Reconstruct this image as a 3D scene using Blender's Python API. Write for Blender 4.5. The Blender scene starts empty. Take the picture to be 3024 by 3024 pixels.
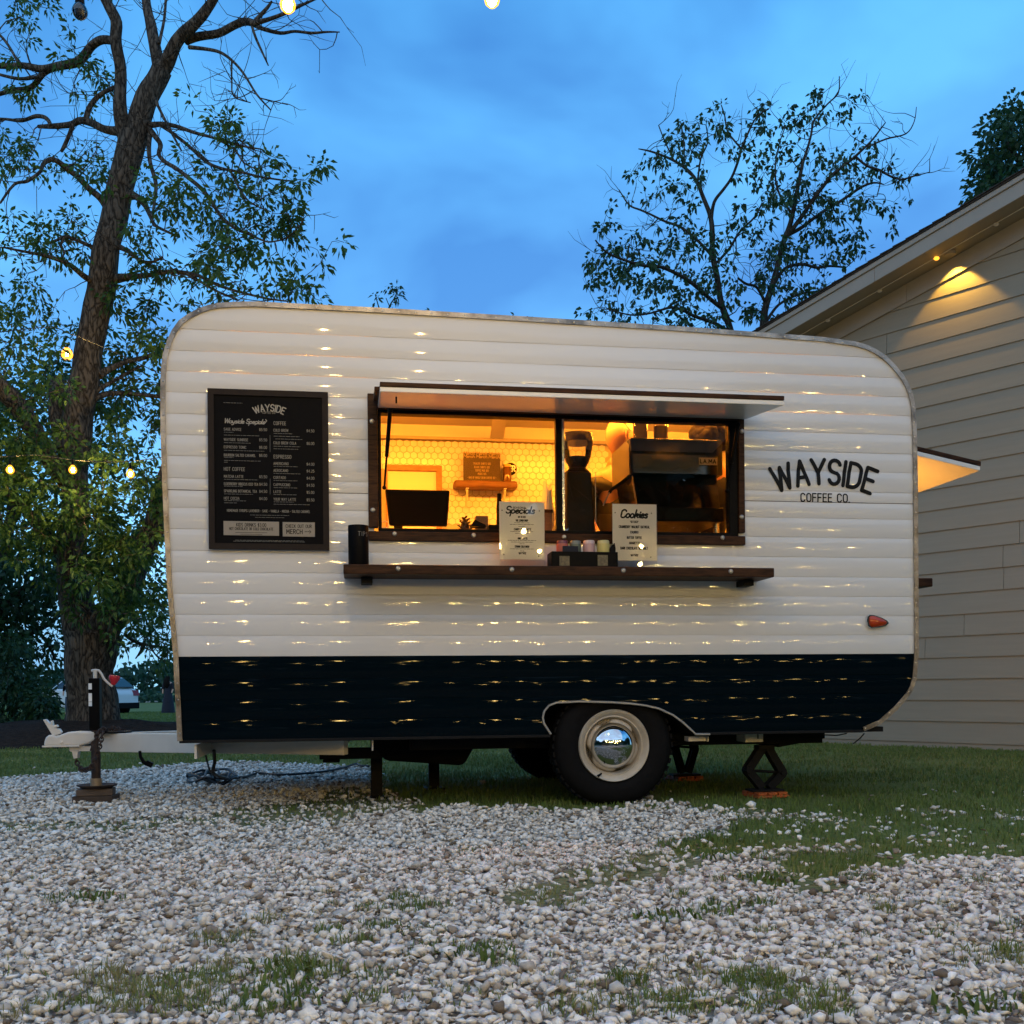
import bpy, bmesh, math, random
import numpy as np
from mathutils import Vector, Matrix, noise as mnoise
R = math.radians
random.seed(7); rng = np.random.default_rng(11)
scn = bpy.context.scene
col = scn.collection

# ------------------------------------------------------------------ camera
F = 3028.0; PX, PY = 1512.0, 2035.0; ROLL = 0.009; H = 0.66      # pixels of the 3024 photo; metres
cam_d = bpy.data.cameras.new('camera'); cam = bpy.data.objects.new('camera', cam_d); col.objects.link(cam)
cam_d.sensor_width = 36; cam_d.sensor_fit = 'HORIZONTAL'; cam_d.lens = 36*F/3024
cam_d.shift_y = (PY-1512)/3024; cam_d.clip_start = 0.05; cam_d.clip_end = 6000
cam.location = (0, 0, H)
cam.rotation_euler = (Matrix.Rotation(R(90), 4, 'X') @ Matrix.Rotation(-ROLL, 4, 'Z')).to_euler()
scn.camera = cam

# ------------------------------------------------------------------ sky, sun, exposure
world = bpy.data.worlds.new('World'); scn.world = world; world.use_nodes = True
wn, wl = world.node_tree.nodes, world.node_tree.links
wn.clear()
SUN_EL, SUN_AZ = R(2.5), R(205)        # low behind the camera
def build_world():
    out = wn.new('ShaderNodeOutputWorld')
    sky = wn.new('ShaderNodeTexSky'); sky.sky_type = 'NISHITA'; sky.sun_disc = False
    sky.sun_elevation = SUN_EL; sky.sun_rotation = SUN_AZ
    bg1 = wn.new('ShaderNodeBackground'); bg1.inputs[1].default_value = 0.05
    wl.new(sky.outputs[0], bg1.inputs[0])
    tc = wn.new('ShaderNodeTexCoord'); sep = wn.new('ShaderNodeSeparateXYZ'); wl.new(tc.outputs['Generated'], sep.inputs[0])
    ramp = wn.new('ShaderNodeValToRGB'); wl.new(sep.outputs[2], ramp.inputs[0])
    e = ramp.color_ramp.elements
    e[0].position = 0.0; e[0].color = (0.20, 0.58, 0.95, 1)
    e[1].position = 0.75; e[1].color = (0.024, 0.225, 0.62, 1)
    m = e.new(0.22); m.color = (0.080, 0.355, 0.86, 1)
    mp = wn.new('ShaderNodeMapping'); mp.inputs['Scale'].default_value = (1.0, 1.0, 1.7); mp.inputs['Location'].default_value = (0.35, 0.1, 0.22)
    wl.new(tc.outputs['Generated'], mp.inputs[0])
    n1 = wn.new('ShaderNodeTexNoise'); n1.inputs['Scale'].default_value = 3.2; n1.inputs['Detail'].default_value = 4.5; n1.inputs['Roughness'].default_value = 0.5
    n1.inputs['Distortion'].default_value = 0.25
    wl.new(mp.outputs[0], n1.inputs[0])
    cr = wn.new('ShaderNodeValToRGB'); wl.new(n1.outputs[0], cr.inputs[0])
    c = cr.color_ramp.elements
    c[0].position = 0.36; c[0].color = (0.62, 0.69, 0.77, 1)
    c[1].position = 0.66; c[1].color = (1.9, 1.5, 1.2, 1)
    mul = wn.new('ShaderNodeMix'); mul.data_type = 'RGBA'; mul.blend_type = 'MULTIPLY'; mul.inputs[0].default_value = 1.0
    wl.new(ramp.outputs[0], mul.inputs[6]); wl.new(cr.outputs[0], mul.inputs[7])
    bg2 = wn.new('ShaderNodeBackground'); bg2.inputs[1].default_value = 1.30
    wl.new(mul.outputs[2], bg2.inputs[0])
    add = wn.new('ShaderNodeAddShader'); wl.new(bg1.outputs[0], add.inputs[0]); wl.new(bg2.outputs[0], add.inputs[1])
    wl.new(add.outputs[0], out.inputs[0])
build_world()
sun_d = bpy.data.lights.new('sun', 'SUN'); sun = bpy.data.objects.new('sun', sun_d); col.objects.link(sun)
sun_d.energy = 0.92; sun_d.angle = R(110); sun_d.color = (1.0, 0.86, 0.54)     # broad dusk glow behind the camera
sun.rotation_euler = (Vector((0.2, 1.0, -0.70))).to_track_quat('-Z', 'Y').to_euler()
vs = scn.view_settings
vs.view_transform = 'Standard'; vs.look = 'None'; vs.gamma = 1; vs.use_curve_mapping = False; vs.exposure = 0.0
cy = scn.cycles
cy.use_denoising = True; cy.sample_clamp_indirect = 4; cy.max_bounces = 8; cy.transparent_max_bounces = 12
cy.caustics_reflective = False; cy.caustics_refractive = False; cy.use_light_tree = True

# ------------------------------------------------------------------ picking points
def level(u, v):
    du, dv = u-PX, v-PY
    return du-ROLL*dv, ROLL*du+dv
def at(u, v, Y):
    xl, yl = level(u, v)
    return Vector((Y*xl/F, Y, H-Y*yl/F))
def ray(u, v):
    xl, yl = level(u, v)
    return Vector((xl/F, 1, -yl/F))
def ground_at(u, v):
    xl, yl = level(u, v); Y = H*F/yl
    return Vector((Y*xl/F, Y, 0))
# trailer frame: x along its side, y into it, z up
A0 = Vector((-1.778, 5.388, 0)); EX = Vector((4.141, .62, 0)).normalized(); EY = Vector((-EX.y, EX.x, 0))
T = Matrix(((EX.x, EY.x, 0, A0.x), (EX.y, EY.y, 0, A0.y), (0, 0, 1, 0), (0, 0, 0, 1)))
def tl(u, v, d=0.0):
    r = ray(u, v); o = Vector((0, 0, H))
    t = (d-(o-A0).dot(EY))/r.dot(EY)
    p = o+r*t-A0
    return Vector((p.dot(EX), d, p.z))
def tx(u, v, d=0): return tl(u, v, d).x
def tz(u, v, d=0): return tl(u, v, d).z
def gz(Y): return 0.0 if Y < 20 else max(-1.0, -.0085*(Y-20))

# ------------------------------------------------------------------ materials
def new_mat(name):
    m = bpy.data.materials.new(name); m.use_nodes = True
    return m, m.node_tree.nodes, m.node_tree.links, m.node_tree.nodes['Principled BSDF']
def mat(name, c, rough=0.5, metal=0.0, var=0.0, scale=8.0, stretch=(1, 1, 1), bump=0.0, bscale=None, c2=None, detail=4, spec=0.5, coat=0.0, emit=None, estr=0.0, bdist=0.01, rvar=0.0):
    m, n, l, b = new_mat(name)
    b.inputs['Base Color'].default_value = (*c, 1); b.inputs['Roughness'].default_value = rough; b.inputs['Metallic'].default_value = metal
    b.inputs['Specular IOR Level'].default_value = spec; b.inputs['Coat Weight'].default_value = coat; b.inputs['Coat Roughness'].default_value = 0.08
    if emit: b.inputs['Emission Color'].default_value = (*emit, 1); b.inputs['Emission Strength'].default_value = estr
    if var or c2 or bump or rvar:
        tc = n.new('ShaderNodeTexCoord'); mp = n.new('ShaderNodeMapping'); mp.inputs['Scale'].default_value = stretch
        l.new(tc.outputs['Object'], mp.inputs[0])
    if var or c2 or rvar:
        nt = n.new('ShaderNodeTexNoise'); nt.inputs['Scale'].default_value = scale; nt.inputs['Detail'].default_value = detail; nt.inputs['Roughness'].default_value = .6
        l.new(mp.outputs[0], nt.inputs[0])
    if var or c2:
        cr = n.new('ShaderNodeValToRGB'); l.new(nt.outputs[0], cr.inputs[0])
        e = cr.color_ramp.elements
        e[0].position = .3; e[1].position = .7
        lo = c2 if c2 else tuple(x*(1-var) for x in c)
        hi = c if c2 else tuple(min(1, x*(1+var)) for x in c)
        e[0].color = (*lo, 1); e[1].color = (*hi, 1)
        l.new(cr.outputs[0], b.inputs['Base Color'])
    if rvar:
        mr = n.new('ShaderNodeMapRange'); mr.inputs['To Min'].default_value = max(.02, rough-rvar); mr.inputs['To Max'].default_value = min(1, rough+rvar)
        l.new(nt.outputs[0], mr.inputs[0]); l.new(mr.outputs[0], b.inputs['Roughness'])
    if bump:
        nb = n.new('ShaderNodeTexNoise'); nb.inputs['Scale'].default_value = bscale or scale; nb.inputs['Detail'].default_value = 5
        l.new(mp.outputs[0], nb.inputs[0])
        bp = n.new('ShaderNodeBump'); bp.inputs['Strength'].default_value = bump; bp.inputs['Distance'].default_value = bdist
        l.new(nb.outputs[0], bp.inputs['Height']); l.new(bp.outputs[0], b.inputs['Normal'])
    return m
def emis(name, c, s):
    m, n, l, b = new_mat(name)
    e = n.new('ShaderNodeEmission'); e.inputs[0].default_value = (*c, 1); e.inputs[1].default_value = s
    l.new(e.outputs[0], n['Material Output'].inputs[0]); return m
def glass(name, tint=(1, 1, 1), refl=1.0, rough=0.0):
    m, n, l, b = new_mat(name)
    t = n.new('ShaderNodeBsdfTransparent'); t.inputs[0].default_value = (*tint, 1)
    g = n.new('ShaderNodeBsdfGlossy'); g.inputs['Roughness'].default_value = rough
    f = n.new('ShaderNodeFresnel'); f.inputs[0].default_value = 1.5
    mx = n.new('ShaderNodeMixShader')
    ml = n.new('ShaderNodeMath'); ml.operation = 'MULTIPLY'; ml.inputs[1].default_value = refl
    l.new(f.outputs[0], ml.inputs[0]); l.new(ml.outputs[0], mx.inputs[0]); l.new(t.outputs[0], mx.inputs[1]); l.new(g.outputs[0], mx.inputs[2])
    l.new(mx.outputs[0], n['Material Output'].inputs[0]); return m
def leafmat(name, ca, cb, cc, trans=0.35, attr='tint', lift=0):
    m, n, l, b = new_mat(name)
    at_ = n.new('ShaderNodeAttribute'); at_.attribute_name = attr
    cr = n.new('ShaderNodeValToRGB'); l.new(at_.outputs['Fac'], cr.inputs[0])
    e = cr.color_ramp.elements; e[0].color = (*ca, 1); e[1].color = (*cc, 1); k = e.new(.5); k.color = (*cb, 1)
    l.new(cr.outputs[0], b.inputs['Base Color']); b.inputs['Roughness'].default_value = .55; b.inputs['Specular IOR Level'].default_value = .3
    tr = n.new('ShaderNodeBsdfTranslucent'); l.new(cr.outputs[0], tr.inputs[0])
    if lift:                                        # short turf: soft shading, normals leaning upward
        ge = n.new('ShaderNodeNewGeometry'); va = n.new('ShaderNodeVectorMath'); va.operation = 'ADD'; va.inputs[1].default_value = (0, 0, lift); l.new(ge.outputs['Normal'], va.inputs[0])
        vn = n.new('ShaderNodeVectorMath'); vn.operation = 'NORMALIZE'; l.new(va.outputs[0], vn.inputs[0]); l.new(vn.outputs[0], b.inputs['Normal'])
    mx = n.new('ShaderNodeMixShader'); mx.inputs[0].default_value = trans
    l.new(b.outputs[0], mx.inputs[1]); l.new(tr.outputs[0], mx.inputs[2]); l.new(mx.outputs[0], n['Material Output'].inputs[0])
    return m
def rampmat(name, stops, rough=.9, attr='tint', bump=.0, bscale=60, var=.25, vscale=40):
    m, n, l, b = new_mat(name)
    at_ = n.new('ShaderNodeAttribute'); at_.attribute_name = attr
    cr = n.new('ShaderNodeValToRGB'); l.new(at_.outputs['Fac'], cr.inputs[0])
    e = cr.color_ramp.elements
    e[0].position, e[0].color = stops[0][0], (*stops[0][1], 1); e[1].position, e[1].color = stops[-1][0], (*stops[-1][1], 1)
    for p, c in stops[1:-1]:
        k = e.new(p); k.color = (*c, 1)
    tc = n.new('ShaderNodeTexCoord'); nt = n.new('ShaderNodeTexNoise'); nt.inputs['Scale'].default_value = vscale; nt.inputs['Detail'].default_value = 5
    l.new(tc.outputs['Object'], nt.inputs[0])
    mr = n.new('ShaderNodeMapRange'); mr.inputs[1].default_value = .3; mr.inputs[2].default_value = .7; mr.inputs['To Min'].default_value = 1-var; mr.inputs['To Max'].default_value = 1+var; l.new(nt.outputs[0], mr.inputs[0])
    mx = n.new('ShaderNodeMix'); mx.data_type = 'RGBA'; mx.blend_type = 'MULTIPLY'; mx.inputs[0].default_value = 1
    l.new(cr.outputs[0], mx.inputs[6]); l.new(mr.outputs[0], mx.inputs[7]); l.new(mx.outputs[2], b.inputs['Base Color'])
    b.inputs['Roughness'].default_value = rough; b.inputs['Specular IOR Level'].default_value = .25
    if bump:
        bp = n.new('ShaderNodeBump'); bp.inputs['Strength'].default_value = bump; bp.inputs['Distance'].default_value = .01
        nb = n.new('ShaderNodeTexNoise'); nb.inputs['Scale'].default_value = bscale; nb.inputs['Detail'].default_value = 4; l.new(tc.outputs['Object'], nb.inputs[0])
        l.new(nb.outputs[0], bp.inputs['Height']); l.new(bp.outputs[0], b.inputs['Normal'])
    return m
def barkmat(name, c, c2, sc=7.0):
    m, n, l, b = new_mat(name)
    tc = n.new('ShaderNodeTexCoord'); mp = n.new('ShaderNodeMapping'); mp.inputs['Scale'].default_value = (1, 1, .32); l.new(tc.outputs['Object'], mp.inputs[0])
    nz = n.new('ShaderNodeTexNoise'); nz.inputs['Scale'].default_value = sc*.6; nz.inputs['Detail'].default_value = 4; l.new(mp.outputs[0], nz.inputs[0])
    mx0 = n.new('ShaderNodeMix'); mx0.data_type = 'RGBA'; mx0.inputs[0].default_value = .22; l.new(mp.outputs[0], mx0.inputs[6]); l.new(nz.outputs[1], mx0.inputs[7])
    vo = n.new('ShaderNodeTexVoronoi'); vo.feature = 'DISTANCE_TO_EDGE'; vo.inputs['Scale'].default_value = sc*1.6; l.new(mx0.outputs[2], vo.inputs[0])
    n2 = n.new('ShaderNodeTexNoise'); n2.inputs['Scale'].default_value = sc*4; n2.inputs['Detail'].default_value = 6; l.new(mp.outputs[0], n2.inputs[0])
    ad = n.new('ShaderNodeMath'); ad.operation = 'MULTIPLY_ADD'; ad.inputs[1].default_value = .35; l.new(n2.outputs[0], ad.inputs[0]); l.new(vo.outputs[0], ad.inputs[2])
    cr = n.new('ShaderNodeValToRGB'); l.new(ad.outputs[0], cr.inputs[0]); e = cr.color_ramp.elements
    e[0].position = .16; e[0].color = (*c2, 1); e[1].position = .42; e[1].color = (*c, 1)
    l.new(cr.outputs[0], b.inputs['Base Color']); b.inputs['Roughness'].default_value = .95; b.inputs['Specular IOR Level'].default_value = .15
    bp = n.new('ShaderNodeBump'); bp.inputs['Strength'].default_value = .9; bp.inputs['Distance'].default_value = .035
    l.new(ad.outputs[0], bp.inputs['Height']); l.new(bp.outputs[0], b.inputs['Normal'])
    return m
M = {}
M['white_paint'] = mat('white_trailer_paint', (.67, .66, .64), .045, bump=.03, bscale=5, stretch=(.35, 1, 5), bdist=.004, var=.02, scale=3, spec=.4)
M['blue_paint'] = mat('navy_trailer_paint', (.0016, .0052, .0080), .035, spec=.055, bump=.03, bscale=5, stretch=(.35, 1, 5), bdist=.004, var=.12, scale=4)
M['white_plain'] = mat('white_gloss', (.76, .75, .73), .25, var=.04, scale=6)
M['trim'] = mat('weathered_aluminium', (.46, .43, .39), .36, .85, c2=(.14, .12, .10), scale=11, rvar=.12)
M['screw'] = mat('zinc_screw', (.42, .40, .37), .35, .9)
M['wood'] = mat('dark_stained_wood', (.070, .030, .014), .5, c2=(.014, .007, .005), spec=.1, scale=9, stretch=(1.2, 9, 9), bump=.25, bscale=14, detail=6, bdist=.002)
M['wood_mid'] = mat('walnut_wood', (.20, .09, .035), .5, c2=(.10, .042, .016), scale=8, stretch=(1.2, 9, 9), detail=6)
M['wood_frame'] = mat('oak_frame_wood', (.45, .22, .09), .5, c2=(.30, .13, .05), scale=8, stretch=(2, 6, 6))
M['black'] = mat('black_plastic', (.0035, .0035, .004), .45, rvar=.08, scale=20, spec=.06)
M['black_matte'] = mat('black_matte', (.004, .004, .0045), .8, rvar=.1, scale=12, spec=.15)
M['ink'] = mat('black_vinyl_letters', (.004, .004, .004), .55, rvar=.05, scale=30, spec=.2)
M['bolt'] = mat('steel_bolt', (.34, .34, .33), .42, 1.0)
M['steel'] = mat('brushed_steel', (.45, .45, .44), .25, 1.0, rvar=.1, scale=4, stretch=(1, 1, 20))
M['dark_steel'] = mat('dark_glossy_panel', (.004, .004, .005), .14, 0.0, rvar=.05, scale=5, spec=.2)
M['chrome'] = mat('chrome', (.72, .72, .72), .045, 1.0)
M['rubber'] = mat('tyre_rubber', (.0035, .0035, .004), .75, spec=.15, var=.3, scale=25, bump=.2, bscale=60)
M['rim'] = mat('cream_rim_paint', (.56, .51, .42), .35, c2=(.40, .33, .24), scale=7)
M['frame_white'] = mat('cream_frame_paint', (.66, .61, .54), .35, var=.08, scale=5, bump=.05, bscale=20)
M['frame_dark'] = mat('black_chassis', (.006, .006, .0065), .7, spec=.2, var=.3, scale=10)
M['rust'] = mat('rusty_steel', (.055, .03, .02), .75, c2=(.02, .014, .012), scale=22)
M['tan_metal'] = mat('tan_metal', (.30, .23, .15), .5, var=.2, scale=20)
M['red'] = mat('red_plastic', (.55, .02, .035), .4, var=.1, scale=20)
M['orange'] = mat('orange_plastic', (.50, .11, .012), .6, c2=(.22, .05, .01), scale=14)
M['amber'] = mat('amber_lens', (.42, .045, .008), .12, var=.2, scale=30)
M['tile'] = mat('white_hex_tile', (.80, .79, .78), .22, var=.03, scale=10)
M['grout'] = mat('grout', (.46, .41, .33), .9, var=.1, scale=20)
M['int_wall'] = mat('interior_panel', (.80, .78, .72), .5, var=.03, scale=3)
M['paper'] = mat('printed_paper', (.88, .87, .85), .35, var=.02, scale=5, coat=.3)
M['board'] = mat('menu_board_print', (.0035, .0035, .0042), .6, rvar=.05, scale=3, spec=.06)
M['board_frame'] = mat('menu_frame_wood', (.026, .019, .015), .7, spec=.12, c2=(.02, .015, .013), scale=9, stretch=(3, 3, 3))
M['chalk'] = mat('cream_print', (.15, .142, .125), .5, var=.05, scale=30)
M['chalk_hi'] = mat('pale_print', (.26, .245, .215), .5, var=.04, scale=30)
M['tips'] = mat('grey_print', (.13, .13, .125), .5, var=.03, scale=30)
M['brown_card'] = mat('brown_card', (.10, .065, .03), .5, var=.05, scale=6)
M['pane'] = glass('window_glass', (.93, .93, .92), 1.6)
M['clear'] = glass('clear_plastic', (.975, .97, .96), 1.2)
M['skin'] = mat('skin', (.55, .30, .20), .5, var=.08, scale=25)
M['olive'] = mat('olive_cloth', (.055, .05, .02), .9, var=.2, scale=30)
M['dark_cloth'] = mat('navy_cloth', (.012, .013, .022), .9, var=.25, scale=20)
M['denim'] = mat('denim', (.05, .075, .13), .9, var=.2, scale=20)
M['hair'] = mat('dark_hair', (.006, .004, .003), .8, var=.3, scale=40, bump=.3, spec=.15)
M['beans'] = mat('coffee_beans', (.035, .014, .006), .45, var=.4, scale=70, bump=.6, bscale=90)
M['siding'] = mat('taupe_siding_paint', (.272, .238, .172), .62, var=.05, scale=3, bump=.25, bscale=26, stretch=(.5, .5, 8), bdist=.003)
M['trim_paint'] = mat('taupe_trim_paint', (.31, .28, .23), .6, var=.05, scale=3, bump=.12, bscale=20)
M['soffit'] = mat('taupe_soffit_paint', (.26, .235, .19), .65, var=.05, scale=3)
M['shingle'] = mat('dark_shingle', (.035, .032, .03), .95, var=.4, scale=40, bump=.5)
M['cord'] = mat('black_cord', (.012, .012, .012), .6, var=.2, scale=20)
M['white_cord'] = mat('white_cord', (.5, .48, .43), .6, var=.1, scale=20)
def bulb_mat():
    m, n, l, b = new_mat('glowing_bulb_glass')
    t = n.new('ShaderNodeBsdfTransparent'); e = n.new('ShaderNodeEmission'); e.inputs[0].default_value = (1, .38, .03, 1); e.inputs[1].default_value = 3.2
    mx = n.new('ShaderNodeMixShader'); mx.inputs[0].default_value = .65; l.new(t.outputs[0], mx.inputs[1]); l.new(e.outputs[0], mx.inputs[2]); l.new(mx.outputs[0], n['Material Output'].inputs[0]); return m
M['bulb'] = bulb_mat(); M['filament'] = emis('filament', (1.0, .62, .16), 6000)
M['bulb_far'] = emis('lit_festoon_bulb', (1.0, .66, .20), 640)
M['bulb_off'] = glass('unlit_bulb_glass', (.80, .84, .88), 2.0)
M['led'] = emis('warm_led', (1.0, .305, .018), 345)
M['plate'] = mat('plate_print', (.30, .27, .2), .4, var=.1, scale=10)
M['bark'] = barkmat('pecan_bark', (.125, .10, .075), (.020, .016, .012), 11)
M['bark_dark'] = barkmat('dark_bark', (.055, .05, .042), (.02, .018, .016), 10)
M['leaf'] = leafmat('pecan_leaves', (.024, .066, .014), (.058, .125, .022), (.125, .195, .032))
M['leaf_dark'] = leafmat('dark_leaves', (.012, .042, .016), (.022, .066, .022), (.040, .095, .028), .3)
M['grass'] = leafmat('grass_blades', (.085, .135, .022), (.155, .215, .042), (.30, .265, .11), .3, lift=1.6)
M['mulch'] = mat('mulch', (.035, .024, .016), .95, c2=(.010, .007, .005), spec=.1, scale=16, bump=1, bscale=30, bdist=.03)
M['car_white'] = mat('white_car_paint', (.62, .65, .66), .15, var=.02, scale=2)
M['car_glass'] = mat('dark_car_glass', (.02, .03, .035), .08, rvar=.02, scale=3)
M['tail_red'] = mat('tail_lens', (.22, .01, .012), .15, var=.1, scale=10)
M['stone'] = rampmat('limestone_gravel', [(0, (.11, .085, .06)), (.15, (.25, .205, .16)), (.35, (.48, .45, .40)), (.7, (.68, .645, .58)), (1, (.85, .82, .755))], .85, bump=.35, bscale=110, var=.16, vscale=55)
M['road'] = mat('pale_road', (.42, .42, .41), .9, var=.1, scale=.2)
M['treeline'] = leafmat('far_foliage', (.012, .05, .028), (.018, .068, .04), (.028, .085, .05), .2)
def ground_mat():
    m, n, l, b = new_mat('ground')
    a = n.new('ShaderNodeAttribute'); a.attribute_name = 'grassy'
    tc = n.new('ShaderNodeTexCoord')
    n1 = n.new('ShaderNodeTexNoise'); n1.inputs['Scale'].default_value = 45; n1.inputs['Detail'].default_value = 6; l.new(tc.outputs['Object'], n1.inputs[0])
    n2 = n.new('ShaderNodeTexNoise'); n2.inputs['Scale'].default_value = .9; n2.inputs['Detail'].default_value = 5; l.new(tc.outputs['Object'], n2.inputs[0])
    d = n.new('ShaderNodeValToRGB'); l.new(n1.outputs[0], d.inputs[0]); e = d.color_ramp.elements
    e[0].position = .3; e[0].color = (.11, .095, .075, 1); e[1].position = .72; e[1].color = (.36, .335, .295, 1)
    g = n.new('ShaderNodeValToRGB'); l.new(n2.outputs[0], g.inputs[0]); e = g.color_ramp.elements
    e[0].position = .3; e[0].color = (.085, .115, .028, 1); e[1].position = .7; e[1].color = (.165, .185, .060, 1)
    g1 = n.new('ShaderNodeMix'); g1.data_type = 'RGBA'; g1.blend_type = 'MULTIPLY'; g1.inputs[0].default_value = .7; l.new(g.outputs[0], g1.inputs[6])
    r1 = n.new('ShaderNodeMapRange'); r1.inputs[1].default_value = .3; r1.inputs[2].default_value = .7; r1.inputs['To Min'].default_value = .5; r1.inputs['To Max'].default_value = 1.5; l.new(n1.outputs[0], r1.inputs[0]); l.new(r1.outputs[0], g1.inputs[7])
    mx = n.new('ShaderNodeMix'); mx.data_type = 'RGBA'; l.new(a.outputs['Fac'], mx.inputs[0]); l.new(d.outputs[0], mx.inputs[6]); l.new(g1.outputs[2], mx.inputs[7])
    l.new(mx.outputs[2], b.inputs['Base Color']); b.inputs['Roughness'].default_value = .95; b.inputs['Specular IOR Level'].default_value = .1
    bp = n.new('ShaderNodeBump'); bp.inputs['Strength'].default_value = .8; bp.inputs['Distance'].default_value = .02; l.new(n1.outputs[0], bp.inputs['Height']); l.new(bp.outputs[0], b.inputs['Normal'])
    return m
M['ground'] = ground_mat()

# ------------------------------------------------------------------ mesh helpers
class MB:
    weld = False
    def __init__(s): s.v = []; s.f = []
    def add(s, vs, fs):
        k = len(s.v); s.v += [tuple(p) for p in vs]; s.f += [tuple(i+k for i in f) for f in fs]; return s
    def box(s, x0, x1, y0, y1, z0, z1):
        return s.add([(x0, y0, z0), (x1, y0, z0), (x1, y1, z0), (x0, y1, z0), (x0, y0, z1), (x1, y0, z1), (x1, y1, z1), (x0, y1, z1)],
                     [(3, 2, 1, 0), (4, 5, 6, 7), (0, 1, 5, 4), (1, 2, 6, 5), (2, 3, 7, 6), (3, 0, 4, 7)])
    def hexa(s, p):   # 8 points, bottom ring then top ring
        return s.add(p, [(3, 2, 1, 0), (4, 5, 6, 7), (0, 1, 5, 4), (1, 2, 6, 5), (2, 3, 7, 6), (3, 0, 4, 7)])
    def bar(s, a, b, w, h, up=(0, 0, 1)):
        a, b = Vector(a), Vector(b); d = (b-a).normalized(); u = Vector(up); sd = d.cross(u).normalized(); u = sd.cross(d).normalized()
        P = []
        for c in (a, b): P += [c-sd*w/2-u*h/2, c+sd*w/2-u*h/2, c+sd*w/2+u*h/2, c-sd*w/2+u*h/2]
        return s.add(P, [(3, 2, 1, 0), (4, 5, 6, 7), (0, 1, 5, 4), (1, 2, 6, 5), (2, 3, 7, 6), (3, 0, 4, 7)])
    def tube(s, pts, rad, n=8, cap=True):
        pts = [Vector(p) for p in pts]
        if not hasattr(rad, '__len__'): rad = [rad]*len(pts)
        vs, fs = [], []; pn = None
        for i, p in enumerate(pts):
            d = (pts[min(i+1, len(pts)-1)]-pts[max(i-1, 0)])
            d = d.normalized() if d.length > 1e-9 else Vector((0, 0, 1))
            if pn is None:
                pn = d.cross(Vector((0, 0, 1)) if abs(d.z) < .9 else Vector((1, 0, 0))).normalized()
            else:
                pn = (pn-d*pn.dot(d)); pn = pn.normalized() if pn.length > 1e-6 else d.orthogonal().normalized()
            q = d.cross(pn)
            for k in range(n):
                a = 2*math.pi*k/n; vs.append(p+(pn*math.cos(a)+q*math.sin(a))*rad[i])
        for i in range(len(pts)-1):
            for k in range(n):
                fs.append((i*n+k, i*n+(k+1) % n, (i+1)*n+(k+1) % n, (i+1)*n+k))
        if cap:
            fs.append(tuple(range(n-1, -1, -1))); fs.append(tuple((len(pts)-1)*n+k for k in range(n)))
        return s.add(vs, fs)
    def lathe(s, prof, o=(0, 0, 0), axis=(0, 0, 1), n=24, close=False):
        o = Vector(o); a = Vector(axis).normalized(); u = a.orthogonal().normalized(); w = a.cross(u)
        vs, fs = [], []
        for r, h in prof:
            for k in range(n):
                t = 2*math.pi*k/n; vs.append(o+a*h+(u*math.cos(t)+w*math.sin(t))*r)
        m = len(prof)
        for i in range(m-1):
            for k in range(n): fs.append((i*n+k, i*n+(k+1) % n, (i+1)*n+(k+1) % n, (i+1)*n+k))
        if not close:
            if prof[0][0] > 1e-6: fs.append(tuple(range(n-1, -1, -1)))
            if prof[-1][0] > 1e-6: fs.append(tuple((m-1)*n+k for k in range(n)))
        return s.add(vs, fs)
    def ball(s, c, r, n=12, m=8, sc=(1, 1, 1)):
        prof = [(max(1e-5, math.sin(math.pi*i/m)), -math.cos(math.pi*i/m)) for i in range(m+1)]
        k = len(s.v); s.lathe(prof, (0, 0, 0), (0, 0, 1), n, True)
        for i in range(k, len(s.v)):
            p = s.v[i]; s.v[i] = (c[0]+p[0]*r*sc[0], c[1]+p[1]*r*sc[1], c[2]+p[2]*r*sc[2])
        return s
    def prism_xz(s, poly, y0, y1):
        n = len(poly)
        vs = [(x, y0, z) for x, z in poly]+[(x, y1, z) for x, z in poly]
        fs = [tuple(range(n)), tuple(range(2*n-1, n-1, -1))]+[(i, i+n, (i+1) % n+n, (i+1) % n) for i in range(n)]
        return s.add(vs, fs)
    def build(s, name, m, parent=None, smooth=False, bevel=0, off=(0, 0, 0), ang=38, kind=None, segs=2):
        me = bpy.data.meshes.new(name)
        o3 = Vector(off)
        me.from_pydata([Vector(p)-o3 for p in s.v], [], s.f); me.update()
        bm = bmesh.new(); bm.from_mesh(me)
        if s.weld: bmesh.ops.remove_doubles(bm, verts=bm.verts, dist=.0004)
        bmesh.ops.recalc_face_normals(bm, faces=bm.faces); bm.to_mesh(me); bm.free()
        if smooth:
            me.shade_smooth(); me.set_sharp_from_angle(angle=R(ang))
        me.materials.append(m)
        o = bpy.data.objects.new(name, me); col.objects.link(o)
        if parent: o.parent = parent
        if bevel:
            b = o.modifiers.new('bevel', 'BEVEL'); b.width = bevel; b.segments = segs; b.limit_method = 'ANGLE'; b.angle_limit = R(40)
        if kind: o['kind'] = kind
        return o
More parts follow.
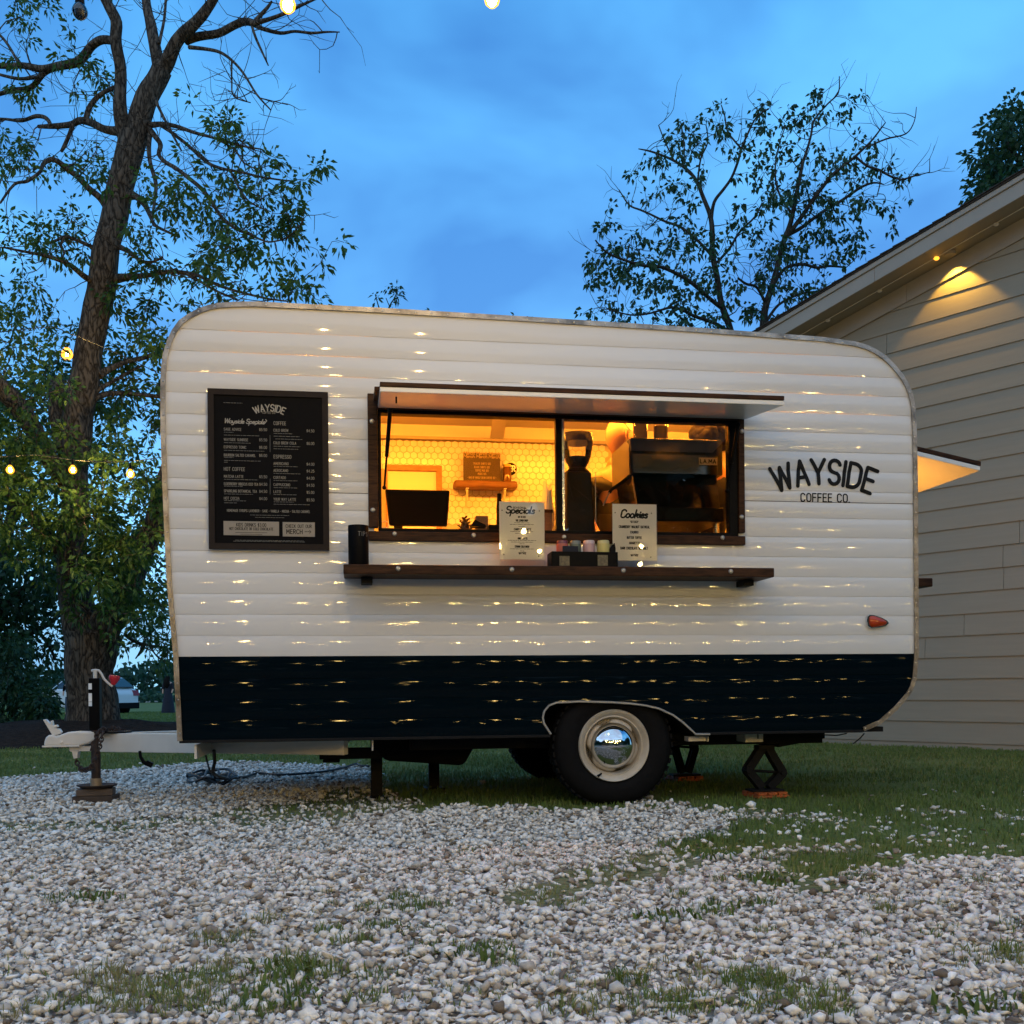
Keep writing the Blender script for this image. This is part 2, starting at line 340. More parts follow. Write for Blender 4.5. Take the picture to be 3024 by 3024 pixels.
def fast_mesh(name, V, Fc, m, parent=None, tint=None, kind=None, smooth=False):
    """numpy vertices and equal-sized faces -> one object; tint = per-vertex value"""
    me = bpy.data.meshes.new(name); V = np.asarray(V, np.float32); Fc = np.asarray(Fc, np.int32); k = Fc.shape[1]
    me.vertices.add(len(V)); me.vertices.foreach_set('co', V.ravel())
    me.loops.add(Fc.size); me.loops.foreach_set('vertex_index', Fc.ravel())
    me.polygons.add(len(Fc)); me.polygons.foreach_set('loop_start', np.arange(0, Fc.size, k, dtype=np.int32))
    me.update(calc_edges=True)
    if tint is not None:
        a = me.attributes.new('tint', 'FLOAT', 'POINT'); a.data.foreach_set('value', np.asarray(tint, np.float32))
    if smooth: me.shade_smooth()
    me.materials.append(m)
    o = bpy.data.objects.new(name, me); col.objects.link(o)
    if parent: o.parent = parent
    if kind: o['kind'] = kind
    return o
def tag(o, label=None, cat=None, group=None, kind=None):
    if label: o['label'] = label
    if cat: o['category'] = cat
    if group: o['group'] = group
    if kind: o['kind'] = kind
    return o
def thing(name, label, cat, loc=(0, 0, 0), group=None, frame=None):
    o = bpy.data.objects.new(name, None); col.objects.link(o); o.empty_display_size = .1
    o.matrix_world = (frame @ Matrix.Translation(loc)) if frame is not None else Matrix.Translation(loc)
    return tag(o, label, cat, group)

# ------------------------------------------------------------------ stroke lettering
def arc(cx, cy_, rx, ry, a0, a1, n=9):
    return [(cx+rx*math.cos(R(a0+(a1-a0)*i/n)), cy_+ry*math.sin(R(a0+(a1-a0)*i/n))) for i in range(n+1)]
GL = {
 'A': (.52, [[(0, 0), (.26, 1)], [(.26, 1), (.52, 0)], [(.1, .32), (.42, .32)]]),
 'B': (.46, [[(0, 0), (0, 1)], [(0, 1)]+arc(.2, .76, .22, .24, 90, -90)+[(0, .52)], [(0, .52)]+arc(.22, .26, .24, .26, 90, -90)+[(0, 0)]]),
 'C': (.5, [arc(.25, .74, .25, .26, 15, 180)+arc(.25, .26, .25, .26, 180, 345)]),
 'D': (.5, [[(0, 0), (0, 1)], [(0, 1)]+arc(.18, .68, .32, .32, 90, 0)+arc(.18, .32, .32, .32, 0, -90)+[(0, 0)]]),
 'E': (.42, [[(0, 0), (0, 1)], [(0, 1), (.42, 1)], [(0, .52), (.36, .52)], [(0, 0), (.42, 0)]]),
 'F': (.42, [[(0, 0), (0, 1)], [(0, 1), (.42, 1)], [(0, .52), (.36, .52)]]),
 'G': (.5, [arc(.25, .74, .25, .26, 15, 180)+arc(.25, .26, .25, .26, 180, 360)+[(.5, .45), (.28, .45)]]),
 'H': (.48, [[(0, 0), (0, 1)], [(.48, 0), (.48, 1)], [(0, .5), (.48, .5)]]),
 'I': (.0, [[(0, 0), (0, 1)]]),
 'J': (.36, [[(.36, 1), (.36, .2)]+arc(.18, .2, .18, .2, 0, -180)]),
 'K': (.48, [[(0, 0), (0, 1)], [(.46, 1), (0, .42)], [(.14, .58), (.48, 0)]]),
 'L': (.4, [[(0, 1), (0, 0)], [(0, 0), (.4, 0)]]),
 'M': (.62, [[(0, 0), (.04, 1)], [(.04, 1), (.31, .3)], [(.31, .3), (.58, 1)], [(.58, 1), (.62, 0)]]),
 'N': (.5, [[(0, 0), (0, 1)], [(0, 1), (.5, 0)], [(.5, 0), (.5, 1)]]),
 'O': (.5, [arc(.25, .74, .25, .26, 0, 180)+arc(.25, .26, .25, .26, 180, 360)+[(.5, .74)]]),
 'P': (.46, [[(0, 0), (0, 1)], [(0, 1)]+arc(.2, .74, .25, .26, 90, -90)+[(0, .48)]]),
 'Q': (.5, [arc(.25, .74, .25, .26, 0, 180)+arc(.25, .26, .25, .26, 180, 360)+[(.5, .74)], [(.3, .2), (.54, -.06)]]),
 'R': (.48, [[(0, 0), (0, 1)], [(0, 1)]+arc(.2, .74, .25, .26, 90, -90)+[(0, .48)], [(.2, .48), (.48, 0)]]),
 'S': (.46, [arc(.23, .75, .22, .25, 20, 180, 8)+arc(.23, .75, .22, .25, 180, 250, 4)+[(.3, .47)]+arc(.23, .25, .23, .25, 60, -160, 10)]),
 'T': (.5, [[(.25, 0), (.25, 1)], [(0, 1), (.5, 1)]]),
 'U': (.5, [[(0, 1), (0, .26)]+arc(.25, .26, .25, .26, 180, 360)+[(.5, 1)]]),
 'V': (.52, [[(0, 1), (.26, 0)], [(.26, 0), (.52, 1)]]),
 'W': (.74, [[(0, 1), (.18, 0)], [(.18, 0), (.37, .92)], [(.37, .92), (.56, 0)], [(.56, 0), (.74, 1)]]),
 'X': (.5, [[(0, 0), (.5, 1)], [(0, 1), (.5, 0)]]),
 'Y': (.52, [[(0, 1), (.26, .45)], [(.52, 1), (.26, .45)], [(.26, .45), (.26, 0)]]),
 'Z': (.48, [[(0, 1), (.48, 1)], [(.48, 1), (0, 0)], [(0, 0), (.48, 0)]]),
 '0': (.46, [arc(.23, .72, .23, .28, 0, 180)+arc(.23, .28, .23, .28, 180, 360)+[(.46, .72)]]),
 '1': (.2, [[(0, .8), (.16, 1)], [(.16, 1), (.16, 0)]]),
 '2': (.44, [arc(.22, .76, .22, .24, 160, -30)+[(0, 0)], [(0, 0), (.44, 0)]]),
 '3': (.44, [arc(.2, .76, .22, .24, 150, -80)+[(.16, .52)], [(.16, .52)]+arc(.2, .26, .24, .26, 80, -150)]),
 '4': (.48, [[(.36, 0), (.36, 1)], [(.36, 1), (0, .3)], [(0, .3), (.48, .3)]]),
 '5': (.44, [[(.4, 1), (.04, 1)], [(.04, 1), (.02, .55)], [(.02, .55)]+arc(.2, .32, .24, .32, 100, -140)]),
 '6': (.46, [arc(.24, .74, .22, .26, 40, 180)+arc(.23, .28, .23, .28, 180, 360), arc(.23, .28, .23, .28, 0, 180)]),
 '7': (.44, [[(0, 1), (.44, 1)], [(.44, 1), (.14, 0)]]),
 '$': (.44, [arc(.22, .7, .2, .2, 20, 180, 6)+arc(.22, .7, .2, .2, 180, 250, 3)+arc(.22, .3, .22, .2, 60, -160, 8), [(.22, -.08), (.22, 1.08)]]),
 '.': (.04, [[(0, 0), (.04, 0)]]), ',': (.05, [[(.05, .04), (0, -.14)]]), '-': (.3, [[(0, .48), (.3, .48)]]), '>': (.3, [[(0, .8), (.3, .48)], [(.3, .48), (0, .16)]]),
 ':': (.04, [[(0, .15), (.04, .15)], [(0, .75), (.04, .75)]]), '*': (.24, [[(0, .7), (.24, .9)], [(0, .9), (.24, .7)]]), ' ': (.26, []),
 # script lower case
 'a': (.42, [arc(.2, .25, .2, .25, 60, 400, 14), [(.4, .5), (.4, .1), (.5, .02)]]),
 'c': (.34, [arc(.2, .25, .2, .25, 50, 310, 12)]),
 'd': (.44, [arc(.2, .25, .2, .25, 60, 400, 14), [(.42, 1.0), (.41, .1), (.5, .02)]]),
 'e': (.36, [[(.02, .22), (.24, .28)]+arc(.2, .36, .14, .14, -10, 160, 7)+arc(.2, .25, .2, .25, 165, 320, 8)]),
 'h': (.42, [[(.04, 0), (.1, 1)], [(.05, .3)]+arc(.24, .34, .14, .16, 150, 0, 6)+[(.36, .08), (.46, .02)]]),
 'i': (.16, [[(.08, .5), (.08, .1), (.18, .02)], [(.1, .7), (.12, .72)]]),
 'k': (.42, [[(.04, 0), (.08, 1)], [(.06, .22)]+arc(.26, .38, .12, .12, 160, -70, 7)+[(.1, .24)], [(.2, .24), (.4, .02)]]),
 'l': (.16, [[(.08, 1), (.06, .12), (.18, .02)]]),
 'o': (.42, [arc(.2, .25, .19, .25, 0, 360, 16)]),
 'p': (.44, [[(.06, .5), (.0, -.42)], arc(.22, .25, .2, .25, 170, -170, 14)]),
 'r': (.3, [[(.04, .5), (.06, 0)], [(.06, .3)]+arc(.22, .36, .12, .12, 160, 30, 5)]),
 's': (.32, [arc(.18, .38, .12, .13, 30, 230, 8)+arc(.16, .13, .14, .14, 60, -150, 8)]),
 'y': (.44, [[(.02, .5), (.06, .14), (.2, .02), (.36, .2)], [(.4, .5), (.34, -.1), (.2, -.38), (.02, -.34)]]),
}
def strip(mb, pts, w, put, lay, caps=4):
    """one pen stroke as a flat ribbon with round ends; put(x, z, lift) -> 3-D point"""
    pts = [Vector(p) for p in pts]
    q = [pts[0]]
    for p in pts[1:]:
        if (p-q[-1]).length > 1e-6: q.append(p)
    pts = q
    if len(pts) < 2: return
    L, Rr = [], []
    for i, p in enumerate(pts):
        a = (pts[i]-pts[i-1]).normalized() if i else (pts[1]-pts[0]).normalized()
        b = (pts[i+1]-pts[i]).normalized() if i < len(pts)-1 else a
        t = (a+b); t = t.normalized() if t.length > 1e-6 else a
        nn = Vector((-t.y, t.x)); k = w/2/max(.5, nn.dot(Vector((-a.y, a.x))))
        L.append(p+nn*k); Rr.append(p-nn*k)
    t0 = (pts[0]-pts[1]).normalized(); t1 = (pts[-1]-pts[-2]).normalized()
    def cap(c, t):
        n_ = Vector((-t.y, t.x)); return [c+(n_*math.cos(a)+t*math.sin(a))*w/2 for a in [math.pi*(j+1)/(caps+1) for j in range(caps)]]
    ring0 = cap(pts[0], t0); ring1 = cap(pts[-1], t1)
    n = len(pts)
    V = L+Rr; Fc = [(i, i+n, i+1+n, i+1) for i in range(n-1)]
    if caps:
        k = len(V); V = V+ring0; Fc.append(tuple([n]+[k+j for j in range(caps)]+[0]))
        k = len(V); V = V+ring1; Fc.append(tuple([n-1]+[k+j for j in range(caps)]+[2*n-1]))
    mb.add([put(p.x, p.y, lay) for p in V], Fc)
def text_width(s, h, gap, sq=1.0):
    return sum(GL[c][0]*h*sq+gap*h for c in s)-gap*h
def text(mb, s, x, z, h, w, put, align='l', gap=.22, sq=1.0, shear=0.0, caps=2, fit=None, warp=None, step=None):
    tw = text_width(s, h, gap, sq)
    if fit and tw > 0: sq *= fit/tw; gap *= fit/tw; tw = fit
    cx = x-(tw if align == 'r' else tw/2 if align == 'c' else 0)
    for ch in s:
        gw, st = GL[ch]
        for k, pl in enumerate(st):
            P = [(cx+px*h*sq+py*h*shear, z+py*h) for px, py in pl]
            if step:
                Q = [P[0]]
                for a, b in zip(P, P[1:]):
                    m_ = max(1, int(math.hypot(b[0]-a[0], b[1]-a[1])/step))
                    Q += [(a[0]+(b[0]-a[0])*i/m_, a[1]+(b[1]-a[1])*i/m_) for i in range(1, m_+1)]
                P = Q
            if warp: P = [warp(px, pz) for px, pz in P]
            strip(mb, P, w, put, k, caps)
        cx += gw*h*sq+gap*h
    return tw

M['counter_top'] = mat('pale_counter_top', (.55, .48, .38), .4, var=.08, scale=6)  # unseen tops made pale to bounce lamp light up to the awning
# ================================================================== ground
def pix_of(X, Y):
    xl = F*X/Y; yl = F*H/Y
    return PX+xl+ROLL*yl, PY-ROLL*xl+yl
def inpoly(u, v, poly):
    u = np.asarray(u); v = np.asarray(v); c = np.zeros(u.shape, bool); n = len(poly)
    for i in range(n):
        (x1, y1), (x2, y2) = poly[i], poly[(i+1) % n]
        cond = ((y1 > v) != (y2 > v)) & (u < (x2-x1)*(v-y1)/((y2-y1) if y2 != y1 else 1e-9)+x1)
        c ^= cond
    return c
_g = rng.random((64, 64))
def vnoise(x, y):
    x = np.asarray(x, float); y = np.asarray(y, float)
    i = np.floor(x).astype(int); j = np.floor(y).astype(int); fx = x-i; fy = y-j
    fx = fx*fx*(3-2*fx); fy = fy*fy*(3-2*fy); i %= 64; j %= 64; i2 = (i+1) % 64; j2 = (j+1) % 64
    return (_g[i, j]*(1-fx)+_g[i2, j]*fx)*(1-fy)+(_g[i, j2]*(1-fx)+_g[i2, j2]*fx)*fy
def fbm(x, y): return .5*vnoise(x, y)+.3*vnoise(x*2.1+7, y*2.1+3)+.2*vnoise(x*4.3+1, y*4.3+9)
# patches of grass, as they lie on the ground (outlines noted where they are seen in the photo)
LAWN = [(1120, 2266), (1090, 2310), (1180, 2350), (1240, 2400), (1560, 2392), (1905, 2376), (2020, 2392), (2150, 2430), (2060, 2465), (1930, 2500), (2010, 2530), (2130, 2530), (2300, 2560), (2440, 2600), (2560, 2560), (2700, 2545), (3060, 2545), (6000, 2545), (6000, 2060), (1120, 2060)]
BACK = [(-9000, 2060), (-9000, 2330), (0, 2303), (330, 2278), (640, 2252), (1120, 2266), (1120, 2060)]
BAND = [(-300, 2418), (110, 2436), (330, 2418), (560, 2400), (760, 2382), (1100, 2330), (1260, 2340), (1260, 2405), (820, 2436), (560, 2452), (300, 2458), (-300, 2475)]
TONG = [(1470, 2660), (1560, 2610), (1760, 2570), (1900, 2520), (2060, 2520), (2160, 2560), (2000, 2600), (1800, 2640), (1640, 2690)]
TON2 = [(2180, 2600), (2300, 2570), (2480, 2590), (2540, 2620), (2440, 2650), (2260, 2630)]
def grassiness(X, Y):
    Yc = np.maximum(Y, .3); u, v = pix_of(X, Yc)
    nz = (fbm(X*2.2+11, Y*2.2+5)-.5)
    u2 = u+nz*170*(5/Yc)**.5; v2 = v+(fbm(X*3+31, Y*3+17)-.5)*75
    g = np.zeros(np.shape(X))
    g = np.where(inpoly(u2, v2, BAND), .62, g)
    g = np.where(inpoly(u2, v2, TONG), .72, g)
    g = np.where(inpoly(u2, v2, TON2), .8, g)
    g = np.where(inpoly(u2, v2, LAWN), 1.0, g); g = np.where(inpoly(u, v, BACK), 1.0, g)
    g = np.where((Y < .5), 0, g)
    bald = fbm(X*1.7+3, Y*1.7+41)
    return np.clip(g-np.where((bald > .60) & (v < 2590) & (v > 2390) & (u > 1800) & (g > .5), .35, 0), 0, 1)
MOUND = at(250, 2140, 14); MR = (3.4, 1.9)
def zground(X, Y):
    z = .02*(fbm(X*.9+2, Y*.9+8)-.5)*np.clip((Y-.5)/2, 0, 1)
    return z-np.where(Y > 20, np.minimum(.0085*(Y-20), 1.0), 0)
xs = np.concatenate([-np.geomspace(2500, 8.2, 26), np.arange(-8, 9.01, .085), np.geomspace(9.2, 2500, 26)])
ys = np.concatenate([-np.geomspace(120, .7, 14), np.arange(.5, 13.01, .085), np.geomspace(13.2, 3500, 44)])
gx, gy = np.meshgrid(xs, ys); gzv = zground(gx, gy)
nx, ny = len(xs), len(ys)
idx = np.arange(nx*ny).reshape(ny, nx)
V = np.stack([gx.ravel(), gy.ravel(), gzv.ravel()], 1)
Fq = np.stack([idx[:-1, :-1].ravel(), idx[:-1, 1:].ravel(), idx[1:, 1:].ravel(), idx[1:, :-1].ravel()], 1)
ground = fast_mesh('ground', V, Fq, M['ground'], kind='structure', smooth=True)
ga = ground.data.attributes.new('grassy', 'FLOAT', 'POINT')
gg = grassiness(gx, gy); gg = np.where((gy > 13) | (np.abs(gx) > 8.1), 1.0, gg); gg = np.where(gy < .45, 0, gg)
ga.data.foreach_set('value', gg.ravel().astype(np.float32))
# mulch mound round the tree foot
nr, na = 14, 40; MV, MF = [], []
for i in range(nr+1):
    for k in range(na):
        a = 2*math.pi*k/na; r = i/nr
        hgt = .30*(1-r*r)**1.3 if r < 1 else 0
        x, y = MOUND.x+MR[0]*r*math.cos(a), MOUND.y+MR[1]*r*math.sin(a)
        MV.append((x, y, hgt+(.05*(mnoise.noise((x*3, y*3, 0)))+.025*mnoise.noise((x*9, y*9, 3)))*(1-r)-.015*r))
for i in range(nr):
    for k in range(na): MF.append((i*na+k, i*na+(k+1) % na, (i+1)*na+(k+1) % na, (i+1)*na+k))
mb = MB(); mb.add(MV, MF); mb.build('mulch_mound', M['mulch'], smooth=True, kind='structure')
mb = MB(); mb.box(-160, 160, 168, 171, gz(168)-.2, gz(168)+.22); mb.build('road', M['road'], kind='structure')

# ================================================================== trailer
trailer = thing('coffee_trailer', 'white corrugated vintage coffee trailer with navy lower band and open lit serving window', 'trailer', frame=T)
tr = trailer
OUTL = [(529, 2181), (524, 2080), (517, 1941), (507, 1830), (498, 1722), (490, 1560), (484, 1409), (480, 1290), (479, 1174), (480, 1100), (486, 1050), (498, 1010), (512, 980), (532, 952), (557, 934), (587, 918), (618, 907), (650, 901), (700, 898), (751, 897)]
OUTR = [(751, 897), (1096, 914), (1565, 942), (2035, 972), (2426, 1001), (2520, 1014), (2556, 1024), (2583, 1037), (2612, 1056), (2637, 1081), (2661, 1110), (2677, 1137), (2689, 1167), (2696, 1200), (2700, 1270), (2703, 1409), (2705, 1722), (2706, 1925), (2700, 2003), (2692, 2030), (2680, 2052), (2645, 2092), (2598, 2134), (2548, 2163)]
oL = [tl(*p) for p in OUTL]; oR = [tl(*p) for p in OUTR]
ZPK = oL[-1].z
ZB0 = (oL[0].z+oR[-1].z)/2
oL[0].z = oR[-1].z = ZB0
OUT = oL+oR[1:]
zl = np.array([p.z for p in oL]); xl_ = np.array([p.x for p in oL])
for i in range(1, len(zl)): zl[i] = max(zl[i], zl[i-1]+1e-5)
zr = np.array([p.z for p in oR[::-1]]); xr_ = np.array([p.x for p in oR[::-1]])
for i in range(1, len(zr)): zr[i] = max(zr[i], zr[i-1]+1e-5)
INS = .006
def XL(z): return float(np.interp(z, zl, xl_))+INS
def XR(z): return float(np.interp(z, zr, xr_))-INS
W = 2.05
# serving window opening (wood frame outer edge and clear opening)
FX0, FX1 = tx(1087, 1400), tx(2195, 1420)
FZ0 = tz(1600, 1602)-.004; FZ1 = tz(1087, 1165)
OX0, OX1 = tx(1126, 1400), tx(2152, 1420)
OZ0 = tz(1600, 1567); OZ1 = tz(1600, 1236)
HOLE = (FX0+.03, FX1-.03, FZ0+.02, FZ1-.02)
ARCH = [(1625.4, 2168), (1605, 2136), (1602, 2118), (1606.5, 2100), (1620, 2083.6), (1641, 2075.5), (1710, 2071.6), (1800, 2073.7), (1860, 2077.6), (1905, 2083.6), (1944, 2092.6), (1986, 2112), (2016, 2134.6), (2043, 2158.6), (2052, 2168)]
ar = [tl(*p) for p in ARCH]; AZT = max(p.z for p in ar)
ia = max(range(len(ar)), key=lambda i: ar[i].z)
al = sorted([(p.z, p.x) for p in ar[:ia+1]]); arr = sorted([(p.z, p.x) for p in ar[ia:]])
def AX(z): return float(np.interp(z, [a for a, b in al], [b for a, b in al])), float(np.interp(z, [a for a, b in arr], [b for a, b in arr]))
SEAM_V = [2169, 2128, 2067, 2006, 1939, 1877, 1814, 1752, 1689, 1625, 1561, 1499, 1447, 1412, 1346, 1284, 1222, 1159, 1097, 1036, 972]
SZ = [ZB0]+[tz(570, v) for v in SEAM_V[1:]]+[ZPK]
AMP = .0045
def prof(z):
    """outward y of the corrugated skin at height z"""
    for k in range(len(SZ)-1):
        if z <= SZ[k+1] or k == len(SZ)-2:
            u = min(1, max(0, (z-SZ[k])/(SZ[k+1]-SZ[k]))); a = AMP*min(1, (SZ[k+1]-SZ[k])/.1)
            return -(a*4*u*(1-u))-.0022*(1-u)
def span_mesh(mb, z0, z1, fl, fr, kz=8, dx=.07, seed=0):
    rows = [z0+(z1-z0)*i/kz for i in range(kz+1)]
    wid = max(fr(z)-fl(z) for z in rows)
    if wid <= .002: return
    nx_ = max(2, int(wid/dx)); vs, fs = [], []
    for z in rows:
        a, b = fl(z), fr(z); b = max(b, a+.001)
        e = 1e-4 if z == rows[0] else (-1e-4 if z == rows[-1] else 0)
        for i in range(nx_+1):
            x = a+(b-a)*i/nx_
            vs.append((x, prof(z+e)+(.00085)*mnoise.noise((x*4.1, seed*3.7, z*6)), z))
    for r in range(kz):
        for i in range(nx_):
            k = r*(nx_+1)+i; fs.append((k, k+1, k+nx_+2, k+nx_+1))
    mb.add(vs, fs)
for k in range(len(SZ)-1):
    z0, z1 = SZ[k], SZ[k+1]
    cuts = sorted({z0, z1} | {c for c in (HOLE[2], HOLE[3], AZT) if z0+.002 < c < z1-.002})
    segs = []
    for a, b in zip(cuts, cuts[1:]):
        m = (a+b)/2; n_ = max(3, int(8*(b-a)/(z1-z0)))
        if HOLE[2] < m < HOLE[3]: segs.append((a, b, n_, [(XL, lambda z: HOLE[0]), (lambda z: HOLE[1], XR)]))
        elif m < AZT: segs.append((a, b, n_, [(XL, lambda z: AX(z)[0]), (lambda z: AX(z)[1], XR)]))
        else: segs.append((a, b, n_, [(XL, XR)]))
    whole = any(len(s[3]) == 1 for s in segs)      # a strip cut only partly stays one sheet, one cut right through is two
    parts_ = [MB()] if whole else [MB(), MB()]
    for a, b, n_, sp in segs:
        for i, (fl, fr) in enumerate(sp): span_mesh(parts_[0 if whole else i], a, b, fl, fr, n_, seed=k)
    for mb in parts_:
        if not mb.v: continue
        mb.weld = True
        o = mb.build('siding_panel', M['blue_paint'] if k < 4 else M['white_paint'], tr, smooth=True, ang=60)
        if k < 4: o['label'] = 'navy blue siding panel'
zs_ = tz(570, 1447.5)
for xa_, xb_ in ((XL(zs_)+.01, FX0-.001), (FX1+.001, XR(zs_)-.01)):
    mb = MB(); mb.box(xa_, xb_, prof(zs_-.002)-.0016, 0, zs_-.0016, zs_+.0016); mb.build('panel_seam', M['rust'], tr)
# shell: roof and ends, open at the front side and the bottom
mb = MB(); n = len(OUT)
vs = [(p.x, .004, p.z) for p in OUT]+[(p.x, W, p.z) for p in OUT]
mb.add(vs, [(i, i+1, i+1+n, i+n) for i in range(n-1)])
mb.build('shell', M['white_plain'], tr, smooth=True, ang=50)
mb = MB(); mb.add([(p.x, W-.004, p.z) for p in OUT], [tuple(range(n))]); mb.build('far_side', M['white_plain'], tr)
# edge trim along the outline
def inset(poly, d):
    res = []
    for i, p in enumerate(poly):
        a = poly[max(0, i-1)]; b = poly[min(len(poly)-1, i+1)]
        t = Vector((b.x-a.x, b.z-a.z)).normalized(); res.append((p.x+t.y*d, p.z-t.x*d))
    return res
i_in = inset(OUT, .019); i_out = inset(OUT, -.007)
mb = MB(); vs, fs = [], []
for (xi, zi), (xo, zo) in zip(i_in, i_out):
    vs += [(xi, -.009, zi), (xi, -.016, zi), (xo, -.016, zo), (xo, .03, zo), (xo, .03, zo)]
for i in range(n-1):
    for k in range(3): fs.append((i*5+k, i*5+k+1, i*5+k+6, i*5+k+5))
mb.add(vs, fs); trimo = mb.build('edge_trim', M['trim'], tr, smooth=True)
mb = MB(); acc = 0; last = Vector((OUT[0].x, OUT[0].z)); i_m = inset(OUT, .008)
pts = [Vector(p) for p in i_m]; nxt = .04
for a, b in zip(pts, pts[1:]):
    L = (b-a).length; t = nxt-acc
    while t < L:
        p = a+(b-a)*(t/L); mb.ball((p.x, -.0165, p.y), .0058, 7, 4, (1, .6, 1)); t += .088; nxt += .088
    acc += L
mb.build('trim_screw', M['screw'], tr, smooth=True, kind='stuff')
# bottom edging of the skin
mb = MB(); zb = ZB0
mb.box(XL(zb)-.004, ar[0].x, -.012, .02, zb-.012, zb+.004); mb.box(ar[-1].x, XR(zb), -.012, .02, zb-.0125, zb+.0035); mb.build('bottom_edging', M['frame_dark'], tr, bevel=.002)
# wheel arch trim and well
mb = MB(); mb.tube([(p.x, -.012, p.z) for p in ar]+[(ar[-1].x+.085, -.012, ar[-1].z-.002)], .0062, 7); mb.build('wheel_arch_trim', mat('arch_lip', (.34, .33, .31), .4, .3, var=.1, scale=10), tr, smooth=True)
mb = MB(); m_ = len(ar); mb.add([(p.x, -.006, p.z) for p in ar]+[(p.x, .42, p.z) for p in ar], [(i, i+1, i+1+m_, i+m_) for i in range(m_-1)]+[tuple(range(m_, 2*m_))]); mb.build('wheel_well', M['frame_dark'], tr)

# ---- interior
IZ0, IZ1 = .88, 2.60; IX0, IX1 = .06, 4.10; IB = 1.95
mb = MB(); mb.box(IX0, IX1, IB+.002, IB+.05, IZ0, 2.2); mb.box(.34, 3.66, IB+.002, IB+.05, 2.2, IZ1); back = mb.build('interior_back_wall', M['grout'], tr)
mb = MB(); mb.box(IX0+.02, IX0+.05, .034, IB, IZ0, 2.35); mb.build('interior_end_wall', M['int_wall'], tr); mb = MB(); mb.box(IX1-.03, IX1, .034, IB, IZ0, 2.25); mb.build('interior_end_wall', M['int_wall'], tr)
mb = MB(); mb.box(.32, 3.72, .03, IB, IZ1, IZ1+.03); mb.hexa([(.08, .034, 2.352), (.32, .034, IZ1), (.32, IB, IZ1), (.08, IB, 2.352), (.08, .034, 2.372), (.319, .034, IZ1+.029), (.319, IB, IZ1+.029), (.08, IB, 2.372)]); mb.hexa([(3.72, .034, IZ1), (4.07, .034, 2.252), (4.07, IB, 2.252), (3.72, IB, IZ1), (3.721, .034, IZ1+.029), (4.07, .034, 2.272), (4.07, IB, 2.272), (3.721, IB, IZ1+.029)]); mb.build('interior_ceiling', M['int_wall'], tr)
mb = MB(); mb.box(IX0, IX1, .03, IB, IZ0-.05, IZ0); mb.build('interior_floor', M['wood_mid'], tr)
mb = MB()
for (a, b, c, d) in ((IX0, HOLE[0], IZ0, 2.3), (HOLE[1], IX1, IZ0, 2.2), (HOLE[0], HOLE[1], IZ0, HOLE[2]), (HOLE[0], HOLE[1], HOLE[3], IZ1)):
    mb.box(a, b, .012, .032, c, d)
mb.build('interior_front_lining', M['int_wall'], tr)
ZT = tz(1384, 1296, IB)          # top of the tiling on the back wall
mb = MB(); mb.box(.2, 3.8, IB-.03, IB, ZT, IZ1); mb.build('upper_back_panel', M['int_wall'], tr)
mb = MB(); mb.box(IX0, IX1, IB-.045, IB-.028, ZT-.022, ZT); mb.build('tile_edge_trim', M['grout'], tr)
mb = MB(); a = tl(1468, 1300, IB-.04); mb.bar((a.x, IB-.045, ZT), (a.x-.05, 1.35, IZ1-.012), .10, .012); mb.build('ceiling_rib', M['int_wall'], tr, bevel=.003)
# hexagonal tiles, one object each
HS = .0505; hv = []
me = None; hexes = []
x0, x1 = tx(1120, 1400, IB), tx(1790, 1400, IB); zlo = tz(1384, 1545, IB)
rowh = HS*.866; r = 0; z = ZT-.045
while z > zlo:
    c = 0; x = x0+(HS/2 if r % 2 else 0)
    while x < x1:
        hexes.append((x, z)); x += HS; c += 1
    z -= rowh; r += 1
wf = (tx(1139, 1400, IB), tx(1304, 1400, IB), tz(1220, 1376, IB))
vis = [h for h in hexes if not (h[0] < wf[1]-.03 and h[1] < wf[2]-.03)]
keep = sorted(vis, key=lambda h: (h[0] > tx(1640, 1400, IB), abs(h[0]-tx(1400, 1400, IB))+.3*abs(h[1]-tz(1400, 1420, IB))))
proto = MB(); hr = (HS-.0035)/2/.866
pts = [(hr*math.sin(R(60*i)), hr*math.cos(R(60*i))) for i in range(6)]; pi = [(p[0]*.93, p[1]*.93) for p in pts]
proto.add([(p[0], .001, p[1]) for p in pts]+[(p[0], -.002, p[1]) for p in pts]+[(p[0], -.0035, p[1]) for p in pi],
          [(i, (i+1) % 6, (i+1) % 6+6, i+6) for i in range(6)]+[(i+6, (i+1) % 6+6, (i+1) % 6+12, i+12) for i in range(6)]+[tuple(range(12, 18))])
h0 = proto.build('tile', M['tile'], back)
for i, (x, z) in enumerate(keep[:300]):
    o = h0 if i == 0 else h0.copy()
    if i: col.objects.link(o)
    o.location = (x, IB, z); o.parent = back; o.rotation_euler = (random.uniform(-.006, .006), 0, random.uniform(-.006, .006))
mb = MB()
for (x, z) in keep[300:]: mb.add([(p[0]+x, p[1]+IB, p[2]+z) for p in proto.v], proto.f)
if mb.v: mb.build('tiling', M['tile'], back, kind='stuff')
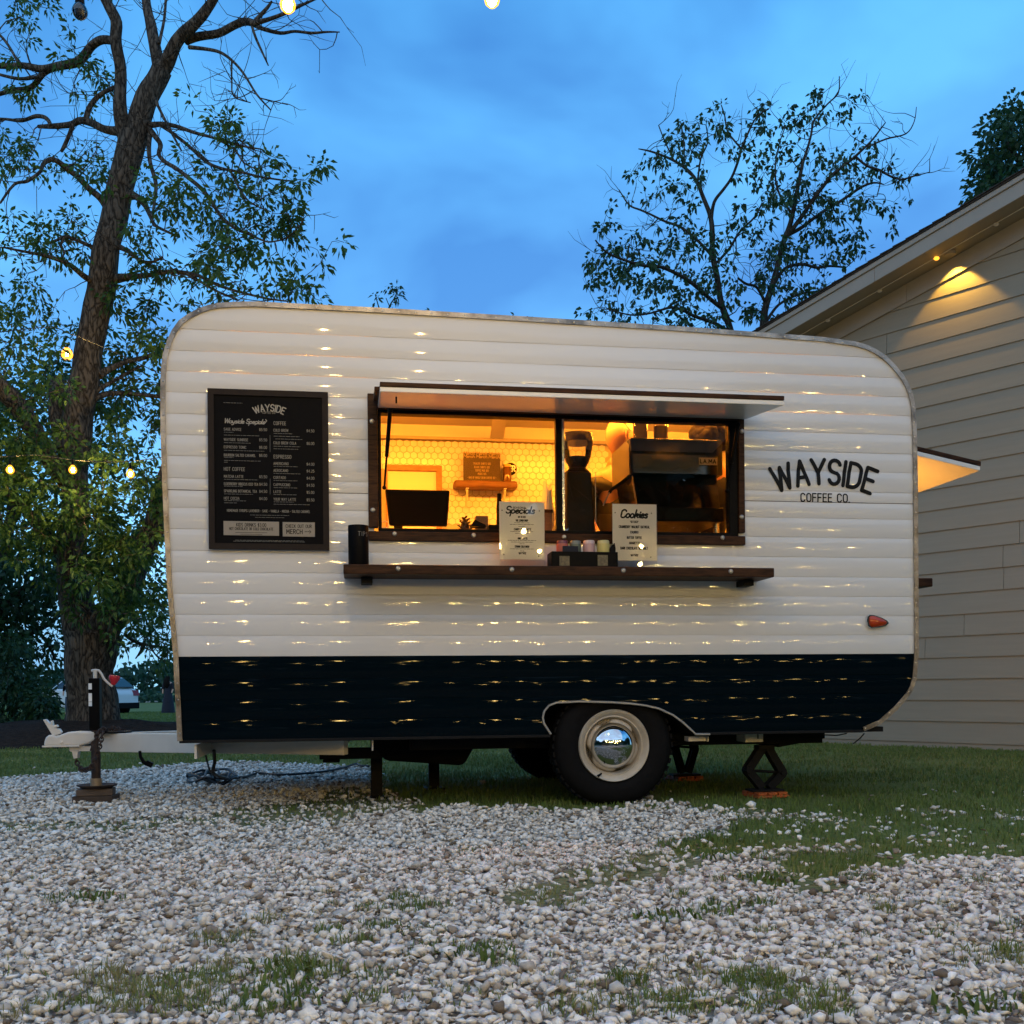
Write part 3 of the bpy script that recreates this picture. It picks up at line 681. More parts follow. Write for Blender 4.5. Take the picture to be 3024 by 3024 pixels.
# rear interior window with wooden frame
mb = MB(); zf0 = 1.42; fw = .042
for (a, b, c, d) in ((wf[0], wf[1], wf[2]-fw, wf[2]), (wf[1]-fw, wf[1], zf0, wf[2]-fw), (wf[0], wf[0]+.012, zf0, wf[2]-fw)): mb.box(a, b, IB-.035, IB-.005, c, d)
iw = mb.build('interior_window', M['wood_frame'], tr, bevel=.003)
mb = MB(); mb.box(wf[0]+.012, wf[1]-fw, IB-.016, IB-.008, zf0, wf[2]-fw); mb.box(wf[0]+.02, wf[1]-fw-.02, IB-.02, IB-.0155, zf0, wf[2]-fw-.03); mb.build('blind', M['int_wall'], iw)
# counter inside, ceiling light bars
CZ = OZ0-.012
mb = MB(); mb.box(IX0+.06, IX1-.06, .06, .62, CZ-.04, CZ); ic = mb.build('inside_counter', M['counter_top'], tr); mb = MB(); mb.box(IX0+.06, IX1-.06, .034, .0595, CZ-.04, CZ+.001); mb.build('counter_edge', M['wood'], ic, bevel=.002)
mb = MB(); mb.box(IX0, IX1, 1.5, 1.93, CZ-.30, CZ-.26); mb.build('rear_counter', M['counter_top'], tr, bevel=.003)
def light_bar(x0_, x1_, y, z):
    m1 = MB(); m1.box(x0_, x1_, y-.03, y+.03, z+.012, z+.03); b_ = m1.build('light_bar', M['white_plain'], tr)
    m2 = MB(); m2.box(x0_+.01, x1_-.01, y-.02, y+.02, z, z+.011); m2.build('diffuser', M['led'], b_)
light_bar(.35, 1.75, .85, 2.555); light_bar(2.2, 3.7, .85, 2.555)
light_bar(tx(1975, 1250, 1.3), tx(2132, 1250, 1.3), 1.3, tz(2060, 1249, 1.3))

# ---- serving window frame, mullion, glass
wfm = MB(); yo, yi = -.026, .012
def board(name, x0_, x1_, z0_, z1_, m='wood', y0=yo, y1=yi, par=tr): 
    b = MB(); b.box(x0_, x1_, y0, y1, z0_, z1_); return b.build(name, M[m], par, bevel=.004)
SX0, SX1 = tx(1116, 1400), tx(2177, 1420); SZ0 = tz(1600, 1577)
board('frame_board', FX0, SX0, FZ0+.07, FZ1); board('frame_board', SX1, FX1, FZ0+.07, FZ1)
board('frame_board', FX0, FX1, FZ0, SZ0, y0=yo-.002); board('frame_board', SX0, SX1, OZ1+.02, FZ1)
b = MB()
b.box(SX0+.001, OX0, -.012, .05, OZ0, OZ1); b.box(OX1, SX1-.001, -.012, .05, OZ0, OZ1); b.box(SX0+.001, SX1-.001, -.014, .05, SZ0+.001, OZ0); b.box(SX0+.001, SX1-.001, -.014, .05, OZ1, OZ1+.0195)
b.build('window_sash', M['black'], tr, bevel=.002)
MX0, MX1 = tx(1641, 1400), tx(1659, 1400)
b = MB(); b.box(MX0, MX1, -.010, .03, OZ0+.001, OZ1-.001); mu = b.build('mullion', M['black'], tr, bevel=.002)
b = MB(); b.box(MX1+.001, MX1+.014, -.008, .02, OZ0+.001, OZ1-.001); b.build('mullion_edge', M['steel'], mu)
b = MB(); b.box(MX1+.015, OX1-.001, .010, .014, OZ0+.001, OZ1-.001); b.build('window_pane', M['pane'], tr)
for (u, v) in ((1098, 1248), (1101, 1509), (1165, 1579), (1397, 1583), (1663, 1588), (2129, 1590), (2186, 1277), (2185, 1529)):
    p = tl(u, v); b = MB(); b.lathe([(.0135, 0), (.0135, .002), (.0095, .0065), (.0001, .008)], (p.x, yo-.001, p.z), (0, -1, 0), 12); b.build('bolt', M['bolt'], tr, smooth=True)

# ---- awning flap
aw0 = tl(1116, 1211); aw1 = tl(2198, 1240); zA = (aw0.z+aw1.z)/2; dA = -.53
zF = (tz(1121, 1152, dA)+tz(2316, 1201, dA))/2
xa0, xa1 = aw0.x, aw1.x
xb1 = tx(2316, 1190, dA); xb0 = tx(1122, 1152, dA)
b = MB(); th = .024
b.hexa([(xb0, dA, zF), (xb1, dA, zF), (xa1, -.03, zA), (xa0, -.03, zA), (xb0, dA, zF+th), (xb1, dA, zF+th), (xa1, -.03, zA+th), (xa0, -.03, zA+th)])
awn = b.build('awning', M['white_plain'], tr, bevel=.004)
b = MB(); b.hexa([(xb0, dA-.004, zF+th+.001), (xb1, dA-.004, zF+th+.001), (xb1, dA+.09, zF+th+.009), (xb0, dA+.09, zF+th+.009), (xb0, dA-.004, zF+th+.024), (xb1, dA-.004, zF+th+.024), (xb1, dA+.09, zF+th+.033), (xb0, dA+.09, zF+th+.033)])
b.build('awning_rail', M['wood'], awn, bevel=.003)
for xs_i in (xa0+.02, xa1-.02):
    b = MB(); b.bar((xs_i, dA+.11, zF+th+.022), (xs_i, -.05, zA+th+.016), .09, .022); b.build('awning_stile', M['wood'], awn, bevel=.003)
b = MB(); p = tl(1170, 1167, -.42); b.box(p.x-.004, p.x+.004, -.43, -.42, zF-.025, zF+.006); b.build('latch', M['black'], awn)
def strut(u0, v0, d0, u1, v1, d1):
    a, c = tl(u0, v0, d0), tl(u1, v1, d1); m_ = a.lerp(c, .58); s = MB(); s.tube([a, m_], .0105, 10); s.tube([m_, c], .0055, 8); s.ball(a, .014, 8, 6); s.ball(c, .012, 8, 6)
    s.build('gas_strut', M['black'], tr, smooth=True)
strut(1152, 1213, -.30, 1135, 1440, -.015); strut(2180, 1254, -.06, 2147, 1450, -.012)

# ---- counter shelf
dS = -.25
s0, s1 = tl(1014, 1666, dS), tl(2287, 1678, dS); zs1 = (s0.z+tz(2287, 1677, dS))/2; zs0 = zs1-.050
b = MB(); b.box(s0.x, s1.x, dS, -.012, zs0, zs1); shelf = b.build('counter_shelf', M['wood'], tr, bevel=.005)
for (u, v) in ((1176, 1677), (1512, 1682), (1841, 1683), (2158, 1686)):
    p = tl(u, v, dS); b = MB(); b.lathe([(.0135, 0), (.0135, .002), (.0095, .0065), (.0001, .008)], (p.x, dS-.0005, (zs0+zs1)/2+.004), (0, -1, 0), 12); b.build('bolt', M['bolt'], shelf, smooth=True)
for x in (s0.x+.12, s1.x-.10):
    b = MB(); b.prism_xz([(x-.03, zs0-.002), (x+.03, zs0-.002), (x+.03, zs0-.035), (x-.03, zs0-.035)], dS+.12, -.012); b.build('shelf_bracket', M['frame_dark'], tr, bevel=.003)
# ---- rear awning and rear shelf on the end wall
dR = .5; po = tl(2895, 1387, dR); ph = tl(2700, 1338, dR)
b = MB(); y2 = 1.62; th = .03
b.hexa([(ph.x-.02, dR, ph.z-.008), (po.x, dR, po.z-.008), (po.x, y2, po.z-.008), (ph.x-.02, y2, ph.z-.008), (ph.x-.02, dR, ph.z+th-.008), (po.x, dR, po.z+th-.008), (po.x, y2, po.z+th-.008), (ph.x-.02, y2, ph.z+th-.008)])
ra = b.build('rear_awning', M['white_plain'], tr, bevel=.004)
b = MB(); b.hexa([(ph.x-.02, dR-.003, ph.z+th-.006), (po.x+.004, dR-.003, po.z+th-.006), (po.x+.004, y2, po.z+th-.006), (ph.x-.02, y2, ph.z+th-.006), (ph.x-.02, dR-.003, ph.z+th+.022), (po.x+.004, dR-.003, po.z+th+.022), (po.x+.004, y2, po.z+th+.022), (ph.x-.02, y2, ph.z+th+.022)])
b.build('awning_rail', M['wood'], ra, bevel=.003)
rs = tl(2755, 1707, .55); rz = tz(2755, 1732, .55)
b = MB(); b.box(4.16, rs.x, .55, 1.55, rz, rs.z); b.build('rear_shelf', M['wood'], tr, bevel=.006)
# glowing panel added outside the end wall, standing for the rear window's light
b = MB(); xw = XR(1.8)+.012; b.box(xw, xw+.02, .7, 1.5, 1.45, ph.z-.06); b.build('rear_window', emis('window_glow_panel', (1, .40, .05), 14), tr)

# ---- logo lettering on the skin
def on_skin(x, z, lay): return (x, prof(z)-.0030-.0002*lay, z)
b = MB(); lc = tl(2433, 1429); LH = .138; rad = .80; WLET = 'WAYSIDE'
def arch(px, pz):
    a = px/rad; return lc.x+(rad+pz)*math.sin(a), lc.z+(rad+pz)*math.cos(a)-rad
text(b, WLET, 0, 0, LH, .0225, on_skin, 'c', gap=.20, fit=.575, warp=arch, step=.012, caps=6)
p = tl(2364, 1481); text(b, 'COFFEE CO.', p.x, p.z, .046, .0075, on_skin, 'l', gap=.24, fit=tx(2507, 1481)-p.x, step=.01, caps=4)
b.build('logo_lettering', M['ink'], tr)

# ---- amber marker light
b = MB(); pts = [(2555, 1822), (2562, 1815), (2575, 1816), (2600, 1824), (2616, 1833), (2622, 1841), (2613, 1850), (2590, 1855), (2566, 1857), (2557, 1850), (2554, 1836)]
P = [tl(*p) for p in pts]; cx_ = sum(p.x for p in P)/len(P); cz_ = sum(p.z for p in P)/len(P); yp = -.012
def ring(s, y): return [(cx_+(p.x-cx_)*s, y, cz_+(p.z-cz_)*s) for p in P]
k = len(P); rings = [ring(1, .004), ring(1, yp-.004), ring(.93, yp-.010), ring(.80, yp-.010)]
b.add(sum(rings, []), [(r_*k+i, r_*k+(i+1) % k, (r_+1)*k+(i+1) % k, (r_+1)*k+i) for r_ in range(3) for i in range(k)])
ml = b.build('marker_light', M['chrome'], tr, smooth=True)
b = MB(); rings = [ring(.81, yp-.008), ring(.74, yp-.018), ring(.5, yp-.026), ring(.2, yp-.029)]
b.add(sum(rings, []), [(r_*k+i, r_*k+(i+1) % k, (r_+1)*k+(i+1) % k, (r_+1)*k+i) for r_ in range(3) for i in range(k)]+[tuple(3*k+i for i in range(k))])
b.build('lens', M['amber'], ml, smooth=True)

# ---- chassis: rails, axle, tank, posts
zc = ZB0-.012
wc = tl(1813, 2208, .03); RT = .345
def wheel(y_out, sgn, full):
    c = Vector((wc.x, y_out, RT-.008)); ax = (0, -sgn, 0)
    b = MB(); b.lathe([(.205, -.19), (.27, -.205), (.325, -.195), (.342, -.165), (RT, -.10), (.342, -.035), (.326, -.004), (.30, .008), (.255, .010), (.222, .004), (.204, -.006), (.203, -.05)], c, ax, 56); ty = b.build('wheel', M['rubber'], tr, smooth=True, ang=50)
    t = MB()
    for i in range(46):                       # tread blocks
        a = 2*math.pi*i/46
        for j, (d0, d1) in enumerate(((.018, .062), (.074, .118), (.130, .172))):
            a2 = a+(.06 if j % 2 else 0); cs, sn = math.cos(a2), math.sin(a2); rr = RT+.004
            q = [Vector((c.x+cs*(rr-.012)-sn*w_, c.y+sgn*d, c.z+sn*(rr-.012)+cs*w_)) for d in (d0, d1) for w_ in (-.016, .016)]
            q2 = [Vector((c.x+cs*rr-sn*w_, c.y+sgn*d, c.z+sn*rr+cs*w_)) for d in (d0, d1) for w_ in (-.014, .014)]
            t.add(q+q2, [(4, 5, 7, 6), (0, 1, 5, 4), (1, 3, 7, 5), (3, 2, 6, 7), (2, 0, 4, 6)])
    t.build('tread', M['rubber'], ty, kind='stuff')
    b = MB(); b.lathe([(.202, -.05), (.2045, .004), (.2005, .012), (.190, .009), (.178, -.004), (.170, -.012), (.163, -.010), (.1565, -.022), (.150, -.052), (.143, -.055)], c, ax, 56); rm = b.build('rim', M['rim'], ty, smooth=True, ang=50)
    if full:
        # wheel centre: rounded square plate with gaps to the rim, stepped hub
        N = 56; prof_ = []
        def rr(t): return 0.1515-.026*max(0.0, math.cos(4*(t-R(20))))**1.2
        vs = []
        for (s_, h) in ((1.0, -.045), (.985, -.028), (.93, -.018), (.86, -.014), (.80, -.020)):
            for i in range(N):
                t_ = 2*math.pi*i/N; r0 = rr(t_)*s_; vs.append((c.x+r0*math.cos(t_), c.y-sgn*h, c.z+r0*math.sin(t_)))
        m = MB(); m.add(vs, [(q*N+i, q*N+(i+1) % N, (q+1)*N+(i+1) % N, (q+1)*N+i) for q in range(4) for i in range(N)]); m.build('wheel_disc', M['rim'], ty, smooth=True, ang=50)
        m = MB(); m.lathe([(.1305, -.030), (.1305, -.012), (.127, -.004), (.116, .012), (.100, .029), (.078, .045), (.050, .057), (.025, .062), (.0005, .0635)], c, ax, 48); m.build('hubcap', M['chrome'], ty, smooth=True, ang=60)
        m = MB(); a = c+Vector((-.075, -.006*sgn, -.155)); m.tube([a, a+Vector((-.012, -.02, -.004)), a+Vector((-.026, -.026, -.012))], [.005, .006, .008], 8); m.build('valve', M['black'], ty, smooth=True)
    return ty
wheel(.03, 1, True); wheel(1.95, -1, False)
b = MB(); b.tube([(wc.x, .12, RT-.01), (wc.x, 1.85, RT-.01)], .035, 10); b.box(wc.x-.04, wc.x+.04, .25, 1.75, RT+.03, RT+.06); b.build('axle', M['frame_dark'], tr)
b = MB()
for y in (.30, 1.62): b.box(1.25, 3.75, y, y+.06, zc-.075, zc-.001)
for x in (1.26, 1.9, 3.1, 3.69): b.box(x, x+.05, .361, 1.619, zc-.07, zc-.004)
b.box(.06, wc.x-.50, .03, 2.0, zc+.001, zc+.03); b.box(wc.x+.50, 4.0, .03, 2.0, zc+.001, zc+.03); b.box(wc.x-.499, wc.x+.499, .45, 1.55, zc+.001, zc+.03); b.build('chassis_frame', M['frame_dark'], tr)
for y in (.31, 1.62):
    b = MB(); b.tube([(wc.x-.46, y, zc-.05), (wc.x-.25, y, RT-.02), (wc.x, y, RT-.045), (wc.x+.25, y, RT-.02), (wc.x+.46, y, zc-.05)], .022, 6); b.build('leaf_spring', M['frame_dark'], tr)
# grey water tank slung underneath
p0, p1 = tl(1160, 2178, .8), tl(1405, 2178, .8); zt = tz(1280, 2255, .8)
b = MB(); b.hexa([(p0.x-.06, .55, zt+.04), (p1.x-.10, .55, zt), (p1.x-.10, 1.35, zt), (p0.x-.06, 1.35, zt+.04), (p0.x-.15, .5, zc-.001), (p1.x, .5, zc-.001), (p1.x, 1.4, zc-.001), (p0.x-.15, 1.4, zc-.001)])
b.build('tank', M['black_matte'], tr, bevel=.03)
b = MB(); a = tl(943, 2232, .6); e = tl(1130, 2222, .6); b.box(a.x, e.x, .58, .66, e.z-.035, e.z+.03); b.box(a.x+.02, a.x+.12, .585, .655, e.z-.055, e.z-.036); b.build('drain_pipe', M['frame_dark'], tr, bevel=.006)
for (u, v, d) in ((1112, 2285, .75), (1281, 2276, 1.25)):
    p = tl(u, v, d); b = MB(); b.box(p.x-.035, p.x+.035, d-.03, d+.03, .012, zc-.002); b.box(p.x-.07, p.x+.07, d-.07, d+.07, 0.0, .0115); b.build('support_post', M['frame_dark'], tr, bevel=.004)
b = MB(); p = tl(1100, 2200, .05); b.box(p.x-.004, p.x+.004, .04, .07, p.z-.03, zc-.001); b.build('bracket', M['frame_white'], tr)
# ---- tongue (A frame), coupler, jack
dC = .95
c0 = tl(285, 2193, dC); zr0, zr1 = tz(400, 2222, .8), tz(400, 2166, .8)
nose = Vector((tx(290, 2190, dC), dC, 0))
x_end = tx(1022, 2200, .2)
def rail(y_end, name='tongue_rail'):
    b = MB(); d = Vector((x_end-nose.x, y_end-dC, 0)); sd = Vector((-d.y, d.x, 0)).normalized()*.027
    a = Vector((nose.x, dC, 0)); e = Vector((x_end, y_end, 0)); P = []
    for z in (zr0, zr1): P += [a-sd+Vector((0, 0, z)), e-sd+Vector((0, 0, z)), e+sd+Vector((0, 0, z)), a+sd+Vector((0, 0, z))]
    b.hexa(P); return b.build(name, M['frame_white'], tr, bevel=.004)
rail(.20); rail(1.70)
b = MB(); p = tl(604, 2200, .30)
b.box(p.x-.012, p.x, .02, .9, zr0+.004, zc-.013); b.build('cross_member', M['frame_white'], tr)
cp = [(128, 2203), (130, 2189), (134, 2178), (143, 2171), (156, 2171), (166, 2175), (180, 2169), (200, 2162), (225, 2160), (283, 2161), (283, 2184), (262, 2196), (240, 2202)]
P = [(tx(u, v, dC-.05), tz(u, v, dC-.05)) for u, v in cp]
b = MB(); b.prism_xz(P, dC-.05, dC+.05); cpl = b.build('coupler', M['frame_white'], tr, bevel=.012, segs=3)
b = MB(); P = [tl(u, v, dC-.052) for u, v in ((125, 2204), (236, 2203))]; b.box(P[0].x, P[1].x, dC-.062, dC+.062, P[0].z-.006, P[0].z+.004); b.build('coupler_flange', M['frame_white'], cpl, bevel=.002)
b = MB(); P = [(tx(u, v, dC-.02), tz(u, v, dC-.02)) for u, v in ((155, 2173), (126, 2125), (134, 2124), (150, 2140), (148, 2129), (153, 2128), (156, 2143), (166, 2140), (170, 2146), (160, 2151), (174, 2152), (181, 2162), (176, 2168))]; b.prism_xz(P, dC-.02, dC+.02); b.build('latch_lever', M['frame_white'], cpl, bevel=.003)
b = MB(); p = tl(182, 2192, dC-.05); b.ball((p.x, dC-.052, p.z), .011, 8, 6, (1, .6, 1)); b.build('coupler_bolt', M['frame_white'], cpl, smooth=True)
b = MB(); P = [(tx(u, v, dC), tz(u, v, dC)) for u, v in ((208, 2203), (290, 2203), (290, 2218), (235, 2218), (232, 2238), (221, 2240), (216, 2220), (208, 2217))]; b.prism_xz(P, dC-.03, dC+.03); b.build('coupler_bracket', M['frame_white'], tr, bevel=.003)
dJ = .93; jx = tx(282, 2100, dJ); jt, jb = tz(282, 2003, dJ), tz(282, 2146, dJ)
b = MB(); b.box(jx-.031, jx+.031, dJ-.031, dJ+.031, jb-.02, jt); jp = b.build('tongue_jack', M['black'], tr, bevel=.004)
b = MB(); z0, z1 = tz(282, 2320, dJ), tz(282, 2222, dJ); b.tube([(jx, dJ, z0), (jx, dJ, jb-.0205)], .027, 14); b.build('jack_leg', M['rust'], jp, smooth=True)
b = MB(); zc1 = tz(282, 2298, dJ); b.tube([(jx, dJ, z0), (jx, dJ, zc1)], .033, 16); b.build('jack_collar', M['tan_metal'], jp, smooth=True)
b = MB(); b.lathe([(.001, -.002), (.085, -.002), (.115, .014), (.117, .020), (.085, .006), (.001, .006)], (jx+.005, dJ, z0-.012), (0, 0, 1), 24); b.build('jack_foot', M['rust'], jp, smooth=True)
b = MB(); P = [tl(u, v, dJ) for u, v in ((270, 1981), (281, 1979), (292, 1980), (300, 1990), (307, 2005), (318, 2016), (332, 2027))]; b.tube(P, .0075, 8); b.tube([P[1]-Vector((0, 0, .0)), Vector((P[1].x, dJ, jt-.001))], .012, 8); b.build('crank_handle', M['frame_white'], jp, smooth=True)
b = MB(); p = tl(335, 2022, dJ); q = tl(339, 1996, dJ); b.lathe([(.012, 0), (.018, .012), (.03, .034), (.033, .046), (.030, .056), (.016, .058), (.014, .05), (.001, .05)], p, (q-p).normalized(), 18); b.build('crank_knob', M['red'], jp, smooth=True)
b = MB(); za = tz(240, 2160, dC)
b.add([], []); b.box(nose.x+.0, nose.x+.18, dC-.10, dC+.10, zr1+.001, zr1+.011); b.build('jack_plate', M['frame_dark'], tr)
b = MB(); lx = tx(268, 2050, dJ-.04)
for v0, v1 in ((2018, 2036), (2047, 2072), (2073, 2085)): b.box(jx-.0315, jx-.012, dJ-.0335, dJ-.0315, tz(268, v1, dJ), tz(268, v0, dJ))
b.build('jack_label', M['paper'], jp)
# chain
def link_chain(pts, name='safety_chain', r=.0042, L=.034):
    b = MB(); P = [Vector(p) for p in pts]; k = 0
    for a, c in zip(P, P[1:]):
        n_ = max(1, round((c-a).length/(L*.72)))
        for i in range(n_):
            m_ = a.lerp(c, (i+.5)/n_); d = (c-a).normalized(); s1_ = d.cross(Vector((0, 1, 0)) if k % 2 else Vector((1, .3, .2))).normalized()
            ring_ = [m_+d*(L/2*math.cos(t))+s1_*(L*.33*math.sin(t)) for t in [2*math.pi*j/10 for j in range(10)]]
            b.tube(ring_+ring_[:1], r, 5, cap=False); k += 1
    b.build(name, M['rust'], tr, smooth=True, kind='stuff')
dk = .80
link_chain([tl(222, 2232, dC), tl(230, 2260, dC), tl(250, 2277, dC-.05), tl(275, 2262, dk), tl(287, 2230, dk-.04), tl(296, 2200, dk-.06), tl(302, 2168, dk-.06), tl(312, 2156, dC)])
link_chain([tl(268, 2214, dk-.06), tl(278, 2190, dk-.06), tl(288, 2166, dk-.06), tl(305, 2150, dk), tl(316, 2158, dC), tl(333, 2146, dC), tl(340, 2158, dC), tl(352, 2150, dC+.05), tl(366, 2160, dC+.08)])
link_chain([tl(292, 2215, dk-.05), tl(282, 2240, dk), tl(268, 2268, dk), tl(240, 2276, dk+.1), tl(227, 2250, dC)])
b = MB(); b.tube([tl(413, 2218, .75), tl(415, 2235, .74), tl(424, 2250, .74), tl(434, 2257, .74)], [.009, .009, .011, .012], 8); e = tl(443, 2257, .74); b.bar(tl(432, 2252, .74), tl(450, 2260, .74), .035, .03); b.build('trailer_plug', M['black'], tr, smooth=True)
# ---- stabiliser jacks
def scissor(x, y, ztop, zbot, w, label=None, cut=.46):
    b = MB(); zm = zbot+(ztop-zbot)*cut; hw = w/2
    for (a, c) in (((x-.02, zbot+.02), (x-hw, zm)), ((x+.02, zbot+.02), (x+hw, zm-.02)), ((x-hw, zm), (x-.02, ztop-.02)), ((x+hw, zm-.02), (x+.02, ztop-.02))):
        A = Vector((a[0], y, a[1])); C = Vector((c[0], y, c[1])); b.bar(A+Vector((0, -.028, 0)), C+Vector((0, -.028, 0)), .010, .048, (0, 0, 1)); b.bar(A+Vector((0, .028, 0)), C+Vector((0, .028, 0)), .010, .048, (0, 0, 1))
        b.bar(A+Vector((0, 0, 0)), C, .05, .008, (0, 0, 1))
    b.box(x-.05, x+.05, y-.04, y+.04, ztop-.03, ztop); b.box(x-.10, x+.10, y-.06, y+.06, zbot, zbot+.012)
    b.tube([(x-hw-.02, y, zm), (x+hw+.02, y, zm-.02)], .009, 8)
    b.tube([(x-hw, y-.04, zm), (x-hw, y+.04, zm)], .02, 8); b.tube([(x+hw, y-.04, zm-.02), (x+hw, y+.04, zm-.02)], .02, 8)
    o = b.build('stabilizer_jack', M['frame_dark'], tr, bevel=.002); return o
J1 = tl(2258, 2330, .28); J2 = tl(2022, 2270, 1.45)
scissor(J1.x, .28, zc-.08, .035, .22); scissor(J2.x, 1.45, zc-.002, .035, .15, cut=.6)
b = MB(); p = tl(2214, 2166, .16); e = tl(2254, 2191, .16); b.box(p.x-.028, e.x, .16, .34, e.z, zc-.001); jb_ = b.build('jack_mount', M['frame_white'], tr, bevel=.002)
b = MB(); b.box((p.x+e.x)/2+.005, (p.x+e.x)/2+.011, .157, .1598, e.z+.02, e.z+.05); b.build('jack_slot', M['frame_dark'], jb_)
b = MB(); p = tl(2082, 2165, .1); e = tl(2045, 2186, .1); b.box(e.x-.03, p.x, .08, .16, e.z-.005, zc-.013); b.box(p.x+.001, p.x+.008, .06, .17, e.z-.006, zc-.013); b.build('fender_bracket', M['frame_white'], tr)
b = MB(); p = tl(2290, 2180, .4); e = tl(2425, 2172, .4); b.hexa([(p.x, .35, zc-.10), (e.x, .35, zc-.05), (e.x, .8, zc-.05), (p.x, .8, zc-.10), (p.x, .35, zc-.001), (e.x, .35, zc-.0012), (e.x, .8, zc-.0012), (p.x, .8, zc-.001)]); b.build('under_tray', M['frame_dark'], tr)
b = MB(); b.tube([tl(2432, 2170, .1), tl(2470, 2172, .1), tl(2500, 2166, .1)], .004, 6); b.tube([tl(2552, 2166, .05), tl(2540, 2180, .05), tl(2520, 2196, .05)], .004, 6); b.build('hanging_wire', M['cord'], tr)
# ================================================================== menu board on the trailer side
mTL, mTR, mBL, mBR = tl(615.6, 1150), tl(969, 1164), tl(618.5, 1622), tl(973, 1628)
mx0, mx1 = (mTL.x+mBL.x)/2, (mTR.x+mBR.x)/2; mz0, mz1 = (mBL.z+mBR.z)/2, (mTL.z+mTR.z)/2
B0 = Vector((mx0, -.012, mz0))
menu = thing('menu_board', 'black framed coffee menu board with cream lettering hung on the white trailer side', 'menu board', B0, frame=T)
fw = .031; b = MB()
b.box(mx0, mx0+fw, -.032, -.012, mz0, mz1); b.box(mx1-fw, mx1, -.032, -.012, mz0, mz1); b.box(mx0+fw, mx1-fw, -.032, -.012, mz0, mz0+fw); b.box(mx0+fw, mx1-fw, -.032, -.012, mz1-fw, mz1)
b.build('frame', M['board_frame'], menu, off=B0)
b = MB(); b.box(mx0+fw-.001, mx1-fw+.001, -.024, -.013, mz0+fw-.001, mz1-fw+.001); b.build('panel', M['board'], menu, off=B0)
yb = -.0244
def onb(x, z, lay): return (x, yb-.0002*lay, z)
# board pixel coordinates of the 1449 x 1932 enlargement -> board plane
def mp(px, py):
    # bilinear inside the board
    fx = (px-(128+10*(py-172)/1640))/((1342+13*(py-222)/1600)-(128+10*(py-172)/1640))
    y0 = 172+50*fx; y1 = 1800+22*fx; fy = (py-y0)/(y1-y0)
    return mx0+fx*(mx1-mx0), mz1+fy*(mz0-mz1)
K = (mx1-mx0)/1218.0                           # metres per pixel of that enlargement
lt = MB(); hi = MB(); sm = MB()
def mt(s, px, py, hpx, wpx=5, fit=None, align='l', tgt=None, sq=.9, **k):
    x, z = mp(px, py); text(tgt or lt, s, x, z, hpx*K, wpx*K, onb, align, gap=.22, sq=sq, fit=fit*K if fit else None, **k)
# arched title
ox, oz = mp(745, 405); rb = 330*K
def march(px, pz):
    a = px/rb; return ox+(rb+pz)*math.sin(a), oz+(rb+pz)*math.cos(a)-rb
text(hi, 'WAYSIDE', 0, 0, 68*K, 11*K, onb, 'c', gap=.2, fit=290*K, warp=march, caps=3)
mt('COFFEE CO.', 742, 432, 22, 3.5, 130, 'c')
def script(s, px, py, hpx, wpx, fit, tgt, sh=.28):
    x, z = mp(px, py); text(tgt, s, x, z, hpx*K, wpx*K, onb, 'l', gap=.05, fit=fit*K, shear=sh, caps=3)
script('Wayside Specials', 292, 522, 46, 8.5, 405, hi)
x, z = mp(598, 548); strip(hi, [mp(598, 545), mp(620, 532), mp(660, 534), mp(700, 528), mp(718, 505), mp(708, 492)], 8*K, onb, 3)
mt('COFFEE', 790, 545, 34, 5.5, 122); mt('ESPRESSO', 790, 884, 34, 5.5, 175); mt('HOT COFFEE', 290, 1005, 34, 5.5, 208)
rowsL = [('SAGE ADVICE', 598, 172, '$5.50'), ('WAYSIDE SUNRISE', 702, 240, '$5.50'), ('ESPRESSO TONIC', 778, 222, '$6.00'), ('BOURBON SALTED CARAMEL', 860, 315, '$6.00'),
         ('MATCHA LATTE', 1076, 192, '$5.50'), ('ELDERBERRY HIBISCUS ICED TEA', 1152, 340, '$4.50'), ('SPARKLING BOTANICAL TEA', 1224, 328, '$4.50'), ('HOT COCOA', 1298, 152, '$4.00')]
rowsR = [('COLD BREW', 612, 148, '$4.50'), ('COLD BREW COLA', 740, 228, '$6.00'), ('AMERICANO', 950, 150, '$4.00'), ('AEROCANO', 1020, 145, '$4.25'), ('CORTADO', 1092, 122, '$4.00'),
         ('CAPPUCCINO', 1164, 165, '$4.50'), ('LATTE', 1236, 75, '$5.00'), ('YOUR WAY LATTE', 1312, 225, '$5.50')]
for s, y, w_, pr in rowsL: mt(s, 290, y, 26, 4.2, w_); mt(pr, 644, y+8, 27, 4.2, 76)
for s, y, w_, pr in rowsR: mt(s, 788, y, 26, 4.2, w_); mt(pr, 1124, y+10, 27, 4.2, 76)
def fine(px, py, wpx):                          # print too fine to read: a row of short dashes of word lengths
    x, z = mp(px, py); e = x+wpx*K; rr = random.Random(int(px*7+py))
    while x < e:
        l_ = min(e-x, rr.uniform(14, 46)*K); strip(sm, [(x, z), (x+l_, z)], 4.2*K, onb, 0, 0); x += l_+6*K
for px, py, w_ in ((290, 616, 95), (290, 645, 355), (290, 722, 268), (290, 800, 405), (290, 872, 95), (290, 902, 368), (290, 920, 36), (290, 1094, 340), (290, 1164, 185), (290, 1242, 290), (290, 1310, 220), (290, 1332, 128),
                   (788, 632, 190), (788, 660, 265), (805, 688, 278), (788, 762, 272), (788, 788, 250), (788, 966, 246), (788, 1038, 272), (788, 1110, 242), (788, 1182, 238), (788, 1252, 232), (788, 1326, 205), (788, 1350, 370),
                   (550, 1458, 395), (600, 1482, 295), (285, 316, 190), (380, 1722, 725), (400, 1712, 690)): fine(px, py, w_)
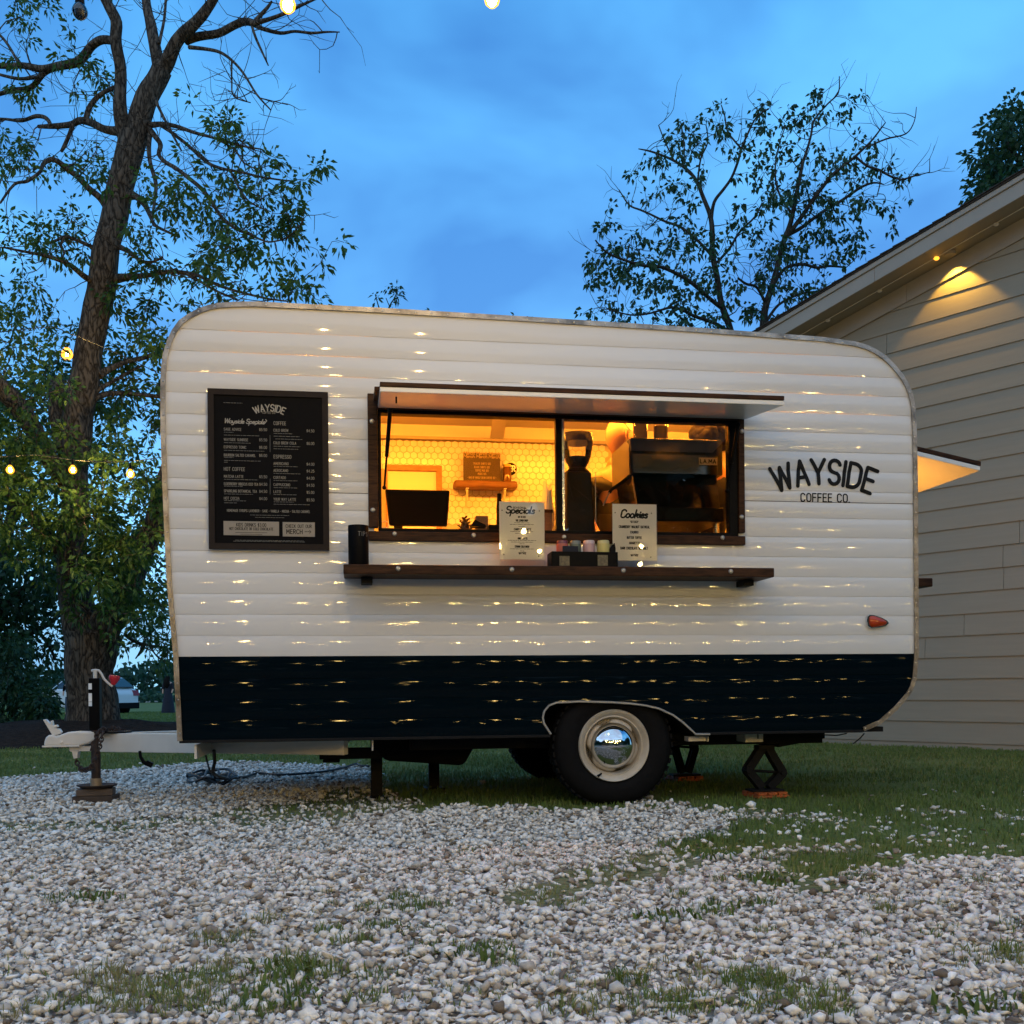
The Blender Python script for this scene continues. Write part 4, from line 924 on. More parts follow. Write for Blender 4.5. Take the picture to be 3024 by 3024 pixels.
mt('HOMEMADE SYRUPS: LAVENDER - SAGE - VANILLA - MOCHA - SALTED CARAMEL', 320, 1422, 25, 4, 838)
for yy0, yy1 in ((650, 822), (1090, 1250)): strip(sm, [mp(752, yy0), mp(752, yy1)], 3*K, onb, 1, 0)
hi.build('lettering', M['chalk_hi'], menu, off=B0); lt.build('lettering', M['chalk'], menu, off=B0); sm.build('fine_print', M['tips'], menu, off=B0)
for (a, b_, c, d) in ((283, 1517, 842, 1672), (878, 1532, 1207, 1685)):
    q = MB(); P0 = mp(a, b_); P1 = mp(c, d); q.box(P0[0], P1[0], -.0262, -.0242, P1[1], P0[1]); q.build('badge', mat('badge_print', (.24, .215, .18), .5, var=.04, scale=20), menu, off=B0, bevel=.006)
ink = MB(); yb = -.0266
mt('KIDS DRINKS $3.00', 562, 1576, 34, 5, 298, 'c', ink); mt('HOT CHOCOLATE OR COLD CHOCOLATE', 562, 1612, 26, 4.2, 440, 'c', ink)
mt('CHECK OUT OUR', 1042, 1592, 32, 5, 262, 'c', ink); mt('MERCH', 998, 1652, 44, 7.5, 160, 'c', ink)
strip(ink, [mp(1105, 1632), mp(1125, 1632)], 6*K, onb, 0); strip(ink, [mp(1133, 1632), mp(1152, 1632)], 6*K, onb, 0); strip(ink, [mp(1152, 1620), mp(1166, 1634)], 6*K, onb, 1); strip(ink, [mp(1166, 1634), mp(1152, 1648)], 6*K, onb, 2)
for py_, w_ in ((1634, 320), (1652, 220)):
    x, z = mp(562-w_/2, py_); strip(ink, [(x, z), (x+w_*K, z)], 4*K, onb, 0, 0)
ink.build('badge_lettering', M['ink'], menu, off=B0)

# ================================================================== things on the counter shelf
def shelf_thing(name, label, cat, x, y, group=None):
    B = Vector((x, y, zs1)); return thing(name, label, cat, B, group, T), B
# tip jar
dT = -.17; jx0, jx1 = tx(1028, 1610, dT), tx(1089, 1610, dT); jz = tz(1058, 1553, dT); jr = (jx1-jx0)/2; jc = (jx0+jx1)/2
tip, B = shelf_thing('tip_jar', 'tall black tip jar standing at the left end of the counter shelf', 'tip jar', jc, dT)
q = MB(); q.lathe([(jr*.93, zs1), (jr, zs1+.01), (jr, jz-.004), (jr*.985, jz), (jr*.9, jz), (jr*.9, zs1+.02), (.001, zs1+.02)], (jc, dT, 0), (0, 0, 1), 36); q.build('body', M['black'], tip, smooth=True, off=B)
q = MB()
def ontip(x, z, lay): a = (x-jc)/jr; a = max(-1.3, min(1.3, a)); return (jc+jr*math.sin(a)*1.006, dT-jr*math.cos(a)*1.006-.0004-.0002*lay, z)
text(q, 'TIPS', tx(1058, 1580, dT), tz(1066, 1586, dT), .021, .0030, ontip, 'l', gap=.42, step=.004); q.build('lettering', M['tips'], tip, off=B)
# acrylic signs
def sign(name, label, px, dS_, lines, title, tfit, foot):
    (u0, v0, u1, v1, vb) = px
    x0_, x1_ = tx(u0, (v0+v1)/2, dS_), tx(u1, (v0+v1)/2, dS_); zt_ = tz((u0+u1)/2, v0, dS_); zb_ = tz((u0+u1)/2, v1, dS_)
    s, B = shelf_thing(name, label, 'sign', (x0_+x1_)/2, dS_)
    q = MB(); q.box(x0_, x1_, dS_, dS_+.002, zb_, zt_); q.build('card', M['paper'], s, off=B)
    q = MB(); q.box(x0_-.001, x1_+.001, dS_-.0045, dS_-.0015, zs1+.0005, zt_+.001); q.box(x0_-.001, x1_+.001, dS_-.004, dS_+.06, zs1+.0005, zs1+.0035); q.build('holder', M['clear'], s, off=B)
    t_ = MB(); t2 = MB(); kx = (x1_-x0_)/(u1-u0); kz = (zt_-zb_)/(v1-v0)
    def onp(x, z, lay): return (x, dS_-.0003-.0001*lay, z)
    def P(u, v): return x0_+(u-u0)*kx, zt_-(v-v0)*kz
    x, z = P(*title[1]); text(t_, title[0], x, z, title[2]*kz, title[3]*kz, onp, 'l', gap=.06, fit=tfit*kx, shear=.25, caps=3)
    for s_, u, v, h_, w_, f_ in lines:
        x, z = P(u, v)
        if s_: text(t_, s_, x, z, h_*kz, w_*kz, onp, 'c', gap=.25, fit=f_*kx, caps=1)
        else:
            rr = random.Random(int(v)); a = x-f_*kx/2; e = x+f_*kx/2
            while a < e:
                l_ = min(e-a, rr.uniform(3, 12)*kx); strip(t2, [(a, z), (a+l_, z)], 1.3*kz, onp, 0, 0); a += l_+1.4*kx
    # small arched shop name at the foot
    x, z = P(*foot); rf = 40*kx
    text(t_, 'WAYSIDE', 0, 0, 6*kz, 1.3*kz, onp, 'c', gap=.2, fit=20*kx, caps=1, warp=lambda a, c: (x+(rf+c)*math.sin(a/rf), z+(rf+c)*math.cos(a/rf)-rf))
    for u, v in ((u0+8, v0+26), (u1-15, v0+26), (u0+12, v1-14), (u1-18, v1-10)):
        X_, Z_ = P(u, v); strip(t2, [(X_-.003, Z_), (X_+.003, Z_)], .0025, onp, 0); strip(t2, [(X_, Z_-.003), (X_, Z_+.003)], .0025, onp, 1)
    t_.build('lettering', M['ink'], s, off=B)
    if t2.v: t2.build('fine_print', M['ink'], s, off=B)
    return s
sign('specials_sign', 'white card sign headed Specials in a clear stand on the shelf', (1475, 1482, 1608, 1652, 1671), -.14,
     [('SEASONAL', 1535, 1502, 5, 1.2, 40), ('HOT OR ICED', 1541, 1529, 4.5, 1.2, 22), ('THE LEMON DROP', 1541, 1540, 5.5, 1.5, 36), ('', 1541, 1544, 0, 0, 44), ('', 1541, 1549, 0, 0, 70), ('', 1541, 1554.5, 0, 0, 20),
      ('CANDY SPICE LATTE', 1543, 1566, 5.5, 1.5, 50), ('', 1541, 1570, 0, 0, 68), ('', 1541, 1575, 0, 0, 40), ('MINT LATTE', 1543, 1593, 5.5, 1.5, 28), ('', 1541, 1596, 0, 0, 84), ('', 1541, 1601, 0, 0, 66), ('', 1541, 1606, 0, 0, 14),
      ('STRONG COLD BREW', 1541, 1617, 5.5, 1.5, 42), ('', 1541, 1621, 0, 0, 70), ('', 1541, 1627, 0, 0, 12)], ('Specials', (1494, 1516), 20, 4.0), 84, (1542, 1636))
sign('cookies_sign', 'white card sign headed Cookies standing right of the cup tray', (1809, 1489, 1939, 1655, 1674), -.15,
     [('*$3 EACH*', 1873, 1544, 6, 1.4, 24), ('CRANBERRY WALNUT OATMEAL', 1873, 1559.5, 7, 1.7, 90), ('CHURRO', 1873, 1575, 6.5, 1.6, 23), ('BUTTER TOFFEE', 1873, 1591, 6.5, 1.6, 43), ('AMARETTO', 1873, 1607, 6.5, 1.6, 31), ('DARK CHOCOLATE SEA SALT', 1872, 1622.5, 7, 1.7, 80)],
     ('Cookies', (1833, 1529), 23, 5.0), 78, (1873, 1642))
# napkin and sweetener tray
dK = -.20; kx0, kx1 = tx(1629, 1650, dK), tx(1825, 1650, dK); kzt = tz(1730, 1629, dK)
tray, B = shelf_thing('sweetener_tray', 'black open tray of capped pots between the two card signs', 'tray', (kx0+kx1)/2, dK)
q = MB(); dep = .13
q.box(kx0, kx1, dK, dK+.006, zs1, kzt); q.box(kx0, kx1, dK+dep-.006, dK+dep, zs1, kzt); q.box(kx0, kx0+.006, dK+.006, dK+dep-.006, zs1, kzt); q.box(kx1-.006, kx1, dK+.006, dK+dep-.006, zs1, kzt); q.box(kx0+.006, kx1-.006, dK+.006, dK+dep-.006, zs1, zs1+.006)
q.build('body', M['black'], tray, bevel=.002, off=B)
for (u, v, u1, v1) in ((1652, 1642, 1682, 1671), (1765, 1639, 1795, 1671)):
    a, c = tl(u, v, dK), tl(u1, v1, dK); q = MB(); q.box(a.x, c.x, dK-.0015, dK-.0003, max(c.z, zs1+.002), a.z); q.build('tray_label', mat('label_print', (.12, .10, .06), .4, c2=(.03, .025, .02), scale=60), tray, off=B)
def pot(u0, u1, v0, body, lid, label, kind='jar'):
    d = dK+.065; x0_, x1_ = tx(u0, 1620, d), tx(u1, 1620, d); zt_ = tz((u0+u1)/2, v0, d); r_ = (x1_-x0_)/2; c = (x0_+x1_)/2
    P_ = Vector((c, d, zs1+.0065)); o = thing('sweetener_jar', label, 'jar', P_, 'jars in the sweetener tray', T)
    q = MB(); q.lathe([(r_*.86, P_.z), (r_*.95, P_.z+.01), (r_, zt_-.022), (r_*.98, zt_-.018)], (c, d, 0), (0, 0, 1), 22); q.build('pot', body, o, smooth=True, off=P_)
    q = MB(); q.lathe([(r_*.97, zt_-.0175), (r_*.95, zt_-.006), (r_*.86, zt_), (.001, zt_)], (c, d, 0), (0, 0, 1), 22); q.build('lid', lid, o, smooth=True, off=P_)
pot(1643, 1678, 1597, mat('red_pot', (.42, .10, .06), .35), mat('dark_red_lid', (.16, .03, .035), .3), 'red jar with dark red lid, leftmost in the black tray')
pot(1683, 1716, 1598, mat('green_pot', (.10, .12, .08), .35), mat('grey_green_lid', (.16, .17, .14), .3), 'dull green jar with grey lid next to the red jar')
pot(1722, 1757, 1597, mat('pink_pot', (.46, .28, .27), .4), mat('pale_pink_lid', (.55, .42, .41), .35), 'pale pink jar in the black tray beside the yellow one')
pot(1763, 1800, 1597, mat('yellow_pot', (.50, .42, .13), .4), mat('pale_yellow_lid', (.50, .45, .20), .35), 'yellow jar, rightmost in the black tray')
q = MB(); a, c = tl(1661, 1612, dK+.018), tl(1708, 1640, dK+.018); P_ = Vector((a.x, dK+.018, zs1+.007)); pk = thing('sugar_packet', 'dark navy packet leaning in front of the tray jars', 'packet', P_, frame=T)
q.hexa([(a.x, dK+.012, P_.z), (c.x, dK+.012, P_.z), (c.x, dK+.018, P_.z), (a.x, dK+.018, P_.z), (a.x, dK+.016, a.z), (c.x, dK+.016, a.z), (c.x, dK+.022, a.z), (a.x, dK+.022, a.z)]); q.build('sleeve', M['dark_cloth'], pk, off=P_, bevel=.002)
q = MB(); P_ = tl(1806, 1632, dK+.05); P_.z = zs1+.007; st = thing('straw_pouch', 'black pointed pouch at the right end of the tray', 'pouch', P_, frame=T)
b_, e_ = tl(1800, 1640, dK+.05), tl(1816, 1640, dK+.05); tp = tl(1814, 1603, dK+.05); q.prism_xz([(b_.x, zs1+.007), (e_.x, zs1+.007), (e_.x+.003, tp.z-.03), (tp.x, tp.z), (b_.x-.001, tp.z-.035)], dK+.04, dK+.075); q.build('sleeve', M['black_matte'], st, off=P_, bevel=.003)

# ================================================================== inside the trailer
def inner(name, label, cat, p, group=None): B = Vector(p); return thing(name, label, cat, B, group, T), B
# register screen
d = .34; a, c = tl(1137, 1447, d), tl(1328, 1553, d); x2 = tx(1150, 1553, d), tx(1322, 1553, d)
mo, B = inner('register_screen', 'black register screen with its back to the window on the inside counter', 'monitor', ((a.x+c.x)/2, d, CZ))
q = MB(); q.hexa([(x2[0], d+.015, c.z), (x2[1], d+.015, c.z), (x2[1], d+.045, c.z), (x2[0], d+.045, c.z), (a.x, d-.03, a.z), (c.x, d-.03, a.z), (c.x, d, a.z), (a.x, d, a.z)]); q.build('screen', M['black'], mo, off=B, bevel=.008)
q = MB(); m_ = (a.x+c.x)/2-.06; q.box(m_-.12, m_+.02, d-.05, d+.09, CZ, CZ+.018); q.bar((m_-.05, d+.06, CZ+.018), (m_-.05, d+.02, c.z+.05), .05, .02, (0, 1, 0)); q.build('stand', M['black_matte'], mo, off=B, bevel=.004)
q = MB(); q.tube([tl(1128+14*math.cos(t)+8, 1549+10*math.sin(t), .15) for t in [2*math.pi*i/14 for i in range(13)]], .0035, 6)
lp = thing('cable_loop', 'small loop of white cable beside the register screen', 'cable', tl(1136, 1553, .15), frame=T); q.build('loop', M['white_cord'], lp, off=tl(1136, 1553, .15), smooth=True)
# small things along the counter
d = .30; p = tl(1373, 1556, d); pc, B = inner('pine_cone', 'brown pine cone on the inside counter right of the register screen', 'pine cone', (p.x, d, CZ))
q = MB(); zt_ = tz(1373, 1524, d)-CZ
for i in range(46):
    t = i/46; a_ = i*2.4; r0 = .034*math.sin(math.pi*(.15+.8*t)); zc_ = CZ+.008+t*zt_*.9; o_ = Vector((p.x+r0*math.cos(a_), d+r0*math.sin(a_), zc_)); n_ = Vector((math.cos(a_), math.sin(a_), .55)).normalized(); s_ = n_.cross(Vector((0, 0, 1))).normalized()
    q.add([o_-s_*.009, o_+s_*.009, o_+n_*.019+s_*.006, o_+n_*.019-s_*.006, o_-Vector((0, 0, .006))], [(0, 1, 2, 3), (0, 4, 1), (1, 4, 2), (2, 4, 3), (3, 4, 0)])
q.ball((p.x, d, CZ+zt_*.45), .026, 8, 6, (1, 1, zt_/.06)); q.build('scales', M['beans'], pc, off=B)
ch, B = inner('card_holder', 'black slanted card holder on the inside counter beside the pine cone', 'card holder', tuple(tl(1410, 1556, .28)))
P = [(tx(u, v, .28), tz(u, v, .28)) for u, v in ((1389, 1556), (1400, 1537), (1431, 1552), (1434, 1558))]; q = MB(); q.prism_xz([(x, max(z, CZ+.0005)) for x, z in P], .24, .32); q.build('holder', M['black'], ch, off=B, bevel=.002)
d = .36; a, c = tl(1405, 1523, d), tl(1442, 1556, d); bx, B = inner('paper_box', 'small brown paper box on the inside counter behind the card holder', 'box', ((a.x+c.x)/2, d, CZ)); q = MB(); q.box(a.x, c.x, d, d+.07, CZ+.0005, a.z); q.build('carton', mat('kraft_card', (.16, .10, .045), .7, c2=(.08, .05, .03), scale=80), bx, off=B, bevel=.002)
d = .42; a, c = tl(1466, 1458, d), tl(1483, 1530, d); bt, B = inner('dark_bottle', 'slim dark bottle behind the top left corner of the Specials sign', 'bottle', ((a.x+c.x)/2, d, CZ)); r_ = (c.x-a.x)/2
q = MB(); q.lathe([(r_*1.05, CZ+.0005), (r_*1.05, a.z-.075), (r_*.9, a.z-.05), (r_*.82, a.z-.02), (r_*.8, a.z), (.001, a.z)], (B.x, d, 0), (0, 0, 1), 18); q.build('body', M['black'], bt, off=B, smooth=True)
d = .24; a, c = tl(1444, 1549, d), tl(1500, 1558, d); wp, B = inner('card_reader', 'flat black card reader behind the Specials sign', 'card reader', ((a.x+c.x)/2, d, CZ)); q = MB(); q.box(a.x, c.x, d, d+.1, CZ+.0005, max(a.z, CZ+.02)); q.build('body', M['black'], wp, off=B, bevel=.004)
# bag of straws and box at the right end of the left half
d = .45; bgn, B = inner('paper_bag', 'crumpled white paper bag beside the window mullion inside the trailer', 'bag', tuple(tl(1622, 1540, d)))
a, c = tx(1604, 1500, d), tx(1640, 1500, d); zt_ = tz(1620, 1432, d); q = MB(); rows = 7; ncl = 12
vs = []
for i in range(rows+1):
    t = i/rows
    for k in range(ncl):
        an = 2*math.pi*k/ncl; rr = (c-a)/2*(1.0+.18*math.sin(3*an+i)+.12*math.sin(7*an-i*2))*(1.0 if t < .6 else 1-.35*(t-.6)/.4)
        vs.append(((a+c)/2+rr*math.cos(an), d+.05+.045*math.sin(an), CZ+.001+t*(zt_-CZ)*(1+.10*math.sin(an*2+1)*(t > .9))))
q.add(vs, [(i*ncl+k, i*ncl+(k+1) % ncl, (i+1)*ncl+(k+1) % ncl, (i+1)*ncl+k) for i in range(rows) for k in range(ncl)]); q.build('body', M['paper'], bgn, off=B)
d = .38; a, c = tl(1606, 1504, d), tl(1631, 1553, d); fx, B = inner('brown_box', 'brown lidded box in front of the white paper bag', 'box', ((a.x+c.x)/2, d, CZ)); q = MB(); q.box(a.x, c.x, d, d+.05, CZ+.0005, a.z-.02); b0_ = q.build('carton', M['wood_mid'], fx, off=B, bevel=.002); q = MB(); q.box(a.x-.004, c.x+.004, d-.004, d+.054, a.z-.0195, a.z); q.build('lid', M['wood'], fx, off=B, bevel=.002)
# wall shelf with merch sign
dW = IB-.004; a, c = tl(1341, 1418, IB-.12), tl(1529, 1446, IB-.12)
ws, B = inner('wall_shelf', 'short wooden wall shelf on two brackets against the hexagon tiles', 'shelf', ((a.x+c.x)/2, dW, c.z))
zS = (tz(1435, 1419, IB-.12)); q = MB(); n_ = 8; P = [(a.x+.02, IB-.005), (c.x-.02, IB-.005)]; q.box(a.x, c.x, IB-.13, IB-.006, zS-.055, zS); q.build('shelf_board', M['wood_mid'], ws, off=B, bevel=.018, segs=3)
for u, v in ((1380, 1436), (1491, 1436)):
    p = tl(u, v, IB-.11); e = tl(u-5, 1498, IB-.02); q = MB(); q.bar((p.x, IB-.115, p.z-.03), (e.x, IB-.02, e.z), .014, .014); q.bar((p.x, IB-.125, zS-.0585), (p.x, IB-.015, zS-.0585), .02, .006); q.build('bracket', M['int_wall'], ws, off=B)
d = IB-.075; a, c = tl(1368, 1336, d), tl(1478, 1417, d)
ms, B = inner('merch_sign', 'brown card sign headed Merch standing on the wall shelf', 'sign', ((a.x+c.x)/2, d, zS))
q = MB(); q.box(a.x, c.x, d, d+.003, zS+.002, a.z); q.build('card', M['brown_card'], ms, off=B)
q = MB(); ex = tx(1491, 1380, d); q.box(a.x-.004, ex, d-.004, d-.001, zS+.0005, a.z+.006); q.box(a.x-.004, ex, d-.004, d+.05, zS+.0003, zS+.0018); q.build('holder', M['clear'], ms, off=B)
q = MB(); kx = (c.x-a.x)/313.0
def onm(x, z, lay): return (x, d-.0004-.0002*lay, z)
def P(px, py): return a.x+(px-1045)*kx, a.z-(py-735)*kx
for (px, py, f_) in ((1046, 752, 306), (1046, 778, 306)):
    x, z = P(px, py); text(q, 'Merch Merch Merch', x, z, 26*kx, 5*kx, onm, 'l', gap=.05, fit=f_*kx, shear=.25, caps=2)
for s_, py, f_ in (('TRAILER SHIRTS $30', 834, 148), ('BLACK SHIRTS $25', 864, 130), ('COFFEE MUG $25', 892, 112), ('MUGS $15', 920, 70), ('- BAG OF WHOLE BEAN COFFEE $17 -', 952, 248)):
    x, z = P(1202, py); text(q, s_, x, z, 17*kx, 3.2*kx, onm, 'c', gap=.22, fit=f_*kx, caps=1)
q.build('lettering', mat('gold_print', (.55, .42, .2), .5), ms, off=B)
d = IB-.06; a, c = tl(1484, 1372, d), tl(1510, 1417, d); gj, B = inner('glass_jar', 'amber glass jar on the wall shelf right of the merch sign', 'jar', ((a.x+c.x)/2, d, zS)); r_ = (c.x-a.x)/2
q = MB(); q.lathe([(r_*.95, zS+.0005), (r_, zS+.01), (r_, a.z-.03), (r_*.8, a.z-.018)], (B.x, d, 0), (0, 0, 1), 20); q.build('body', mat('amber_glass', (.12, .05, .01), .1), gj, off=B, smooth=True)
q = MB(); q.lathe([(r_*.86, a.z-.0175), (r_*.86, a.z), (.001, a.z)], (B.x, d, 0), (0, 0, 1), 20); q.build('lid', mat('yellow_lid', (.65, .45, .08), .4), gj, off=B, smooth=True)
p = tl(1508, 1385, IB-.005); bd, B = inner('round_badge', 'round black badge with white letters on the tiles above the wall shelf', 'badge', tuple(p)); rb_ = tx(1526, 1385, IB)-p.x
q = MB(); q.lathe([(.001, .011), (rb_*.95, .011), (rb_, .008), (rb_, .0035)], (p.x, IB, p.z), (0, -1, 0), 28); q.build('disc', M['black'], bd, off=B)
q = MB(); text(q, 'ER', p.x+.01, p.z-.02, .042, .009, lambda x, z, l: (x, IB-.0116-.0002*l, z), 'c', gap=.2); q.build('lettering', M['paper'], bd, off=B)
# coffee grinder
d = .30; g0, g1 = tx(1662, 1450, d), tx(1748, 1450, d); gc = (g0+g1)/2
gr, B = inner('coffee_grinder', 'dark coffee grinder with clear bean hopper right of the mullion', 'grinder', (gc, d, CZ))
zz = lambda v: tz(1706, v, d)
q = MB(); q.hexa([(g0, d-.10, CZ+.0005), (g1, d-.10, CZ+.0005), (g1, d+.14, CZ+.0005), (g0, d+.14, CZ+.0005), (g0+.008, d-.08, zz(1400)), (g1-.02, d-.08, zz(1400)), (g1-.02, d+.12, zz(1400)), (g0+.008, d+.12, zz(1400))])
q.hexa([(g0+.008, d-.08, zz(1400)+.0005), (g1-.02, d-.08, zz(1400)+.0005), (g1-.02, d+.12, zz(1400)+.0005), (g0+.008, d+.12, zz(1400)+.0005), (gc-.045, d-.04, zz(1382)), (gc+.04, d-.04, zz(1382)), (gc+.04, d+.07, zz(1382)), (gc-.045, d+.07, zz(1382))])
q.build('body', mat('grinder_body', (.012, .010, .007), .4, var=.1, scale=6, spec=.12), gr, off=B, bevel=.012)
q = MB(); q.box(g1-.0005, g1+.003, d-.09, d-.08, CZ+.01, zz(1402)); q.build('chrome_edge', M['bolt'], gr, off=B)
q = MB(); r1 = (tx(1752, 1300, d)-tx(1660, 1300, d))/2; hc = tx(1706, 1300, d)
q.lathe([(.045, zz(1383)), (r1*.72, zz(1365)), (r1*.84, zz(1348)), (r1*.99, zz(1305))], (hc, d+.01, 0), (0, 0, 1), 28, True); q.build('hopper', M['clear'], gr, off=B, smooth=True)
q = MB(); q.lathe([(.043, zz(1383)+.001), (r1*.70, zz(1365)), (r1*.80, zz(1353)), (r1*.5, zz(1349)), (.001, zz(1347))], (hc, d+.01, 0), (0, 0, 1), 24); q.build('beans', M['beans'], gr, off=B)
q = MB(); q.lathe([(r1*.99, zz(1308)), (r1*1.02, zz(1288)), (r1*.97, zz(1282)), (.001, zz(1280))], (hc, d+.01, 0), (0, 0, 1), 28); q.build('hopper_lid', mat('smoked_lid', (.035, .02, .012), .2), gr, off=B, smooth=True)
q = MB(); yq = d-.103; sh = [(1694, 1407), (1707, 1411), (1722, 1407), (1721, 1420), (1716, 1430), (1708, 1436), (1700, 1430), (1695, 1420), (1694, 1407)]
Pq = [(tx(u, v, yq), tz(u, v, yq)) for u, v in sh]; strip(q, Pq, .0028, lambda x, z, l: (x, d-.094+.012*(z-CZ)/.25-.003, z), 0)
c_ = tl(1708, 1423, yq); strip(q, [(c_.x, c_.z+.012), (c_.x-.006, c_.z-.004), (c_.x, c_.z-.009), (c_.x+.006, c_.z-.004), (c_.x, c_.z+.012)], .003, lambda x, z, l: (x, d-.0945+.012*(z-CZ)/.25-.003, z), 1)
q.build('emblem', mat('emblem_print', (.42, .15, .10), .5), gr, off=B)
# espresso machine, its back to the window
d = .20
em, B = inner('espresso_machine', 'large black and steel espresso machine with its back to the serving window', 'espresso machine', (tx(1985, 1500, d), d+.2, CZ))
X = lambda u, v=1350, dd=d: tx(u, v, dd)
Zm = lambda v, u=1985, dd=d: tz(u, v, dd)
q = MB(); q.hexa([(X(1866), d-.02, Zm(1402)), (X(2131), d-.02, Zm(1402)), (X(2131), d+.46, Zm(1402)), (X(1866), d+.46, Zm(1402)), (X(1860), d-.012, Zm(1297)), (X(2131), d-.012, Zm(1297)), (X(2131), d+.40, Zm(1297)), (X(1858), d+.40, Zm(1297))])
q.build('upper_housing', M['dark_steel'], em, off=B, bevel=.006)
q = MB(); q.hexa([(X(1868), d-.025, Zm(1401)), (X(2116), d-.025, Zm(1401)), (X(2116), d-.021, Zm(1401)), (X(1868), d-.021, Zm(1401)), (X(1865), d-.020, Zm(1345)), (X(2116), d-.020, Zm(1345)), (X(2116), d-.017, Zm(1345)), (X(1865), d-.017, Zm(1345))]); q.build('steel_strip', mat('dark_mirror_steel', (.20, .185, .15), .16, 1.0), em, off=B)
q = MB(); side = [(1806, 1342, .52), (1856, 1296, .24), (1859, 1400, .18), (1808, 1440, .50)]
Pq = [tl(u, v, dd) for u, v, dd in side]; q.add([p for p in Pq]+[p+Vector((.012, .01, 0)) for p in Pq], [(0, 1, 2, 3), (7, 6, 5, 4), (0, 4, 5, 1), (1, 5, 6, 2), (2, 6, 7, 3), (3, 7, 4, 0)]); q.build('side_panel', mat('brushed_side', (.50, .48, .43), .35, 1.0), em, off=B)
q = MB(); q.hexa([(X(1884), d+.0, Zm(1500)), (X(2125), d+.0, Zm(1500)), (X(2125), d+.40, Zm(1500)), (X(1884), d+.40, Zm(1500)), (X(1871), d+.05, Zm(1403)), (X(2125), d+.05, Zm(1403)), (X(2125), d+.40, Zm(1403)), (X(1871), d+.40, Zm(1403))]); q.build('back_panel', M['dark_steel'], em, off=B, bevel=.004)
q = MB(); q.box(X(1884), X(2133), d-.03, d+.45, Zm(1541), Zm(1499)); q.build('drip_base', M['black'], em, off=B, bevel=.008)
for u in (1900, 2118):
    q = MB(); q.tube([(X(u), d+.03, CZ+.0005), (X(u), d+.03, Zm(1541)-.0005)], .018, 12); q.tube([(X(u), d+.36, CZ+.0005), (X(u), d+.36, Zm(1541)-.0005)], .018, 12); q.build('foot', M['steel'], em, off=B, smooth=True)
q = MB(); q.tube([tl(1862, 1403, .2), tl(1836, 1425, .22), tl(1805, 1446, .24), tl(1800, 1455, .24)], .010, 8); q.build('steam_arm', M['black'], em, off=B, smooth=True)
q = MB(); q.tube([tl(1800, 1454, .24), tl(1792, 1470, .235), tl(1781, 1493, .23)], .0048, 8); q.build('steam_wand', M['bolt'], em, off=B, smooth=True)
q = MB(); q.tube([tl(1866, 1405, .18), tl(1880, 1490, .18)], .004, 6); q.build('edge_tube', M['steel'], em, off=B, smooth=True)
q = MB(); p0, p1 = tl(2064, 1351, d-.03), tl(2118, 1374, d-.03); q.box(p0.x, p1.x, d-.029, d-.0275, p1.z, p0.z); q.build('name_plate', M['plate'], em, off=B)
q = MB(); text(q, 'LA.MA', (p0.x+p1.x)/2, p1.z+.011, .022, .0055, lambda x, z, l: (x, d-.0295-.0002*l, z), 'c', gap=.25, fit=(p1.x-p0.x)*.84); q.build('lettering', M['ink'], em, off=B)
for (u0, u1, v0, g_) in ((1870, 1911, 1250, 'brown syrup canister on the espresso machine, the left one of the pair'), (1931, 1971, 1256, 'brown syrup canister on the espresso machine, the right one of the pair')):
    dd = .42; a, c = X(u0, 1270, dd), X(u1, 1270, dd); zt_ = tz((u0+u1)/2, v0-9, dd); zb_ = Zm(1297)+.0015; zl_ = tz((u0+u1)/2, v0+4, dd); r_ = (c-a)/2
    cn, B2 = inner('bean_canister', g_, 'canister', ((a+c)/2, dd, zb_), 'canisters on the espresso machine')
    q = MB(); q.lathe([(r_, zb_), (r_, zt_)], (B2.x, dd, 0), (0, 0, 1), 22, True); q.build('cylinder', M['clear'], cn, off=B2, smooth=True)
    q = MB(); q.lathe([(r_*.93, zb_+.001), (r_*.93, zl_), (.001, zl_+.004)], (B2.x, dd, 0), (0, 0, 1), 20); q.build('contents', mat('brown_contents', (.05, .012, .006), .5), cn, off=B2, smooth=True)

